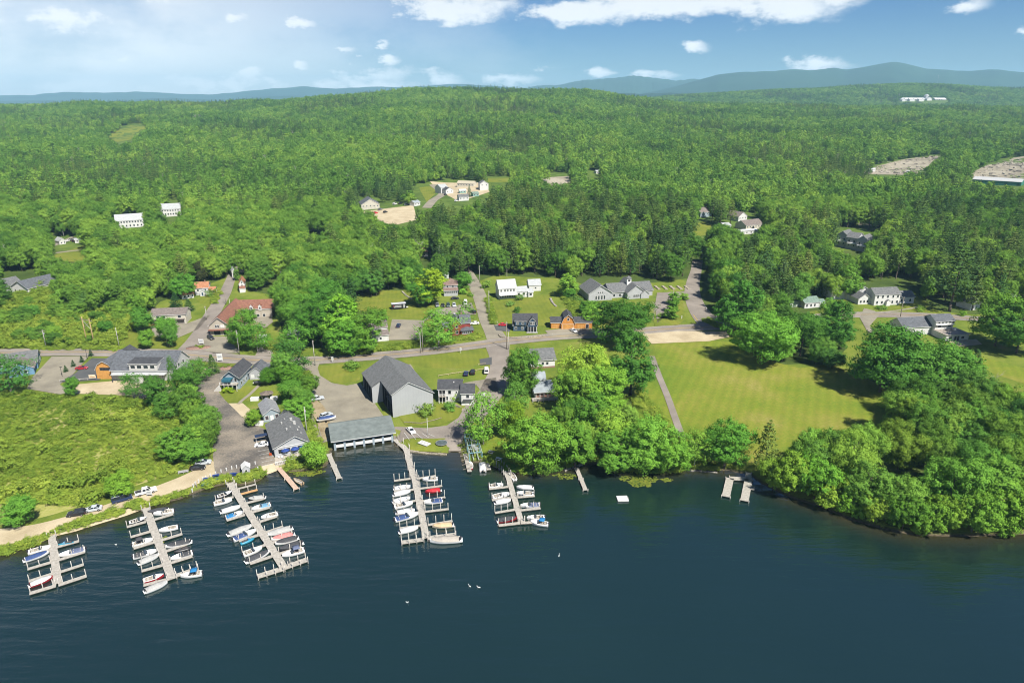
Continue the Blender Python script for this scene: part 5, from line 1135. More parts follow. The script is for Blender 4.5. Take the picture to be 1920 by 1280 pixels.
# --- houses under the lakeside trees
b=B('house','white house with long grey roof mostly hidden behind the round bright maple','house',(1003,691),(1034,689)); L=b.L
b.wing(-2,0,L+3.5,12,3.9,3.0,'x',WHITE,RGREY,over=.6); b.win('f',[3.4,5.4],1.6,1.0,1.2); b.box('brick_base',-2.02,L+1.5,-.03,0,-1.2,.8,BRICKW)
b=B('cottage','tiered cottage with pale blue-grey roofs and white deck in the lakeside trees','cottage',(1006,748),(1040,746)); L=b.L
b.wing(-.5,0,L,6.5,2.9,1.6,'x',WHITE,mat('roof_blue_grey',(.33,.37,.40),.7,.07,.7),'shed',over=.6,walls='lrb'); b.wing(0,6.6,4.6,6.5,5.4,2.0,'x',WHITE,mat('roof_blue_grey',(.33,.37,.40)),over=.4); b.win('f',[2.2,3.6],4.0,.9,1.0,at=6.6)
b.box('room_back',-.3,L-.8,.5,.6,-.5,2.8,BRICKW); b.porch(-2,L+1.5,-2.8,0,.6,1.0,5); 
for k in range(5): b.box('post',-.3+k*(L-.6)/4.2,-.1+k*(L-.6)/4.2,.0,.16,-.2,2.9,WTRIM)
# --- right hand side
b=B('cottage','white cottage with pale green roof and side annexes behind the pale maple','cottage',(1508,578.5),(1536,576)); L=b.L
b.wing(0,0,L,8,3.2,2.2,'x',WHITE,RGREEN); b.win('f',[1.4,4,6.4],.9,1.0,1.4); b.wing(L+.02,0,3.6,5,2.6,1.3,'x',WHITE,RGREEN,over=.3); b.wing(-6.5,4,6.4,7,3.2,2.2,'x',PALEG,RGREEN,over=.4)
b=B('inn','large white two-storey inn with grey roofs, angled wings and a long window row','inn',(1638,573),(1685,571)); L=b.L
b.wing(0,0,L,9,6.2,2.8,'x',WHITE,RGREY); b.win('f',[1.7,4.6,7.6,10.8,13.6],4.2,1.0,1.5,pane=GLASS); b.win('f',[1.7,4.6,10.8,13.6],1.0,1.0,1.5); b.win('f',[7.6],.2,1.1,2.2,name='door',pane=DARK); b.wing(6.6,-1.4,2.2,1.38,2.5,.8,'y',WTRIM,RGREY,over=.2)
b.wing(L+.02,1.5,10,8,3.8,2.6,'x',WHITE,RGREY); b.win('f',[L+2.5,L+7.6],1.2,1.0,1.5,at=1.5)
b.wing(-7.5,3,7.4,10,3.4,2.6,'y',WHITE,RGREY); b.win('f',[-6,-4,-2],1,1,1.3,at=3); b.wing(-5,9,8,9,6.0,2.6,'y',WHITE,RGREY); b.wing(-17,14,9,9,6.2,2.8,'y',WHITE,RGREY); b.win('f',[-13,-15],4.2,.9,1.3,at=14); b.win('r',[17,20],4.2,.9,1.3,at=-8); b.wing(-8.6,12,4,6,3.6,1.6,'x',WHITE,RGREY)
b=B('lakeside_restaurant','white two-level building with dark grey roof and flat terrace near the right edge','restaurant',(1772,639.5),(1815,637)); L=b.L
b.wing(0,0,L,8,3.0,0,'x',WHITE,mat('flat_roof_terrace',(.4,.35,.3),.9,.15,1),'flat',over=.5); b.win('f',[2.4,L-3.2],.9,1.6,1.1); b.win('f',[L*.42,L*.42+1.5],.1,1.2,2.2,name='door',pane=DARK)
b.wing(.2,8.02,L-2.5,8,7.4,2.2,'x',WHITE,RBLUE,over=.6); b.win('f',[2.5,7.8],4.2,1.6,1.3,at=8.02); b.win('f',[2+k*1.9 for k in range(5)],6.2,1.1,.8,at=8.02,pane=GLASS); b.box('eave_band',.2,L-2.2,6.9,8,5.6,5.75,WTRIM)
b.wing(-15,10,15,10,4.4,3.2,'x',WHITE,RBLUE,over=.6); b.box('tank',L-3.4,L-2,5.6,7,3.05,4.2,WTRIM)
for A,Bq,lab in (((1819,582),(1836,580),'small white barn behind the round golden-green maple'),((1889,575),(1906,574),'pale shed with grey roof beyond the golden-green maple')):
    b=B('barn',lab,'barn',A,Bq); b.wing(0,0,b.L,9,3.8,2.8,'y',WHITE,RGREY,over=.4); b.win('f',[1.6,4],.8,.9,1.1)
b=B('house','dark blue house glimpsed between the trees at the head of the field','house',(1530,634),(1545,633)); b.wing(0,0,b.L,8,5.6,2.6,'x',NAVY,RDARK); b.win('f',[1,2.6],3.8,.8,1.1); b.win('f',[1,2.6],1,.8,1.2)
# --- left background
b=B('apartment_house','long white grey-roofed apartment house high among trees behind the weeping willow','apartment house',(219,429),(271,425)); L=b.L; b.wing(0,0,L,10,6.5,4.5,'x',WHITE,RMETAL); b.win('f',[2+k*(L-4)/8 for k in range(9)],4.4,1.1,1.3); b.win('f',[2+k*(L-4)/6 for k in range(7)],1.2,1.1,1.5)
b=B('apartment_house','white block with grey roof highest on the left wooded slope','apartment house',(302,407),(340,405)); L=b.L; b.wing(0,0,L,10,7,4.2,'x',WHITE,RMETAL); b.win('f',[2+k*(L-4)/6 for k in range(7)],5,1.1,1.1); b.win('f',[2+k*(L-4)/6 for k in range(7)],1.6,1.1,1.5)
b=B('cottage','small tan-roofed white cottage at the far left wooded road','cottage',(85,430),(99,429)); b.wing(0,0,b.L,8,2.8,3.0,'x',WHITE,RTAN); b.chim(1,4,5,7,.7)
b=B('cottage','white gabled cottage beside parked cars on the far left road','cottage',(112,459),(124,457)); b.wing(0,0,b.L,7,2.8,2.2,'y',WHITE,RMETAL); b.win('f',[1.5,3.6],.9,.8,1)
b=B('mobile_home','low white mobile home on the far left road','mobile home',(141,456),(163,454)); b.wing(0,0,b.L,4.5,2.6,.8,'x',WHITE,RMETAL); b.win('f',[1.6,4,6.5],1,.9,.9)
b=B('house','little white roof among trees below the long white apartment house','house',(241,452),(254,451)); b.wing(0,0,b.L,6,3,1.8,'y',WHITE,WTRIM); b.win('f',[1.5,3.5],1,.8,1)
b=B('long_house','long white building with slate roof and front gable at the left edge of the picture','building',(24,549),None,L=14,rz=R(-22)); b.wing(0,0,14,46,4.0,3.6,'y',WHITE,RBLUE,over=.6); b.win('f',[3,7,11],1.2,1.2,1.5); b.wing(-12,-8,11.9,15,4.2,3.6,'y',WHITE,RGREY); b.win('f',[-9,-4.5],1.2,1.1,1.5,at=-8); b.win('f',[-6.6],4.2,1,1,at=-8)
b=B('industrial_shed','blue-grey roofed shed glimpsed in the middle woods','shed',(571,434),(602,431)); b.wing(0,0,b.L,8,3,1.5,'x',LGREY,mat('roof_blue_grey',(.33,.37,.40)))
# --- middle clearings
def small(name,lab,cat,A,Bq,d,ze,rise,rd,wl,rf,wins=()):
    b=B(name,lab,cat,A,Bq); b.wing(0,0,b.L,d,ze,rise,rd,wl,rf,over=.4)
    n=max(2,int(b.L/3.2)); b.win('f',[b.L*(k+.5)/n for k in range(n)],max(.8,ze-2.0),1.0,1.1); return b
small('workshop','big cream gabled workshop with slate roof beside the contractor yard','workshop',(678,394),(712,391),20,5,5,'y',CREAM,RBLUE)
small('shed','slate-roofed open shed at the right of the contractor yard','shed',(777,387),(788,385),7,3.4,1.6,'x',WHITE,mat('roof_blue_grey',(.33,.37,.40)))
small('house','grey-roofed white house left in the hillside yard','house',(827,363),(840,361),12,6,3,'x',WHITE,RMETAL)
small('garage','white garage with dark gable in front of the hillside yard house','garage',(836,364),(850,362),8,4,2.6,'y',WHITE,RDARK)
small('barn','long cream building at the back of the hillside yard','barn',(857,351),(888,350),9,4.5,2.4,'x',CREAM,mat('tan_metal',(.5,.45,.33),.6,.06))
small('house','tall white gabled house at the right end of the hillside yard','house',(900,357),(916,356),11,7,3,'y',WHITE,RGREY)
small('shed','low green shed left of the dark spruce in the hillside yard','shed',(862,363),(874,362),5,3,1.2,'x',mat('teal_siding',(.25,.42,.36),.8,.08),WTRIM)
small('shed','low green shed right of the dark spruce in the hillside yard','shed',(887,369),(898,368),6,3.4,1.2,'x',mat('teal_siding',(.25,.42,.36)),RGREEN)
small('shed','grey-roofed white shed in front of the hillside yard','shed',(861,377),(879,376),7,4,2.2,'x',WHITE,RGREY)
small('cabin','tiny white cabin beside the far sandy clearing','cabin',(1118,326),(1127,325),5,3,1.3,'x',WHITE,RMETAL)
# --- right background
small('house','grey-roofed house left in the pine wood right of the wooded street','house',(1313,408),(1334,406),11,4.5,3.5,'x',BLUEG,RTAN)
small('house','white-gabled house with tan roof in the pine wood','house',(1384,416),(1400,414),14,4.5,3.5,'y',WHITE,RTAN)
small('house','tan-roofed long house in the pine wood','house',(1398,432),(1430,428),12,4,3.4,'x',CREAM,RTAN)
small('carport','white-roofed carport in front of the tan-roofed long house','carport',(1388,440),(1420,438),6,3,.6,'x',WHITE,WTRIM)
small('house','pale low house left of the tan-roofed long house','house',(1357,431),(1370,430),8,3.4,1.8,'x',LGREY,RMETAL)
b=B('condominium','grey stepped condominium with many white balconies among pines','condominium',(1566,462),(1604,468),L=30)
for k in range(5):
    b.wing(k*8,-k*2.0,7.9,12,9-k*.4,3,'x' if k%2 else 'y',LGREY,RGREY); b.win('f',[k*8+2,k*8+5.6],5.6-k*.4,1.3,1.5,at=-k*2.0); b.win('f',[k*8+2,k*8+5.6],2.4,1.3,1.5,at=-k*2.0); b.box('balcony',k*8+1,k*8+6.8,-k*2.0-1.4,-k*2.0,4.2-k*.4,5.2-k*.4,WTRIM)
b=B('warehouse','long green warehouse with white roof at the right edge above the woods','warehouse',(1822,345),(1914,349)); b.wing(0,0,b.L,26,5.5,2.5,'x',TEALW,mat('white_roof',(.52,.53,.52),.6,.04),over=.4)
for k in range(5): b.box('loading_door',8+k*12,11+k*12,-.08,0,0,3.6,mat('dark_green_door',(.02,.09,.07),.7,.1))
for A,Bq,lab in (((1633,322),(1641,322),'white trailer at the left end of the logged clearing'),((1699,324),(1705,324),'small white trailer below the middle of the logged clearing'),((1754,325),(1764,325),'white trailer between the two logged clearings')):
    small('trailer',lab,'trailer',A,Bq,4,2.8,.4,'x',WHITE,WTRIM)
b=B('resort_hotel','distant white resort hotel with long wings and a central tower on the wooded ridge','hotel',(1694,190),(1774,188.5))
L=b.L; z=10
b.wing(0,0,L*.66,30,z,6,'x',LGREY,WHITE,over=1); b.wing(L*.74,0,L*.26,28,z,6,'x',LGREY,WHITE,over=1); b.wing(L*.5,-12,28,40,z+2,8,'y',WHITE,RMETAL,over=1); b.box('tower',L*.5+8,L*.5+20,5,17,z,z+17,WHITE); b.hip(L*.5+6,3,16,16,z+17,7,WHITE,RMETAL,z0=z+14)
for k in range(5): b.wing(-60+k*26,-60-(k%2)*18,18,16,8,5,'x' if k%2 else 'y',WHITE,WTRIM,over=.8)
b.win('f',[12+k*14 for k in range(int(L*.45/14))],5,4,5); b.win('f',[L*.78+k*14 for k in range(3)],5,4,5)
b=B('cottage','white cottage on the far ridge below the radio mast','cottage',(1803,163),(1813,163)); b.wing(0,0,b.L,18,8,5,'x',WHITE,WTRIM); b.win('f',[8,16],3,3,3)
for x,y,lab in ((128,262,'pale roof farthest left on the hazy slope'),(52,236,'low white roof at the far left forest'),):
    small('house',lab,'house',(x,y),(x+11,y),14,5,4,'x',WHITE,WTRIM)
# ================================================================ DOCKS
DECK=mat('dock_boards',(.47,.44,.385),.85,.12,1.5,stripe=(0,.28,.35)); DECKO=mat('dock_boards_orange',(.62,.36,.16),.85,.1,1.5,stripe=(0,.28,.35)); DECKP=mat('dock_boards_pink',(.60,.44,.33),.85,.1,1.5,stripe=(0,.28,.35))
PILE=mat('dock_pile',(.52,.49,.44),.85,.15,3); DARKW=mat('dock_underside',(.10,.09,.075),.9,.2,2)
def plank(a,b,w,z=.62,m=DECK,name='deck',parent=None,t=.14):
    a=Vector((a.x,a.y,0)); b=Vector((b.x,b.y,0)); d=b-a; mb=MB(); L=d.length
    mb.box(0,L,-w/2,w/2,-t,0); o=mb.build(name,[m],None); 
    return o,L,atan2(d.y,d.x),a
def dock(label,main,width,fingers,fw=.95,piles=2,ph=1.5,far_piles=(),group=None,mm=DECK):
    """main: px polyline; fingers: (x0,y0,x1,y1[,width[,material]]) from the walkway outwards"""
    pts=[P(x,y,.62) for x,y in main]; o0=pts[0]
    e=empty('dock',label,'dock',(o0.x,o0.y,0),0,group)
    def seg(a,b,w,z,m,name,piles_=0,both=False):
        d=Vector((b.x-a.x,b.y-a.y,0)); L=d.length; rz=atan2(d.y,d.x); mb=MB(); mb.box(0,L,-w/2,w/2,-.16,0)
        o=link(name,mb.mesh(name,m),e,(a.x-o0.x,a.y-o0.y,z),rz)
        mb=MB(); mb.box(.1,L-.1,-w/2+.08,w/2-.08,-.34,-.165); link('stringer',mb.mesh('stringer',DARKW),o)
        k=0
        for i in range(piles_):
            x=L*(i+ (0.5 if piles_==1 else 0))/(piles_-1 if piles_>1 else 1); x=min(max(x,.1),L-.12)
            for s in ((1,-1) if both else (1,)):
                mb=MB(); mb.cyl((0,0,-2.6),(0,0,ph*(.85+.3*random.random())),.11,.10,7); link('pile',mb.mesh('pile',PILE),e,(a.x-o0.x+d.x/L*x-d.y/L*(w/2+.1)*s,a.y-o0.y+d.y/L*x+d.x/L*(w/2+.1)*s,z))
        return o
    for i in range(len(pts)-1): seg(pts[i],pts[i+1],width,.62+.004*(i%2),mm,'walkway',3,True)
    for f in fingers:
        a=P(f[0],f[1],.56); b=P(f[2],f[3],.56); w=f[4] if len(f)>4 else fw; m=f[5] if len(f)>5 else mm
        flip=(b.x<a.x)
        seg(a,b,w,.57,m,'finger',f[6] if len(f)>6 else (piles+1 if w<1.3 else 4),w>1.3) if not flip else seg(b,a,w,.57,m,'finger',f[6] if len(f)>6 else (piles+1 if w<1.3 else 4),w>1.3)
    return e
def Z(ox,oy,s): return lambda x,y:(ox+x/s,oy+y/s)
c1=Z(0,860,4.572); c2=Z(220,930,6.739); c3=Z(395,890,6.246); c5=Z(720,880,8.531); c6=Z(840,880,7.385); c4=Z(1020,780,4.364); c7=Z(640,800,4.571)
def fl(c,l,*ex): return [tuple(c(*q[:2]))+tuple(c(*q[2:4]))+(tuple(q[4:]) or tuple(ex)) for q in l]
dock('short grey floating dock nearest the left edge of the lake, with eight fingers',[c1(442,656),c1(495,1062)],1.75,fl(c1,[(440,780,262,812),(437,882,235,942),(448,980,245,1045),(490,752,678,700),(505,862,728,792),(515,966,718,900)])+fl(c1,[(480,1082,252,1150),(500,1078,742,998)],1.1))
dock('second grey floating dock from the left, its end resting beside a red striped boat',[c2(360,148),c2(690,1040)],1.95,fl(c2,[(360,318,118,385),(415,440,165,512),(478,570,205,655),(530,735,300,800),(590,860,305,940),(645,1040,330,1120),(455,295,705,220),(560,550,820,470),(615,690,880,600),(672,838,948,752)])+fl(c2,[(735,1000,1020,900)],1.35))
dock('third grey floating dock with a wide T-shaped end',[c3(222,92),c3(262,150),c3(860,1085)],1.95,fl(c3,[(268,255,55,300),(400,462,185,530),(560,700,330,770),(640,815,370,905),(725,945,460,1035),(405,330,630,272),(480,435,690,375),(558,550,775,480),(640,670,850,600),(720,790,965,700),(800,920,1065,840),(300,165,530,105,.7)])+[tuple(c3(340,225)+c3(548,170))+(.9,DECKO)]+fl(c3,[(850,1090,545,1185),(850,1085,1130,985)],1.75))
dock('long grey pier running out from the boathouse corner past two rows of boats',[(741,823),(762,842),(771,878),c5(505,190),c5(675,1090)],1.9,fl(c5,[(425,140,160,175),(475,315,160,350),(515,490,150,560),(560,680,200,700),(610,885,250,935),(530,140,830,95),(575,300,930,255),(615,500,980,435),(655,670,1035,625),(705,880,1095,815)],.85)+fl(c5,[(640,1110,275,1160),(690,1090,1150,1030)],1.5),piles=3,ph=1.9)
dock('short curved pier with boats right of the picnic lawn',[(935,872),(946,882),c6(830,90),c6(1015,720)],1.6,fl(c6,[(830,235,570,265),(870,385,610,420),(925,550,650,595),(970,380,1200,360),(1010,560,1280,530)],.85)+fl(c6,[(1000,735,700,770),(1010,735,1180,725)],1.0),piles=3,ph=1.8)
dock('narrow pinkish wooden jetty beside the tan covered boat',[(522,876),(556,916)],1.5,[],mm=DECKP,piles=1,ph=.2)
dock('grey plank jetty at the left side of the boathouse',[(616,850),(636,896)],1.5,[],piles=1,ph=.2)
dock('small white jetty alone in front of the bright lakeside maple',[(1081,877),(1098,918)],1.3,[],piles=1,ph=.25)
dock('H-shaped pale dock reaching out from the wooded bank',[c4(1675,460),c4(1672,512)],1.6,[tuple(c4(1672,512)+c4(1520,505))+(2.0,DECK,2),tuple(c4(1522,505)+c4(1488,655))+(2.3,DECK,2),tuple(c4(1675,512)+c4(1640,690))+(2.3,DECK,2),tuple(c4(1690,590)+c4(1722,595))+(1.0,DECK,2)],ph=.3)
# swim raft
p=P(1167,936,0); e=empty('swim_raft','white square swimming raft floating alone off the wooded shore','raft',(p.x,p.y,0),R(3)); MB().box(-1.6,1.6,-1.3,1.3,.12,.5).build('raft_deck',mat('raft_white',(.74,.74,.71),.6,.05),e); MB().box(-1.4,1.4,-1.1,1.1,-.3,.118).build('float',DARKW,e); MB().box(1.6,1.68,-.4,.4,-.6,.7).build('ladder',PILE,e)

# ================================================================ BOATS
HULLW=mat('hull_white',(.76,.76,.75),.35,.03,1,spec=.5); HULLR=mat('hull_red',(.42,.03,.04),.35,.05,1,spec=.5); HULLB=mat('hull_teal',(.03,.28,.42),.4,.06,1,spec=.5); HULLD=mat('hull_black',(.04,.04,.045),.4,.1,1,spec=.5); HULLC=mat('hull_cream',(.66,.58,.44),.45,.05,1); HULLK=mat('hull_wood',(.50,.36,.22),.5,.1,2)
COV={'white':mat('cover_white',(.70,.70,.69),.7,.06,2,bump=.3),'grey':mat('cover_grey',(.46,.46,.44),.85,.07,2,bump=.3),'black':mat('cover_charcoal',(.075,.078,.085),.85,.12,2,bump=.3),'blue':mat('cover_blue',(.05,.09,.23),.85,.1,2,bump=.3),'slate':mat('cover_slate',(.14,.17,.27),.85,.1,2,bump=.3),'bright':mat('cover_brightblue',(.02,.20,.46),.8,.1,2,bump=.3),'sky':mat('cover_lightblue',(.15,.34,.50),.8,.08,2,bump=.3),'red':mat('cover_red',(.55,.03,.04),.7,.1,2,bump=.3),'pink':mat('cover_pink',(.68,.27,.25),.8,.1,2,bump=.3),'tan':mat('cover_tan',(.66,.48,.29),.85,.06,2,bump=.3),'beige':mat('cover_beige',(.48,.44,.38),.85,.06,2,bump=.3)}
MOTOR=mat('motor_black',(.03,.03,.035),.4,.1,2); MOTORW=mat('motor_grey',(.35,.36,.37),.4,.1,2); COCK=mat('cockpit_tan',(.42,.38,.32),.8,.15,2); COCKD=mat('cockpit_dark',(.10,.09,.09),.8,.2,2); SEAT=mat('boat_seat',(.62,.58,.52),.6,.1,3); WSH=mat('windscreen',(.06,.08,.10),.15,.1,2,spec=.7)
def hb(f): return (.86+.14*min(1,f*4)) if f<.45 else max(0,(1-((f-.45)/.55)**2.2))
def hull_mesh(L,Bm,H,m,stripe=None):
    b=MB(); rings=[]; n=13
    for i in range(n):
        f=i/(n-1); x=-L/2+L*f; w=max(Bm/2*hb(f),.03); top=H*(.82+.30*f**2); kz=-.32+.30*max(0,(f-.72)/.28)**1.5*1.5
        rings.append([(x,-w,top),(x,-w*.93,top*.35),(x,-w*.62,-.08+kz*.2),(x,0,kz),(x,w*.62,-.08+kz*.2),(x,w*.93,top*.35),(x,w,top)])
    b.loft(rings,closed=False,smooth=True,caps=False)
    b.face([r for r in rings[0]][::-1]); 
    return b.mesh('hull',m),rings
def boat_cover(L,Bm,H,col,f0=.03,f1=.94,hump=.42):
    b=MB(); rings=[]; n=17
    for i in range(n):
        f=f0+(f1-f0)*i/(n-1); x=-L/2+L*f; w=max(Bm/2*hb(f),.03)+.015; top=H*(.82+.30*f**2); 
        hh=hump*(1 if .2<f<.62 else max(.22,1-abs(f-.41)*1.9))*(1.0+.25*math.exp(-((f-.55)/.06)**2)); sag=.10*math.sin(i*2.1)
        rings.append([(x,-w,top-.10),(x,-w*.97,top+.03),(x,-w*.55,top+hh*.62-sag*.4),(x,0,top+hh-sag*.3),(x,w*.55,top+hh*.62-sag*.2),(x,w*.97,top+.03),(x,w,top-.10)])
    b.loft(rings,closed=False,smooth=True,caps=False); b.face(rings[0][::-1]); b.face(rings[-1]); return b.mesh('cover',COV[col])
def motor_mesh(sc_=1,m=None):
    b=MB(); b.box(-.34*sc_,.12*sc_,-.18*sc_,.18*sc_,.75,1.35*sc_,tx=.05,ty=.04); b.box(-.18*sc_,.02,-.07,.07,-.5,.76); return b.mesh('outboard_motor',m or MOTOR)
BP={}
def boat_proto(kind,col,hull='w'):
    key=(kind,col,hull)
    if key in BP: return BP[key]
    HM={'w':HULLW,'r':HULLR,'b':HULLB,'k':HULLD,'c':HULLC,'o':HULLK}[hull]; parts=[]; L,Bm,H=6.2,2.35,.95
    if kind=='dinghy': L,Bm,H=3.2,1.5,.5
    if kind=='row': L,Bm,H=4.3,1.6,.6
    if kind in('cover','half','open','bimini','console','row','dinghy'):
        hm,rg=hull_mesh(L,Bm,H,HM); parts.append(('hull',hm,[]))
    if kind=='cover':
        parts.append(('cover',boat_cover(L,Bm,H,col),[])); b=MB(); b.box(-L/2-.55,-L/2,-Bm*.36,Bm*.36,.32,.42); parts.append(('swim_platform',b.mesh('swim_platform',HULLW),[])); parts.append(('outboard_motor',motor_mesh(),[]))
    if kind in('half','open','bimini','console','row','dinghy'):
        # deck ring with a sunken cockpit
        c0,c1=(.08,.62) if kind!='row' else (.06,.85)
        def tp(f,s,inw=1.0): w=max(Bm/2*hb(f),.03); return (-L/2+L*f,w*s*inw,H*(.82+.30*f**2))
        d=MB(); fs=[0]+[c0+(c1-c0)*k/5 for k in range(6)]; 
        for a,b_ in zip(fs[1:-1],fs[2:]):
            for s in(-1,1): q=[tp(a,s),tp(b_,s),tp(b_,s,.80),tp(a,s,.80)]; d.face(q if s<0 else q[::-1])
        d.face([tp(0,-1),tp(c0,-1),tp(c0,1),tp(0,1)]); fr=[c1+(1-c1)*k/6 for k in range(7)]
        for a,b_ in zip(fr[:-1],fr[1:]): d.face([tp(a,-1),tp(b_,-1),tp(b_,1),tp(a,1)])
        parts.append(('foredeck',d.mesh('foredeck',HULLW if hull!='o' else HULLK),[]))
        c=MB(); zf=H*.28
        w0=[tp(f,1,.80) for f in fs[1:]]; 
        pts=[(x,-y,z) for x,y,z in w0]+[(x,y,z) for x,y,z in w0[::-1]]
        c.face([(x,y,zf) for x,y,z in pts]); 
        for i in range(len(pts)): a=pts[i]; b_=pts[(i+1)%len(pts)]; c.face([(a[0],a[1],zf),a,b_,(b_[0],b_[1],zf)])
        parts.append(('cockpit',c.mesh('cockpit',COCK if hull!='k' else COCKD),[]))
        for x,w_ in (((-L*.33,.8),(-L*.08,.75)) if kind!='console' else ((-L*.15,.5),)):
            if kind in('dinghy','row'): b=MB(); b.box(x,x+.3,-Bm*.36,Bm*.36,zf+.2,zf+.28); parts.append(('seat',b.mesh('seat',SEAT),[])); continue
            for s in ((-.55,),(.55,)) if kind!='console' else ((0,),): b=MB(); b.box(x,x+.55,s[0]-.25,s[0]+.25,zf,zf+.45); b.box(x,x+.12,s[0]-.25,s[0]+.25,zf+.45,zf+.85); parts.append(('seat',b.mesh('seat',SEAT),[]))
        if kind in('open','bimini','half'):
            b=MB(); x=-L/2+L*.60; z=H*1.0; b.hexa([(x-.5,-.98,z),(x+.05,-.6,z+.02),(x+.05,.6,z+.02),(x-.5,.98,z)],[(x-.75,-.95,z+.42),(x-.3,-.58,z+.45),(x-.3,.58,z+.45),(x-.75,.95,z+.42)]); parts.append(('windscreen',b.mesh('windscreen',WSH),[]))
        if kind=='console':
            b=MB(); b.box(.0,.7,-.4,.4,.25,1.25,tx=.12,ty=.05); parts.append(('console',b.mesh('console',HULLW),[])); b=MB(); b.box(.05,.15,-.38,.38,1.25,1.55); parts.append(('windscreen',b.mesh('windscreen',WSH),[]))
        if kind=='half': parts.append(('cover',boat_cover(L,Bm,H,col,.05,.56,.30),[]))
        if kind=='bimini':
            b=MB(); rings=[[(-L*.30+1.9*k/4,-1.0,1.95+.12*sin(pi*k/4)),(-L*.30+1.9*k/4,0,2.12+.12*sin(pi*k/4)),(-L*.30+1.9*k/4,1.0,1.95+.12*sin(pi*k/4)),(-L*.30+1.9*k/4,1.0,1.90),(-L*.30+1.9*k/4,-1.0,1.90)] for k in range(5)]; b.loft(rings); parts.append(('bimini_top',b.mesh('bimini_top',COV[col]),[]))
            b=MB(); [b.cyl((-L*.25,s,.9),(-L*.30+.1,s,1.95),.03) or b.cyl((-L*.1,s,.9),(-L*.30+1.8,s,1.95),.03) for s in(-1,1)]; parts.append(('bimini_frame',b.mesh('bimini_frame',MOTORW),[]))
        mt=motor_mesh(.6 if kind in('dinghy','row') else 1,MOTORW if kind=='dinghy' else MOTOR); parts.append(('outboard_motor',mt,[]))
    if kind=='pontoon':
        L=6.8
        for s in(-.95,.95): b=MB(); b.cyl((-L/2,s,.1),(L/2-.5,s,.1),.3,.3,10); b.cyl((L/2-.5,s,.1),(L/2,s,.28),.3,.06,10); parts.append(('pontoon_tube',b.mesh('pontoon_tube',MOTORW),[]))
        b=MB(); b.box(-L/2+.2,L/2-.2,-1.25,1.25,.42,.52); parts.append(('deck',b.mesh('deck',COCK),[]))
        b=MB(); x0,x1=-L/2+.5,L/2-.3
        for q in((x0,x1,-1.22,-1.17),(x0,x1,1.17,1.22),(x0,x0+.05,-1.2,1.2),(x1-.05,x1,-1.2,1.2)): b.box(*q,.53,1.18)
        parts.append(('side_rail',b.mesh('side_rail',HULLW),[]))
        r=[]; b=MB()
        for k in range(9):
            x=x0+.02+(x1-x0-.04)*k/8; z=1.22+.30*sin(pi*k/8)**.5; r.append([(x,-1.24,1.1),(x,-1.22,1.2),(x,-.6,z+.1),(x,0,z+.16),(x,.6,z+.1),(x,1.22,1.2),(x,1.24,1.1)])
        b.loft(r,closed=False,caps=True); parts.append(('cover',b.mesh('cover',COV[col]),[])); parts.append(('outboard_motor',motor_mesh(),[])); 
    if kind=='jetski':
        L=3.1; rings=[]
        b=MB()
        for i in range(9):
            f=i/8; x=-L/2+L*f; w=max(.55*hb(f),.04); rings.append([(x,-w,.42),(x,-w*.8,-.05),(x,0,-.12+.2*f**3),(x,w*.8,-.05),(x,w,.42),(x,w*.5,.55+.15*f),(x,-w*.5,.55+.15*f)])
        b.loft(rings); parts.append(('hull',b.mesh('hull',HM),[])); b=MB(); b.box(-1.2,.15,-.2,.2,.55,.9,tx=.1,ty=.05); parts.append(('seat',b.mesh('seat',COCKD),[])); b=MB(); b.hexa([(.1,-.3,.55),(.9,-.15,.6),(.9,.15,.6),(.1,.3,.55)],[(.15,-.2,1.0),(.5,-.1,.95),(.5,.1,.95),(.15,.2,1.0)]); b.bar((.15,-.4,1.05),(.15,.4,1.05),.05,.05); parts.append(('handlebar',b.mesh('handlebar',COV[col]),[]))
    for i,(nm,me,_) in enumerate(parts):
        if nm=='outboard_motor': me.transform(__import__('mathutils').Matrix.Translation((-L/2-.05,0,0)))
    BP[key]=(parts,L); return BP[key]
def boat(kind,col,label,st,bw,hull='w',cat='boat',name='motorboat',scale=None,group='boats at the docks',z=0.0):
    parts,L=boat_proto(kind,col,hull); a=P(*st,.7); b=P(*bw,.7); d=b-a; s=scale or max(.72,min(1.25,d.length/(L+.3))); c=(a+b)/2
    e=empty(name,label,cat,(c.x,c.y,z),atan2(d.y,d.x),group); e.scale=(s,s*.5+.5,s*.4+.6)
    for nm,me,_ in parts: link(nm,me,e)
    return e
C=c1
boat('open','grey','small white open boat at the inner left slip of the first dock',C(262,790),C(415,752),scale=.8)
boat('cover','blue','white boat under a navy cover left of the first dock',C(205,862),C(420,790))
boat('half','slate','white runabout with slate-blue cover right of the first dock',C(735,765),C(500,825))
boat('jetski','sky','light blue personal watercraft tucked beside the first dock',C(625,708),C(505,728),'b','watercraft','jet_ski',scale=1.15)
boat('cover','white','white covered boat with dark red hull at the outer left slip of the first dock',C(250,1078),C(458,1002),'r')
C=c2
boat('open','black','dark grey open boat nearest shore left of the second dock',C(165,325),C(360,270),'k')
boat('open','black','white open boat beside a dark one nearest shore right of the second dock',C(680,180),C(490,212),scale=.85)
boat('cover','black','charcoal covered boat nearest shore right of the second dock',C(590,160),C(420,190),'k',scale=.8)
boat('bimini','black','white boat with charcoal canopy, upper of the three left of the second dock',C(180,610),C(455,530))
boat('half','black','white boat with charcoal cover and raised stern, middle left of the second dock',C(190,760),C(500,675))
boat('cover','grey','pale grey covered boat alongside the middle left of the second dock',C(265,835),C(535,725))
boat('open','grey','aluminium boat with red and white stripe left of the second dock',C(330,1060),C(590,985),'r')
boat('cover','grey','grey covered white boat at the outer left end of the second dock',C(345,1190),C(635,1070))
boat('console','grey','small white centre-console boat right of the second dock',C(770,375),C(520,430))
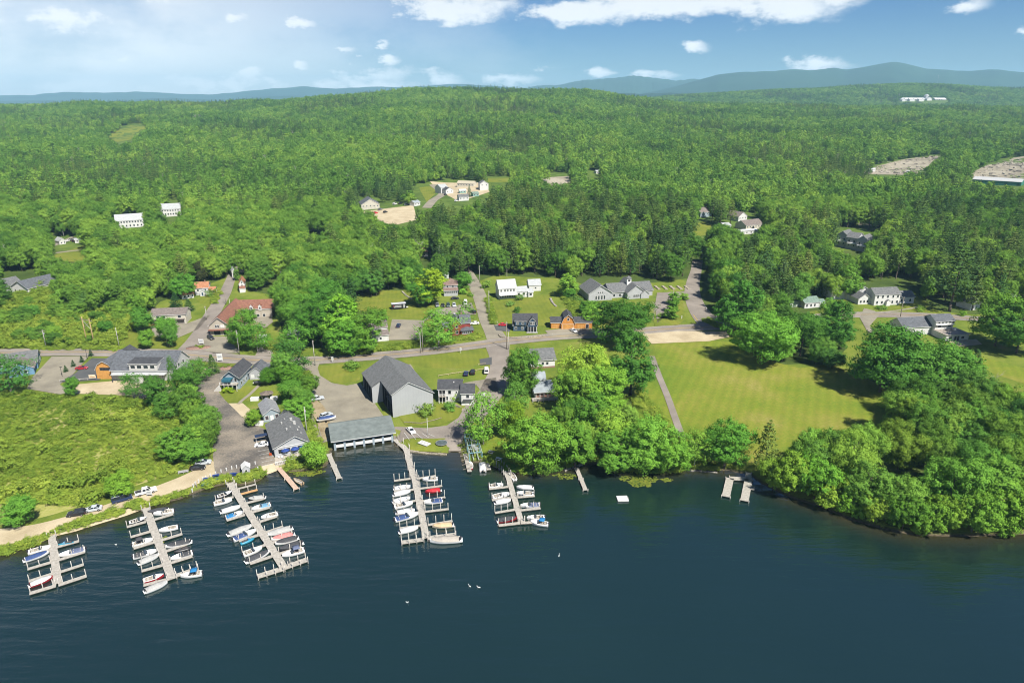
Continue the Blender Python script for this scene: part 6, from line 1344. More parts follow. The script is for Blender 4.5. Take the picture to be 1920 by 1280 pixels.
boat('cover','black','charcoal covered white boat with long bow right of the second dock',C(925,560),C(605,632))
boat('jetski','black','black personal watercraft between two covered boats of the second dock',C(900,640),C(730,690),'k','watercraft','jet_ski',scale=1.2)
boat('half','black','white boat with charcoal cover at the lower right of the second dock',C(955,700),C(668,785))
boat('bimini','bright','white speedboat with small blue top and pink stripe ending the second dock',C(1075,960),C(790,1000))
C=c3
boat('open','black','black open boat nearest shore left of the third dock',C(85,250),C(245,195),'k')
boat('open','grey','small white open boat below the black one of the third dock',C(70,325),C(215,290),scale=.8)
boat('cover','white','cream covered boat, first long slip left of the third dock',C(120,425),C(352,360))
boat('half','bright','white boat with bright blue cover left of the third dock',C(165,498),C(385,425))
boat('cover','grey','large pale grey covered boat in the middle left of the third dock',C(205,690),C(485,585))
boat('half','blue','white boat with royal blue cover below the large grey covered one',C(255,755),C(535,640))
boat('jetski','bright','bright blue personal watercraft left of the third dock',C(355,790),C(500,735),'b','watercraft','jet_ski',scale=1.2)
boat('open','grey','white boat with open cockpit left near the end of the third dock',C(375,930),C(605,840))
boat('cover','black','white boat with long charcoal cover nearest the end left of the third dock',C(415,1005),C(695,885))
boat('cover','grey','small grey covered boat, first right of the third dock',C(635,250),C(430,280),'k')
boat('half','sky','white runabout with pale blue cover right of the third dock',C(705,335),C(478,395))
boat('console','grey','small white inflatable boat with motor right of the third dock',C(780,445),C(595,492),name='inflatable_boat')
boat('cover','grey','long cream covered boat, middle right of the third dock',C(945,612),C(660,695))
boat('cover','pink','coral pink covered boat right of the third dock',C(970,680),C(708,750),'w')
boat('cover','black','white boat with charcoal cover between the pink and the dark covered ones',C(1015,725),C(750,800))
boat('cover','black','fully charcoal covered boat right of the third dock',C(1070,785),C(785,875),'k')
boat('bimini','slate','white boat with slate cover and open bow nearest the T-shaped end',C(1100,865),C(830,940))
C=c5
boat('cover','white','white covered boat, uppermost left of the long pier',C(160,295),C(432,258))
boat('cover','white','white covered boat, second on the left of the long pier',C(150,395),C(428,330))
boat('cover','white','white covered boat, third on the left of the long pier',C(145,505),C(425,440))
boat('open','bright','open runabout with turquoise and white interior left of the long pier',C(155,590),C(465,520))
boat('cover','white','white covered boat with dark vents, fifth on the left of the long pier',C(200,680),C(498,635))
boat('half','blue','white boat with two small navy patches left of the long pier',C(210,785),C(508,705),scale=1.1)
boat('cover','white','white covered boat alone at the lower left of the long pier',C(245,985),C(552,910))
boat('open','white','white open boat, uppermost right of the long pier',C(865,135),C(612,150))
boat('cover','red','bright red covered boat right of the long pier',C(905,310),C(655,345),'r')
boat('half','blue','white runabout with navy cover right of the long pier',C(945,480),C(628,520))
boat('cover','tan','long tan covered boat right of the long pier',C(1100,870),C(765,900),'c')
boat('cover','beige','big white boat with beige cover at the end of the long pier',C(1160,1110),C(785,1130),scale=1.28)
C=c6
boat('open','grey','small white open boat, uppermost left of the curved pier',C(560,225),C(768,200))
boat('console','white','white boat with a yellow float on board left of the curved pier',C(610,375),C(855,325))
boat('cover','white','white covered boat below the one with the yellow float',C(650,450),C(875,410))
boat('cover','black','white pontoon-like boat with charcoal cover and red side, outer left of the curved pier',C(690,700),C(955,660),'r')
boat('row','white','white upturned-looking skiff at the root of the curved pier',C(930,130),C(860,15),name='rowing_boat')
boat('cover','white','white covered boat, uppermost right of the curved pier',C(1175,240),C(945,235))
boat('open','black','white boat with dark open cockpit right of the curved pier',C(1190,330),C(945,320))
boat('half','slate','white runabout with slate cover right of the curved pier',C(1275,480),C(995,495))
boat('open','black','white open bowrider at the outer right of the curved pier',C(1345,650),C(1085,665))
boat('bimini','bright','white speedboat with blue canopy at the outermost end of the curved pier',C(1395,750),C(1135,715))
C=c7
boat('dinghy','grey','orange inflatable boat inside the boat lift','' and 0 or C(1108,355),C(1105,285),'r',name='inflatable_boat',scale=1.3)
boat('pontoon','white','small white catamaran-like float boat right of the boat lift',C(1215,375),C(1205,310),scale=.72,name='pontoon_boat')
boat('row','tan','tan covered wooden boat beside the pinkish jetty',c3(1080,95),c3(965,30),'o',name='rowing_boat',scale=1.05)
for (x,y,l) in ((217,1021,'white gull-like bird resting on the water between the first two docks'),(1048,1042,'white bird alone on the open lake right of the curved pier'),(763,1129,'white bird far out on the lake below the long pier'),(881,1099,'left white bird of the pair on the open lake'),(898,1101,'right white bird of the pair on the open lake')):
    p=P(x,y,0); b=MB(); b.loft([[(-.45+.9*f,.16*sin(pi*min(1,max(.04,f)))*cos(t),.12+.13*sin(pi*min(1,max(.04,f)))*sin(t)) for t in [2*pi*k/8 for k in range(8)]] for f in (0.03,.2,.45,.7,.9,.98)]); b.cyl((.3,0,.2),(.42,0,.42),.06,.05,6); b.box(.36,.58,-.05,.05,.38,.5)
    tag(b.build('gull',mat('gull_white',(.75,.75,.74),.8,.03),None,(p.x,p.y,0),random.random()*6),l,'bird','birds on the lake')

# ================================================================ VEHICLES
TYRE=mat('tyre',(.02,.02,.02),.9,.1,3); RIM=mat('rim',(.4,.4,.42),.4,.1,3,metal=.6); CGL=mat('car_glass',(.02,.025,.03),.08,.1,1,spec=.8); LAMP=mat('lamp_lens',(.7,.7,.68),.2,.05,3); TAIL=mat('tail_lens',(.35,.02,.02),.3,.05,3)
PAINT={k:mat('car_paint_'+k,c,.25,.03,.6,spec=.6) for k,c in dict(white=(.74,.74,.73),black=(.02,.02,.024),navy=(.02,.035,.085),silver=(.42,.45,.47),red=(.34,.02,.03),grey=(.16,.17,.18),green=(.04,.07,.05),maroon=(.16,.03,.04),bright=(.55,.02,.03)).items()}
PR={'sedan':(4.7,1.82,[(-2.3,.35),(-2.32,.85),(-1.75,1.0),(1.0,.95),(2.1,.78),(2.35,.55),(2.35,.3)],[(-1.7,.98),(-1.0,1.42),(.3,1.44),(1.15,.94)]),
 'suv':(4.7,1.9,[(-2.3,.4),(-2.35,1.05),(-2.2,1.12),(1.1,1.1),(2.15,.98),(2.35,.7),(2.35,.38)],[(-2.2,1.10),(-1.95,1.72),(.25,1.74),(1.1,1.08)]),
 'van':(5.3,2.0,[(-2.6,.4),(-2.65,1.1),(1.8,1.1),(2.5,.95),(2.65,.6),(2.65,.38)],[(-2.6,1.09),(-2.5,2.05),(1.0,2.1),(1.95,1.08)]),
 'pickup':(5.8,2.0,[(-2.9,.5),(-2.9,1.15),(-.95,1.15),(1.3,1.15),(2.75,1.08),(2.9,.75),(2.9,.45)],[(-1.0,1.14),(-.85,1.85),(.55,1.87),(1.35,1.13)])}
VC={}
def veh_proto(kind,col):
    if (kind,col) in VC: return VC[(kind,col)]
    L,Wd,pr,cb=PR[kind]; pm=PAINT[col]; out=[]
    b=MB(); n=len(pr)
    rings=[[(x,s*Wd/2*k_,z) for x,z in pr] for s,k_ in ((-1,.94),(-1,1),(1,1),(1,.94))]
    rings[0]=[(x*.99,-Wd/2*.93,z+(.0 if z<.6 else .04)) for x,z in pr]; 
    b.loft([[(x,-Wd/2,z*.98) for x,z in pr],[(x,-Wd/2*.9,z) for x,z in pr],[(x,Wd/2*.9,z) for x,z in pr],[(x,Wd/2,z*.98) for x,z in pr]],smooth=False)
    out.append(('body',b.mesh('body',pm)))
    w0,w1=Wd/2*.90,Wd/2*.74; a,b1,c,d=cb; g=MB(); g.hexa([(a[0],-w0,a[1]),(d[0],-w0,d[1]),(d[0],w0,d[1]),(a[0],w0,a[1])],[(b1[0],-w1,b1[1]),(c[0],-w1,c[1]),(c[0],w1,c[1]),(b1[0],w1,b1[1])]); out.append(('window_band',g.mesh('window_band',CGL)))
    r=MB(); r.box(b1[0]-.03,c[0]+.03,-w1-.03,w1+.03,b1[1]-.02,c[1]+.05,tx=.1,ty=.08)
    for s in(-1,1):
        for (xa,za,xb,zb) in ((a[0],a[1],b1[0],b1[1]),(d[0],d[1],c[0],c[1]),((a[0]+d[0])/2,a[1],(b1[0]+c[0])/2,b1[1])): r.bar((xa,s*w0*1.005,za),(xb,s*w1*1.01,zb),.07,.07)
    out.append(('roof',r.mesh('roof',pm)))
    if kind=='pickup': q=MB(); q.box(-2.75,-1.1,-.82,.82,1.152,1.16); out.append(('truck_bed',q.mesh('truck_bed',mat('truck_bed',(.05,.05,.055),.8,.1))))
    for x in (-L*.31,L*.31):
        for s in (-1,1):
            q=MB(); q.cyl((x,s*(Wd/2-.22),.35),(x,s*(Wd/2+.02),.35),.36,.36,12); q.m=1; q.cyl((x,s*(Wd/2+.021),.35),(x,s*(Wd/2+.04),.35),.2,.2,8); out.append(('wheel',q.mesh('wheel',[TYRE,RIM])))
    for s in (-1,1):
        q=MB(); q.box(L/2-.12,L/2+.02,s*Wd*.36-.2,s*Wd*.36+.2,.62,.78); out.append(('headlight',q.mesh('headlight',LAMP))); q=MB(); q.box(-L/2-.02,-L/2+.1,s*Wd*.38-.14,s*Wd*.38+.14,.72,.92); out.append(('taillight',q.mesh('taillight',TAIL)))
    VC[(kind,col)]=out; return out
NM={'sedan':'car','suv':'suv','van':'van','pickup':'pickup_truck'}
def car(kind,col,rear,frontp,label,group='parked vehicles'):
    a=P(*rear); b=P(*frontp); c=P((rear[0]+frontp[0])/2,(rear[1]+frontp[1])/2); rz=atan2(b.y-a.y,b.x-a.x)
    e=empty(NM[kind],label,NM[kind].replace('_',' ').replace('suv','car'),(c.x,c.y,c.z+.16),rz,group)
    for nm,me in veh_proto(kind,col): link(nm,me,e)
    return e
car('suv','black',(160,964),(129,968),'black car nearest the lake end of the dirt track')
car('sedan','silver',(190,955),(161,960),'silver car parked behind the black one on the dirt track')
car('van','navy',(212,944),(247,934),'dark navy van parked on the dirt track')
car('pickup','white',(256,930),(293,920),'white pickup truck on the dirt track')
car('sedan','black',(358,881),(384,879),'black car half under the tree at the end of the dirt track')
car('suv','silver',(370,872),(394,869),'silver car behind the black one under the tree')
car('sedan','white',(506,835),(477,838),'white car parked beside the lakeside restaurant')
car('pickup','silver',(580,753),(607,748),'silver pickup at the edge of the hall yard')
car('suv','silver',(598,787),(626,776),'silver car parked beside the boat on its trailer')
car('sedan','white',(764,804),(777,816),'white car in the marked waterfront bay')
car('sedan','navy',(873,708),(875,697),'navy car, left of the two dark ones beside the wooden rail')
car('suv','black',(886,706),(887,694),'black car, right of the two dark ones beside the wooden rail')
car('van','white',(912,704),(912,692),'white van at the end of the wooden rail')
car('sedan','red',(144,693),(163,692),'dark red car in the dark market parking lot')
car('pickup','black',(268,725),(290,720),'black pickup in the yard behind the market')
car('suv','black',(255,748),(272,747),'small dark car at the back edge of the market yard')
car('suv','navy',(745,618),(750,608),'dark blue car in the barn yard')
for i,(x,c,k,l) in enumerate(((820,'grey','suv','grey car first in the row behind the red house'),(830.5,'black','sedan','black low car second in the row behind the red house'),(840.5,'green','suv','dark green car third in the row behind the red house'),(851.5,'silver','suv','silver car fourth in the row behind the red house'))): car(k,c,(x-1,570),(x+1,579),l)
car('van','white',(873,566),(872,575),'white van by the dark clipped shrub')
car('sedan','black',(845,562),(861,560.5),'black car in front of the brown-roofed house')
car('sedan','white',(895,608),(885,608.5),'white car beside the corner porch of the red house')
car('suv','black',(889,588),(883,586),'black car near the street behind the red house')
car('sedan','white',(1069,619),(1081,625),'white car in front of the cedar carriage barn')
car('sedan','bright',(939,611),(948,611),'bright red car beside the navy house')
car('sedan','black',(1526,599.5),(1545,598.5),'dark car on the lane below the green-roofed cottage')
car('suv','black',(1550,547),(1560,545),'black car in the yard left of the white inn')
car('sedan','maroon',(288,612),(302,611),'dark maroon car under the tree before the tan building')
car('suv','black',(392,634),(399,638),'black car in front of the red-roofed shop')
for i,(x,y,c) in enumerate(((125,452,'white'),(131,450,'grey'),(137,452,'black'))): car('sedan',c,(x,y+2),(x+5,y),'%s car among the parked ones on the far left road'%c)
for i,(x,y,c,k,l) in enumerate(((712,394,'grey','pickup','grey pickup in front of the cream workshop'),(722,399,'black','suv','black car in the contractor yard'),(740,384,'white','van','white van at the back of the contractor yard'),(750,383,'black','pickup','dark pickup in the middle of the contractor yard'),(762,385,'silver','van','silver van at the right of the contractor yard'),(703,401,'bright','pickup','red truck beside the cream workshop'),(835,366,'black','sedan','black car by the hillside garage'),(855,378,'white','suv','white car in the lower hillside yard'))): car(k,c,(x-3,y+1),(x+4,y-1),l)
# boat on a trailer in the yard
p=P(614,790); e=empty('trailer_boat','white boat with navy cover on a road trailer in the hall yard','boat',(p.x,p.y,p.z+.95),R(20)); 
for nm,me,_ in boat_proto('cover','blue')[0]: link(nm,me,e)
t=MB(); t.bar((-2.8,.6,-.35),(3.6,0,-.35),.1,.1); t.bar((-2.8,-.6,-.35),(3.6,0,-.35),.1,.1); t.build('trailer_frame',MOTORW,e)
for s in(-1,1): q=MB(); q.cyl((-.6,s*1.0,-.6),(-.6,s*1.2,-.6),.33,.33,12); q.build('wheel',TYRE,e)
p=P(490,722); e=empty('trailer_boat','dark boat on a trailer beside the grey cottage','boat',(p.x,p.y,p.z+.95),R(3)); e.scale=(.85,.85,.85)
for nm,me,_ in boat_proto('cover','black','k')[0]: link(nm,me,e)
for s in(-1,1): q=MB(); q.cyl((-.6,s*1.0,-.6),(-.6,s*1.2,-.6),.33,.33,12); q.build('wheel',TYRE,e)
# black food trailer on the bank
a=P(735,581.5); b_=P(762,579); rz=atan2(b_.y-a.y,b_.x-a.x); e=empty('trailer','black box trailer with pale lettering and white roof standing on the grassy bank','trailer',(a.x,a.y,a.z),rz); L=(b_-a).length*1.0
BLK=mat('trailer_black',(.015,.015,.017),.35,.1,1,spec=.5)
MB().box(0,L,0,3,.6,3.2).build('body',BLK,e); MB().box(-.05,L+.05,-.05,3.05,3.2,3.32,tx=.08,ty=.08).build('roof',mat('trailer_roof',(.58,.60,.64),.5,.05),e)
MB().box(L-1.6,L-.7,-.06,-.01,.8,2.9).build('door',mat('trailer_door',(.45,.46,.45),.5,.08),e); MB().box(L,L+1.2,.9,2.1,.6,.8).build('drawbar',WTRIM,e)
for x in (3.0,3.8): q=MB(); q.cyl((x,-.02,.4),(x,.25,.4),.38,.38,12); q.build('wheel',TYRE,e)
lm=MB(); x=1.6
for k in range(7): lm.box(x,x+.42,-.05,-.01,1.95,2.5); x+=.52
x=1.1
for k in range(9): lm.box(x,x+.38,-.05,-.01,1.25,1.75); x+=.46
lm.build('lettering',mat('letter_white',(.55,.55,.54),.6,.3,6),e); MB().cyl((1.0,-.05,2.2),(1.0,-.01,2.2),.35,.35,14).build('emblem',mat('emblem_red',(.4,.03,.05),.6,.1),e)

# ================================================================ POLES, SIGNS, FURNITURE
POLE=mat('pole_wood',(.34,.29,.23),.9,.15,2); POLEP=mat('pole_pale',(.50,.48,.43),.9,.1,2)
def pole(x,y,yt,label,arm=True,tr=False,m=None,r=.17,lean=0):
    p=P(x,y); H=topH(p,yt); e=empty('utility_pole',label,'utility pole',tuple(p),R(random.uniform(60,110)),'roadside poles'); b=MB(); b.cyl((0,0,-.5),(lean,0,H),r,r*.62,9); b.build('pole',m or POLE,e)
    if arm: b=MB(); b.box(-1.2+lean,1.2+lean,-.16,-.04,H-.8,H-.65); [b.cyl((u+lean,-.1,H-.65),(u+lean,-.1,H-.4),.05,.04,6) for u in(-1.1,-.5,.5,1.1)]; b.build('crossarm',POLE,e)
    if tr: b=MB(); b.cyl((.35,0,H-2.4),(.35,0,H-1.5),.28,.28,10); b.build('transformer',MOTORW,e)
    return e,H
poles=[(793,660,611,'brown pole on the verge before the big storage hall',1,0,None),(789,662,622,'shorter pole paired with the brown pole before the storage hall',0,0,POLEP),(950,655,603,'double pole at the street corner by the navy house',1,0,None),(953,655,622,'short stub pole at the street corner',0,0,POLEP),
 (591,686,638,'pale pole at the mouth of the hall driveway',1,0,POLEP),(449,664,618,'pale pole with transformer beside the corner shop lot',1,1,POLEP),(318,652,616,'pole on the corner lawn by the small tree',1,0,None),(314,648,614,'second leaning pole on the corner lawn',0,0,POLEP),(224,652,614,'plain pale pole left of the corner lawn',0,0,POLEP),
 (87,652,618,'pole with transformer above the left road',1,1,POLEP),(388,600,574,'pole at the edge of the village street before the red-roofed shop',1,0,POLEP),(424,571,548,'pole at the upper bend of the village street',1,0,None),(917,590,545,'pale pole on the right side of the middle street',1,0,POLEP),(899,530,498,'pale pole at the top of the middle street',1,0,POLEP),
 (576,815,762,'tall pole with lamp box between restaurant and hall yard',0,1,POLEP),(1688,594,557,'pole in front of the white inn lawn',1,0,None),(1549,606,568,'pole beside the lane of the green-roofed cottage',1,0,None),(1490,556,530,'dark pole among the spruces left of the cottages',0,0,None),(1262,562,538,'thin lamp post by the school drive',0,0,POLEP),
 (74,461,443,'pole at the far left wooded road',1,0,POLEP),(120,444,428,'pole behind the far left parked cars',1,0,POLEP),(166,430,409,'pole right of the far left road',1,0,POLEP),(257,527,519,'cross-armed pole rising from the willows',1,0,POLEP),(319,482,465,'pale pole in the trees above the meadow',0,0,POLEP),(269,462,446,'pale pole below the long white apartment house',0,0,POLEP),(802,830-14,783,'thin flag pole in the waterfront lot',0,0,WTRIM),
 (432,578,560,'second pole at the upper bend of the village street',0,0,POLEP),(340,0,0,'',0,0,None)]
for x,y,yt,l,a,t_,m in poles:
    if l: pole(x,y,yt,l,bool(a),bool(t_),m,.10 if 'thin' in l else .19)
# twin-pole transmission frame
for lab,(x0,yt,x1,y1) in {'tall twin-pole power line frame standing in the brushy meadow':(153,597,163,635)}.items():
    p=P(164,646); q=P(178,650); H=topH(q,597); e=empty('power_frame',lab,'power pole',tuple(p),atan2(q.y-p.y,q.x-p.x)); Lq=(q-p).length
    for xx in(0,Lq): b=MB(); b.cyl((xx,0,-.5),(xx,0,H),.25,.18,9); b.build('pole',mat('pole_orange',(.52,.36,.18),.9,.12,2),e)
    b=MB(); b.bar((-1.8,0,H-1.2),(Lq+1.8,0,H-1.2),.2,.25); b.build('crossarm',POLE,e); b=MB(); b.bar((0,0,H-1.6),(Lq,0,H-5.5),.12,.12); b.bar((Lq,0,H-1.6),(0,0,H-5.5),.12,.12); b.build('brace',POLEP,e)
def lattice(name,label,x,y,yt,hh,w):
    p=P(x,y); H=topH(p,yt); e=empty(name,label,'radio mast',tuple(p)); b=MB()
    for s,t in((-1,-1),(1,-1),(0,1)): b.cyl((s*w,t*w,0),(s*w*.3,t*w*.3,H),w*.16,w*.1,5)
    n=10
    for k in range(n): z=H*k/n; z2=H*(k+1)/n; b.bar((-w*.8,-w*.8,z),(w*.6,-w*.6,z2),w*.1,w*.1); b.bar((w*.8,-w*.8,z),(0,w*.6,z2),w*.1,w*.1)
    b.build('mast',MOTORW,e); b=MB(); [b.box(sx*w*1.6-w*.2,sx*w*1.6+w*.2,-w*.3,w*.3,H*f-w,H*f+w) for sx in(-1,1) for f in(.9,.97)]; b.build('antenna',WTRIM,e)
lattice('radio_mast','lattice radio mast on the ridge above the resort hotel',1757,158,140,0,1.6)
lattice('radio_mast','pale monopole mast rising from the central woods',656,262,247,0,.9)
# ornamental sign posts and small signs
def sign(x,y,label,w=1.2,h=1.4,z=.8,m=None,post=1,rz=0):
    p=P(x,y); e=empty('sign',label,'sign',tuple(p),R(rz)); b=MB(); [b.box(s*w/2-.06,s*w/2+.06,-.06,.06,-.3,z+h+.15) for s in((-1,1) if post==2 else (0,))]; b.build('post',WTRIM,e); MB().box(-w/2,w/2,-.12,-.065,z,z+h).build('board',m or WTRIM,e)
    MB().box(-w*.38,w*.38,-.14,-.125,z+h*.35,z+h*.7).build('lettering',mat('sign_grey',(.35,.36,.38),.7,.25,6),e)
sign(413,678,'tall white roadside sign beside the conifers near the porch house',2.2,3.0,.8,None,2,10); sign(624,680,'white sign post in a round bed before the storage hall',1.0,1.4,1.4); sign(864,662,'small white sign post on the verge left of the side lane',.8,1.2,1.5)
sign(378,646,'white sign in the planted corner bed of the shop lot',2.2,2.0,.8,None,2); sign(281,931,'white notice board at the root of the second dock',1.5,1.3,.9,None,2); sign(1256,591,'white sign in the mulch bed of the school drive',1.6,1.6,.3,None,2); sign(1278,598,'small white marker at the street edge',.4,1.2,.5); sign(1324,584,'white post at the edge of the wooded street',.4,1.5,.6); sign(1343,598,'pale post by the forked maple',.5,1.6,.6)
# white posts along the marina lawn
for i,(x,y) in enumerate([(361,922),(363,913),(367,909),(373,905),(381,901),(387,898),(395,894),(405,890),(415,886),(425,883),(435,880),(444,878),(469,874),(479,871),(484,881)]):
    p=P(x,y); b=MB(); b.box(-.13,.13,-.13,.13,-.3,1.15); b.box(-.16,.16,-.16,.16,1.15,1.25,tx=.1,ty=.1); tag(b.build('bollard',WTRIM,None,tuple(p)),'white post bordering the marina lawn, '+ordn(i,15),'post','white posts along the marina lawn')
p=P(369,913); tag(MB().cyl((0,0,-.3),(0,0,1.5),.16,.15,8).build('post',POLE,None,tuple(p)),'brown wooden post beside the white posts of the marina lawn','post')
# small ticket shed
b=B('hut','tiny grey-white gabled hut with one window on the marina lawn','hut',(455,891),(470,888)); b.wing(0,0,b.L,2.6,2.3,.9,'y',LGREY,WTRIM,over=.2); b.win('f',[b.L/2],1.0,.6,.7)
# lake furniture
BLUEW=mat('blue_furniture',(.03,.07,.28),.6,.1,2); BLUET=mat('teal_furniture',(.06,.22,.34),.6,.1,2)
def ptable(x,y,label,m,rz=0,umb=None,name='picnic_table'):
    p=P(x,y); e=empty(name,label,'picnic table',tuple(p),R(rz),'picnic tables'); MB().box(-.95,.95,-.4,.4,.70,.78).build('table_top',m,e)
    for s in(-1,1): MB().box(-.95,.95,s*.75-.14,s*.75+.14,.42,.48).build('bench',m,e)
    for s in(-1,1): q=MB(); q.bar((s*.7,-.8,0),(s*.7,.2,.72),.08,.08); q.bar((s*.7,.8,0),(s*.7,-.2,.72),.08,.08); q.bar((s*.7,-.8,.42),(s*.7,.8,.42),.06,.08); q.build('leg',m,e)
ptable(388,900,'blue picnic table left upper on the marina lawn',BLUEW,15); ptable(385,909,'blue-grey picnic table nearest the shore on the marina lawn',BLUET,15); ptable(405,894,'dark blue picnic table in the middle of the marina lawn',BLUEW,20); ptable(410,901,'teal picnic table beside the dark blue one',BLUET,15); ptable(438,891,'blue picnic table right beside the dock path',BLUEW,10)
GT=mat('grey_table',(.42,.42,.41),.8,.1,2); ptable(921,849,'grey picnic table on the shaded picnic lawn',GT,-30); ptable(935,862,'white picnic table nearest the curved pier',WTRIM,-30)
for i,(x,y,l) in enumerate(((524,851,'blue umbrella, leftmost on the restaurant terrace'),(536,854,'blue umbrella nearest the hedge on the restaurant terrace'),(543,848,'blue umbrella by the gable door of the restaurant'),(554,851,'blue umbrella in the middle of the restaurant terrace'),(569,846,'blue umbrella upper right on the restaurant terrace'),(572,850,'blue umbrella lower right on the restaurant terrace'))):
    p=P(x,y); e=empty('parasol',l,'umbrella',tuple(p),random.random(),'terrace umbrellas'); b=MB(); b.cyl((0,0,0),(0,0,2.6),.04,.04,6); b.build('pole',WTRIM,e)
    b=MB(); rr=[[(r_*cos(t),r_*sin(t),z) for t in [2*pi*k/8 for k in range(8)]] for r_,z in((1.45,2.05),(.9,2.35),(.05,2.65))]; b.loft(rr,smooth=False,caps=False); b.build('canopy',BLUEW if i%2 else mat('umbrella_blue',(.04,.13,.36),.6,.12,1.5),e)
    b=MB(); b.cyl((0,0,.72),(0,0,.76),.6,.6,12); b.build('table_top',WTRIM,e)
for i,(x,y) in enumerate([(519,857),(523,859),(529,859),(533,862),(541,859),(547,857),(551,859),(558,857),(562,858),(566,854),(575,853),(578,850)]):
    p=P(x,y); e=empty('chair','white chair on the restaurant terrace, '+ordn(i,12),'chair',tuple(p),random.random()*6,'terrace chairs'); MB().box(-.24,.24,-.24,.24,.42,.47).build('seat',WTRIM,e); MB().box(-.24,.24,.2,.25,.47,.9).build('backrest',WTRIM,e)
    for s in(-1,1):
        for t_ in(-1,1): MB().box(s*.2-.02,s*.2+.02,t_*.2-.02,t_*.2+.02,0,.42).build('leg',WTRIM,e)
# bench under the trees by the track
p=P(344,887); e=empty('bench','pale wooden bench beside the dirt track','bench',tuple(p),R(20)); MB().box(-1.5,1.5,-.25,.25,.45,.53).build('seat',GT,e); MB().box(-1.5,1.5,.22,.28,.55,1.0).build('backrest',GT,e)
for k in(-1.3,0,1.3): MB().box(k-.06,k+.06,-.2,.2,-.1,.45).build('leg',GT,e)
# wooden rail by the house yard, rail by the lawn, stone walls
def rail(name,label,px,h=.7,m=None,t=.12,cat='fence',posts=True,group=None):
    pts=[P(x,y) for x,y in px]; o=pts[0]; e=empty(name,label,cat,tuple(o),0,group); b=MB()
    for a,c in zip(pts[:-1],pts[1:]): b.bar(a-o+Vector((0,0,h)),c-o+Vector((0,0,h)),t,.2)
    b.build('rail',m or POLEP,e)
    if posts:
        for a,c in zip(pts[:-1],pts[1:]):
            n=max(1,int((c-a).length/3))
            for k in range(n): q=a.lerp(c,k/n)-o; MB().box(q.x-.08,q.x+.08,q.y-.08,q.y+.08,q.z-.3,q.z+h).build('post',m or POLEP,e)
rail('fence','long low wooden rail along the car row beside the white twin house',[(822,706),(860,700),(910,693)],.6,mat('rail_yellow',(.50,.42,.26),.85,.1,2)); rail('fence','short wooden rail by the small dark parking pad',[(897,684),(911,683)],.5,mat('rail_yellow',(.50,.42,.26))); rail('fence','low rail fence on the lawn below the storage hall',[(758,793),(790,795),(815,789),(828,785)],.5,POLE)
rail('fence','white fence edging the market lot',[(112,716),(150,714),(180,712)],.9,POLEP)
def wall(label,px,h,t,m,name='stone_wall'):
    pts=cr([P(x,y) for x,y in px],4); o=pts[0]; b=MB(); r=random.Random(5)
    for a,c in zip(pts[:-1],pts[1:]):
        d=c-a; n=max(1,int(d.length/.9)); rz=d.normalized(); nn=Vector((-rz.y,rz.x,0))
        for k in range(n):
            for lv in range(max(1,int(h/.5))):
                p0=a+d*(k/n)-o; p1=a+d*((k+.97)/n)-o; z=p0.z+lv*.5-.2; w=t/2*r.uniform(.8,1.15); zz=z+.5*r.uniform(.85,1.15)+.2*(lv==0)
                b.hexa([p0-nn*w+Vector((0,0,z-p0.z)),p1-nn*w+Vector((0,0,z-p0.z)),p1+nn*w+Vector((0,0,z-p0.z)),p0+nn*w+Vector((0,0,z-p0.z))],[Vector((q.x,q.y,zz)) for q in (p0-nn*w*.85,p1-nn*w*.9,p1+nn*w*.85,p0+nn*w*.9)])
    tag(b.build(name,m,None,tuple(o)),label,'wall')
TANST=mat('tan_stone',(.42,.37,.28),.9,.25,1.5,bump=.5)
wall('curving cream block wall below the navy house lawn',[(935,629),(944,634),(980,634),(1022,631)],1.2,.5,TANST); wall('line of grey boulders curving behind the golden-green maple',[(754,547),(762,555),(772,561)],.7,1.0,STONE); wall('mossy stone strip on the mown bank',[(1032,560),(1036,568),(1043,575)],.6,1.2,STONE)
wall('pale stone edging of the little waterfront lawn',[(766,846),(800,851),(838,853)],.4,.7,TANST); wall('stone edging of the picnic lawn shore',[(899,862),(915,866),(931,876)],.4,.6,TANST); wall('rough shoreline stones right of the bright maple',[(1058,883),(1080,875),(1092,871)],.4,.8,STONE); wall('stones along the shaded shore near the H-shaped dock',[(1286,883),(1310,884),(1345,888)],.5,.9,STONE)
for k in range(5):
    wall('tan rock terrace beside the school drive, '+ordn(k,5),[(1228+k*14,537),(1236+k*14,543)],.8,1.6,TANST,'rock_terrace')
# dock gate, trampoline, slabs
p=P(828,832); b=MB(); b.cyl((0,0,.45),(0,0,.5),1.9,1.9,20); e=empty('trampoline','round dark trampoline-like pad on the waterfront lawn','trampoline',tuple(p)); b.build('mat',mat('pad_grey',(.10,.13,.13),.7,.15),e); b=MB(); 
for k in range(20): t0=2*pi*k/20; t1=2*pi*(k+1)/20; b.bar((1.95*cos(t0),1.95*sin(t0),.5),(1.95*cos(t1),1.95*sin(t1),.5),.12,.12)
b.build('rim',MOTORW,e); [MB().cyl((1.8*cos(a),1.8*sin(a),-.1),(1.8*cos(a),1.8*sin(a),.48),.05,.05,6).build('leg',MOTORW,e) for a in(0,1.57,3.14,4.71)]
p=P(796,832); e=empty('dock_section_stack','white stack of dock sections on the waterfront lawn','dock sections',tuple(p),R(-35)); [MB().box(-2.1,2.1,-1.2+.6*k,-.8+.6*k,.25,.45).build('section',WTRIM,e) for k in range(4)]; MB().box(-1.6,-1.3,-1.1,1.2,0,.25).build('bearer',POLE,e); MB().box(1.3,1.6,-1.1,1.2,0,.25).build('bearer',POLE,e)
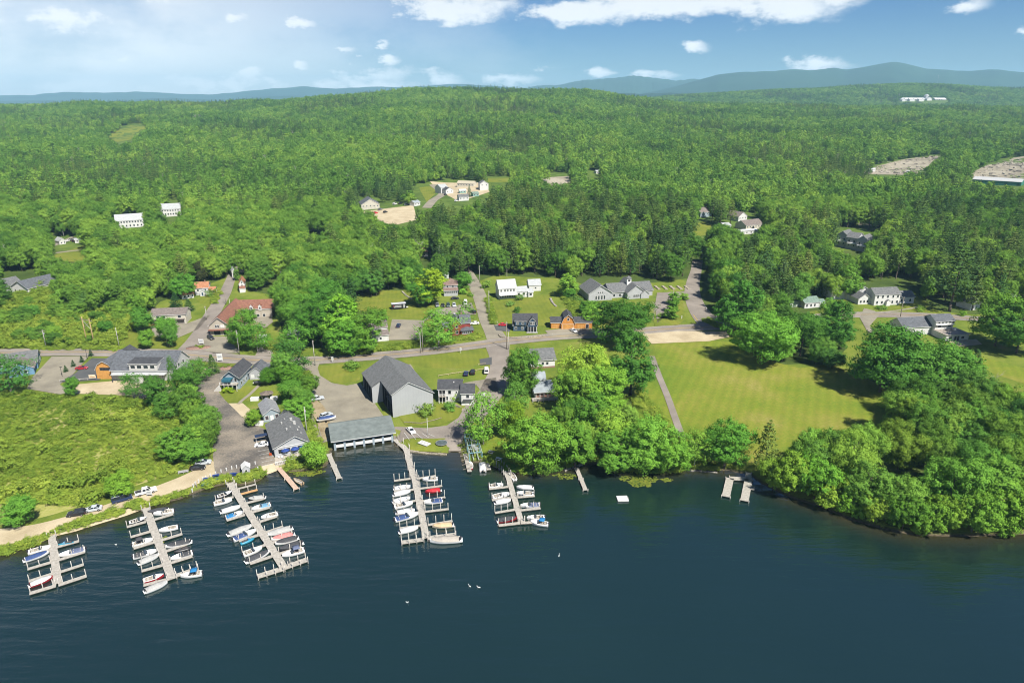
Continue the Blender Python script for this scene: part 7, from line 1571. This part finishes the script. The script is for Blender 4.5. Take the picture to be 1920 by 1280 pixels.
for (x,y,w_,d_,l) in ((552,703,0,0,''),(487,796,2.6,2,'white tent-like canopy at the marina cottage corner'),(478,750,3.0,1.6,'white covered stack behind the marina cottage'),(514,749,2.6,1.6,'white box container right behind the marina cottage'),(906,742,1.8,.8,'small pale table on the grass by the lane')):
    if l: p=P(x,y); e=empty('storage_box',l,'storage',tuple(p),R(8)); MB().box(-w_/2,w_/2,-d_/2,d_/2,-.1,1.1).build('body',WTRIM,e); MB().box(-w_/2-.06,w_/2+.06,-d_/2-.06,d_/2+.06,1.1,1.22,tx=.1,ty=.1).build('lid',WTRIM,e)
p=P(501,747); e=empty('gazebo','brown low-roofed gazebo behind the marina cottage','gazebo',tuple(p)); b=MB(); b.loft([[(r_*cos(t),r_*sin(t),z) for t in [2*pi*k/6 for k in range(6)]] for r_,z in((2.8,2.3),(.1,3.3))],smooth=False); b.build('roof',mat('gazebo_brown',(.20,.16,.13),.9,.2),e); [MB().cyl((2.3*cos(k*pi/3),2.3*sin(k*pi/3),-.2),(2.3*cos(k*pi/3),2.3*sin(k*pi/3),2.3),.08,.08,6).build('post',POLE,e) for k in range(6)]
p=P(524,866-3); e=empty('sign','orange-red warning board at the corner of the restaurant terrace','sign',tuple(P(508,856))); MB().box(-.05,.05,-.05,.05,-.2,1).build('post',POLE,e); MB().box(-.45,.45,-.08,-.05,.6,1.5).build('board',mat('warn_orange',(.55,.10,.03),.6,.1),e)
for x,y,l in ((372,652,'planted island of low shrubs at the street corner'),(430,689,'flower bed of pink gravel beside the marina lane'),(466,688,'small rockery behind the porch house')):
    p=P(x,y); b=MB(); n=24; b.loft([[(r_*cos(2*pi*k/n)*1.9,r_*sin(2*pi*k/n),z) for k in range(n)] for r_,z in((3,-.2),(2.9,.22),(.3,.34))]); tag(b.build('flower_bed',PINKST,None,tuple(p),R(10)),l,'flower bed')
    for k in range(7): 
        q=random.random()*6.28; w_=random.random()**.5*2; c=bpy.data.objects.new('bed_plant',PROTO['bush%d'%(k%4)][0]); COL.objects.link(c); c.location=(p.x+w_*1.8*cos(q),p.y+w_*.9*sin(q),p.z+.2); c.scale=(.35,.35,.3); tag(c,'low shrub in the %s, %s'%(' '.join(l.split()[:3]).lower(),ordn(k,7)),'shrub','shrubs in the flower beds')
for x,y,s,l,t_ in ((798,775,1.9,'olive rounded shrub on the lawn before the storage hall',(.7,.75,1)),(843,768,1.3,'dark round shrub by the white twin house path',(.5,.8,1)),(857,750,1.2,'light shrub between the two blocks of the white house',(1,1.2,1)),(655,690,1.3,'left shrub beside the storage hall roof corner',(.7,.9,1)),(664,693,1.5,'right shrub beside the storage hall roof corner',(.7,.9,1)),
   (956,573,1.3,'blue-green shrub below the white colonial house',(.7,.9,1.6)),(975,563,1.2,'shrub against the low wing of the white colonial house',(.9,1.1,1)),(970,586,1.1,'dark low shrub on the mown bank',(.5,.8,1)),(975,617,1.1,'shrub before the navy house porch',(.9,1.1,1)),(400,551,1.4,'brown-green shrub beside the orange-roofed cottage',(.7,.6,.8)),(392,556,1.1,'small shrub at the orange-roofed cottage door',(.5,.7,1)),
   (1080,565,1.6,'dark rounded shrub left of the grey hall gable',(.45,.65,1.1)),(868,552,1.2,'shrub right of the brown-roofed house',(.8,1.3,1)),(883,555,1.0,'low shrub at the middle street edge',(.8,1.0,1)),(440,603,2.4,'rounded green shrub on the upper street corner',(.7,1.1,1)),(912,540,1.6,'shrub by the pale pole on the middle street',(.7,.9,1)),(433,736,.8,'bright clipped hedge before the porch house',(1.5,1.4,.5)),(424,736,.8,'bright clipped hedge left before the porch house',(1.5,1.4,.5)),
   (172,705,.01,'',None),(1652,580,1.2,'hedge beside the white inn',(.6,.9,1)),(1725,584,1.0,'shrub on the white inn lawn',(.9,1.1,1)),(1805,592,1.1,'shrub beside the road at the white pine',(.9,1.2,1)),(1240,594,1.0,'left small conifer by the school sign',(.9,1.1,1)),(1248,592,1.0,'right small conifer by the school sign',(.9,1.1,1))):
    if l:
        p=P(x,y); TREE=dict(x=p.x,y=p.y,z=p.z,H=2.6*s,R=1.9*s,k='bush%d'%random.randrange(4),t=t_); plant(TREE,l)
# young street trees between the market lots
for i,(x,y) in enumerate(((124,697),(138,687),(154,679),(171,667))): p=P(x,y); H=topH(p,y-13); plant(dict(x=p.x,y=p.y,z=p.z,H=H,R=1.3,k='spruce0',t=(.45,.65,.9)),'young dark tree between the market parking lots, '+ordn(i,4))
for i,(x,y,yt) in enumerate(((117,706,688),(164,673,655))): p=P(x,y); H=topH(p,yt); e=empty('street_lamp','black lamp post between the market parking lots, %s'%('lower one' if i==0 else 'upper one'),'street lamp',tuple(p)); MB().cyl((0,0,-.2),(0,0,H),.09,.07,7).build('pole',DARK,e); MB().box(-.25,.6,-.15,.15,H-.1,H+.08).build('lamp_head',DARK,e)
# boat lift at the slip: two catwalks and a row of pale green steel frames
a=P(866,826); b_=P(880,884,.6); d=Vector((b_.x-a.x,b_.y-a.y,0)); L=d.length; rz=atan2(d.y,d.x); e=empty('boat_lift','pale green steel boat lift with frames over a slip between two catwalks','boat lift',(a.x,a.y,0),rz); STL=mat('lift_steel',(.42,.50,.42),.6,.12,1.5); STB=mat('lift_blue_steel',(.20,.42,.48),.6,.1,1.5)
MB().box(L*.42,L,-.6,.75,.55,.7).build('catwalk',DECK,e); MB().box(L*.55,L,5.6,6.9,.55,.7).build('catwalk',DECK,e)
for k in range(6):
    x=L*(.02+.13*k); q=MB(); w0,w1=1.0,5.0
    for y in(w0,w1): q.box(x-.12,x+.12,y-.12,y+.12,-1,3.4)
    q.box(x-.1,x+.1,w0,w1,3.4,3.6); q.build('frame',STB if k in(0,1,3,5) else STL,e)
for y in(1.0,2.4,3.6,5.0): MB().box(L*.02,L*.72,y-.09,y+.09,3.62,3.8).build('girder',STL,e)
for y in (2.2,3.8): MB().box(-.5,L*.7,y-.15,y+.15,1.2,1.45).build('rail',STL,e)
for x,y in((L*.25,3),(L*.45,2.6),(L*.55,3.4)): MB().box(x,x+1.6,y-.6,y+.6,3.82,4.2).build('winch',mat('winch_grey',(.35,.38,.36),.6,.15,2),e)
for k in range(7): MB().bar((L*(.1+.14*k),-1.8,.9),(L*(.1+.14*k)+.2,.9,1.6),.12,.12).build('stay',POLE,e)
# lily pads
def pads(name,x,y,rx,ry,n,label):
    p=P(x,y,0); q=P(x+rx,y,0); s=P(x,y-ry,0); b=MB(); RX=(q-p).length; RY=(s-p).length
    for k in range(n):
        a=random.random()*6.28; r_=random.random()**.6; u=RX*r_*cos(a)*(1+.3*sin(3*a)); v=RY*r_*sin(a); rr=random.uniform(.18,.42); t0=random.random()*6
        b.face([(u+rr*cos(t0+2*pi*i/7),v+rr*sin(t0+2*pi*i/7),.03+.02*random.random()+ .05*(i==0)) for i in range(7)])
    o=b.build(name,LILY,None,(p.x,p.y,0)); o['kind']='stuff'
LILY=mat('lily_pad',(.22,.24,.03),.5,.35,.9,col2=(.07,.13,.02))
pads('lily_pads',1200,901,32,12,420,''); pads('lily_pads',1250,900,10,4,40,''); pads('lily_pads',1060,893,22,6,70,''); pads('lily_pads',575,886,30,7,240,''); pads('lily_pads',303,1015,6,10,60,'')
# hillside cars, silo-like spruce in the yard
p=P(880,369); plant(dict(x=p.x,y=p.y,z=p.z,H=13,R=3.4,k='spruce0',t=(.45,.7,1)),'dark spruce standing in the hillside yard')
# cut stumps and brash on the logged clearing
def brash(name,px,n):
    A=np.array([tuple(P(a,b)[:2]) for a,b in px]); x=A[:,0].min()+rnd(n)*(A[:,0].max()-A[:,0].min()); y=A[:,1].min()+rnd(n)*(A[:,1].max()-A[:,1].min()); k=pip(x,y,A); x,y=x[k],y[k]; z=T(x,y); b=MB()
    for X_,Y_,Z_ in zip(x,y,z):
        a=random.random()*3.14; l=random.uniform(2,8); h_=random.uniform(.3,1.3); b.bar((X_,Y_,Z_+h_*.5),(X_+l*cos(a),Y_+l*sin(a),Z_+h_*.8),h_,h_)
    o=b.build(name,mat('cut_wood',(.50,.45,.38),.95,.35,.2)); o['kind']='stuff'
brash('brash',[(1618,326),(1640,312),(1700,298),(1768,292),(1740,312),(1700,328)],700); brash('brash',[(1815,330),(1850,310),(1900,296),(2000,290),(2060,330),(1920,345)],900)
# ---------------------------------------------------------------- haze (one even closed box of thin air)
hb=MB(); hb.box(-16000,16000,-900,16500,-4,660)
hm=bpy.data.materials.new('haze'); hm.use_nodes=True; N=NT(hm.node_tree); N.n.clear()
pv=N.new('ShaderNodeVolumePrincipled'); pv.inputs['Color'].default_value=(.42,.76,1.0,1); pv.inputs['Density'].default_value=HAZE; pv.inputs['Anisotropy'].default_value=.0
o=N.new('ShaderNodeOutputMaterial'); N.link(pv.outputs[0],o.inputs['Volume'])
ho=hb.build('haze',hm); ho['kind']='stuff'
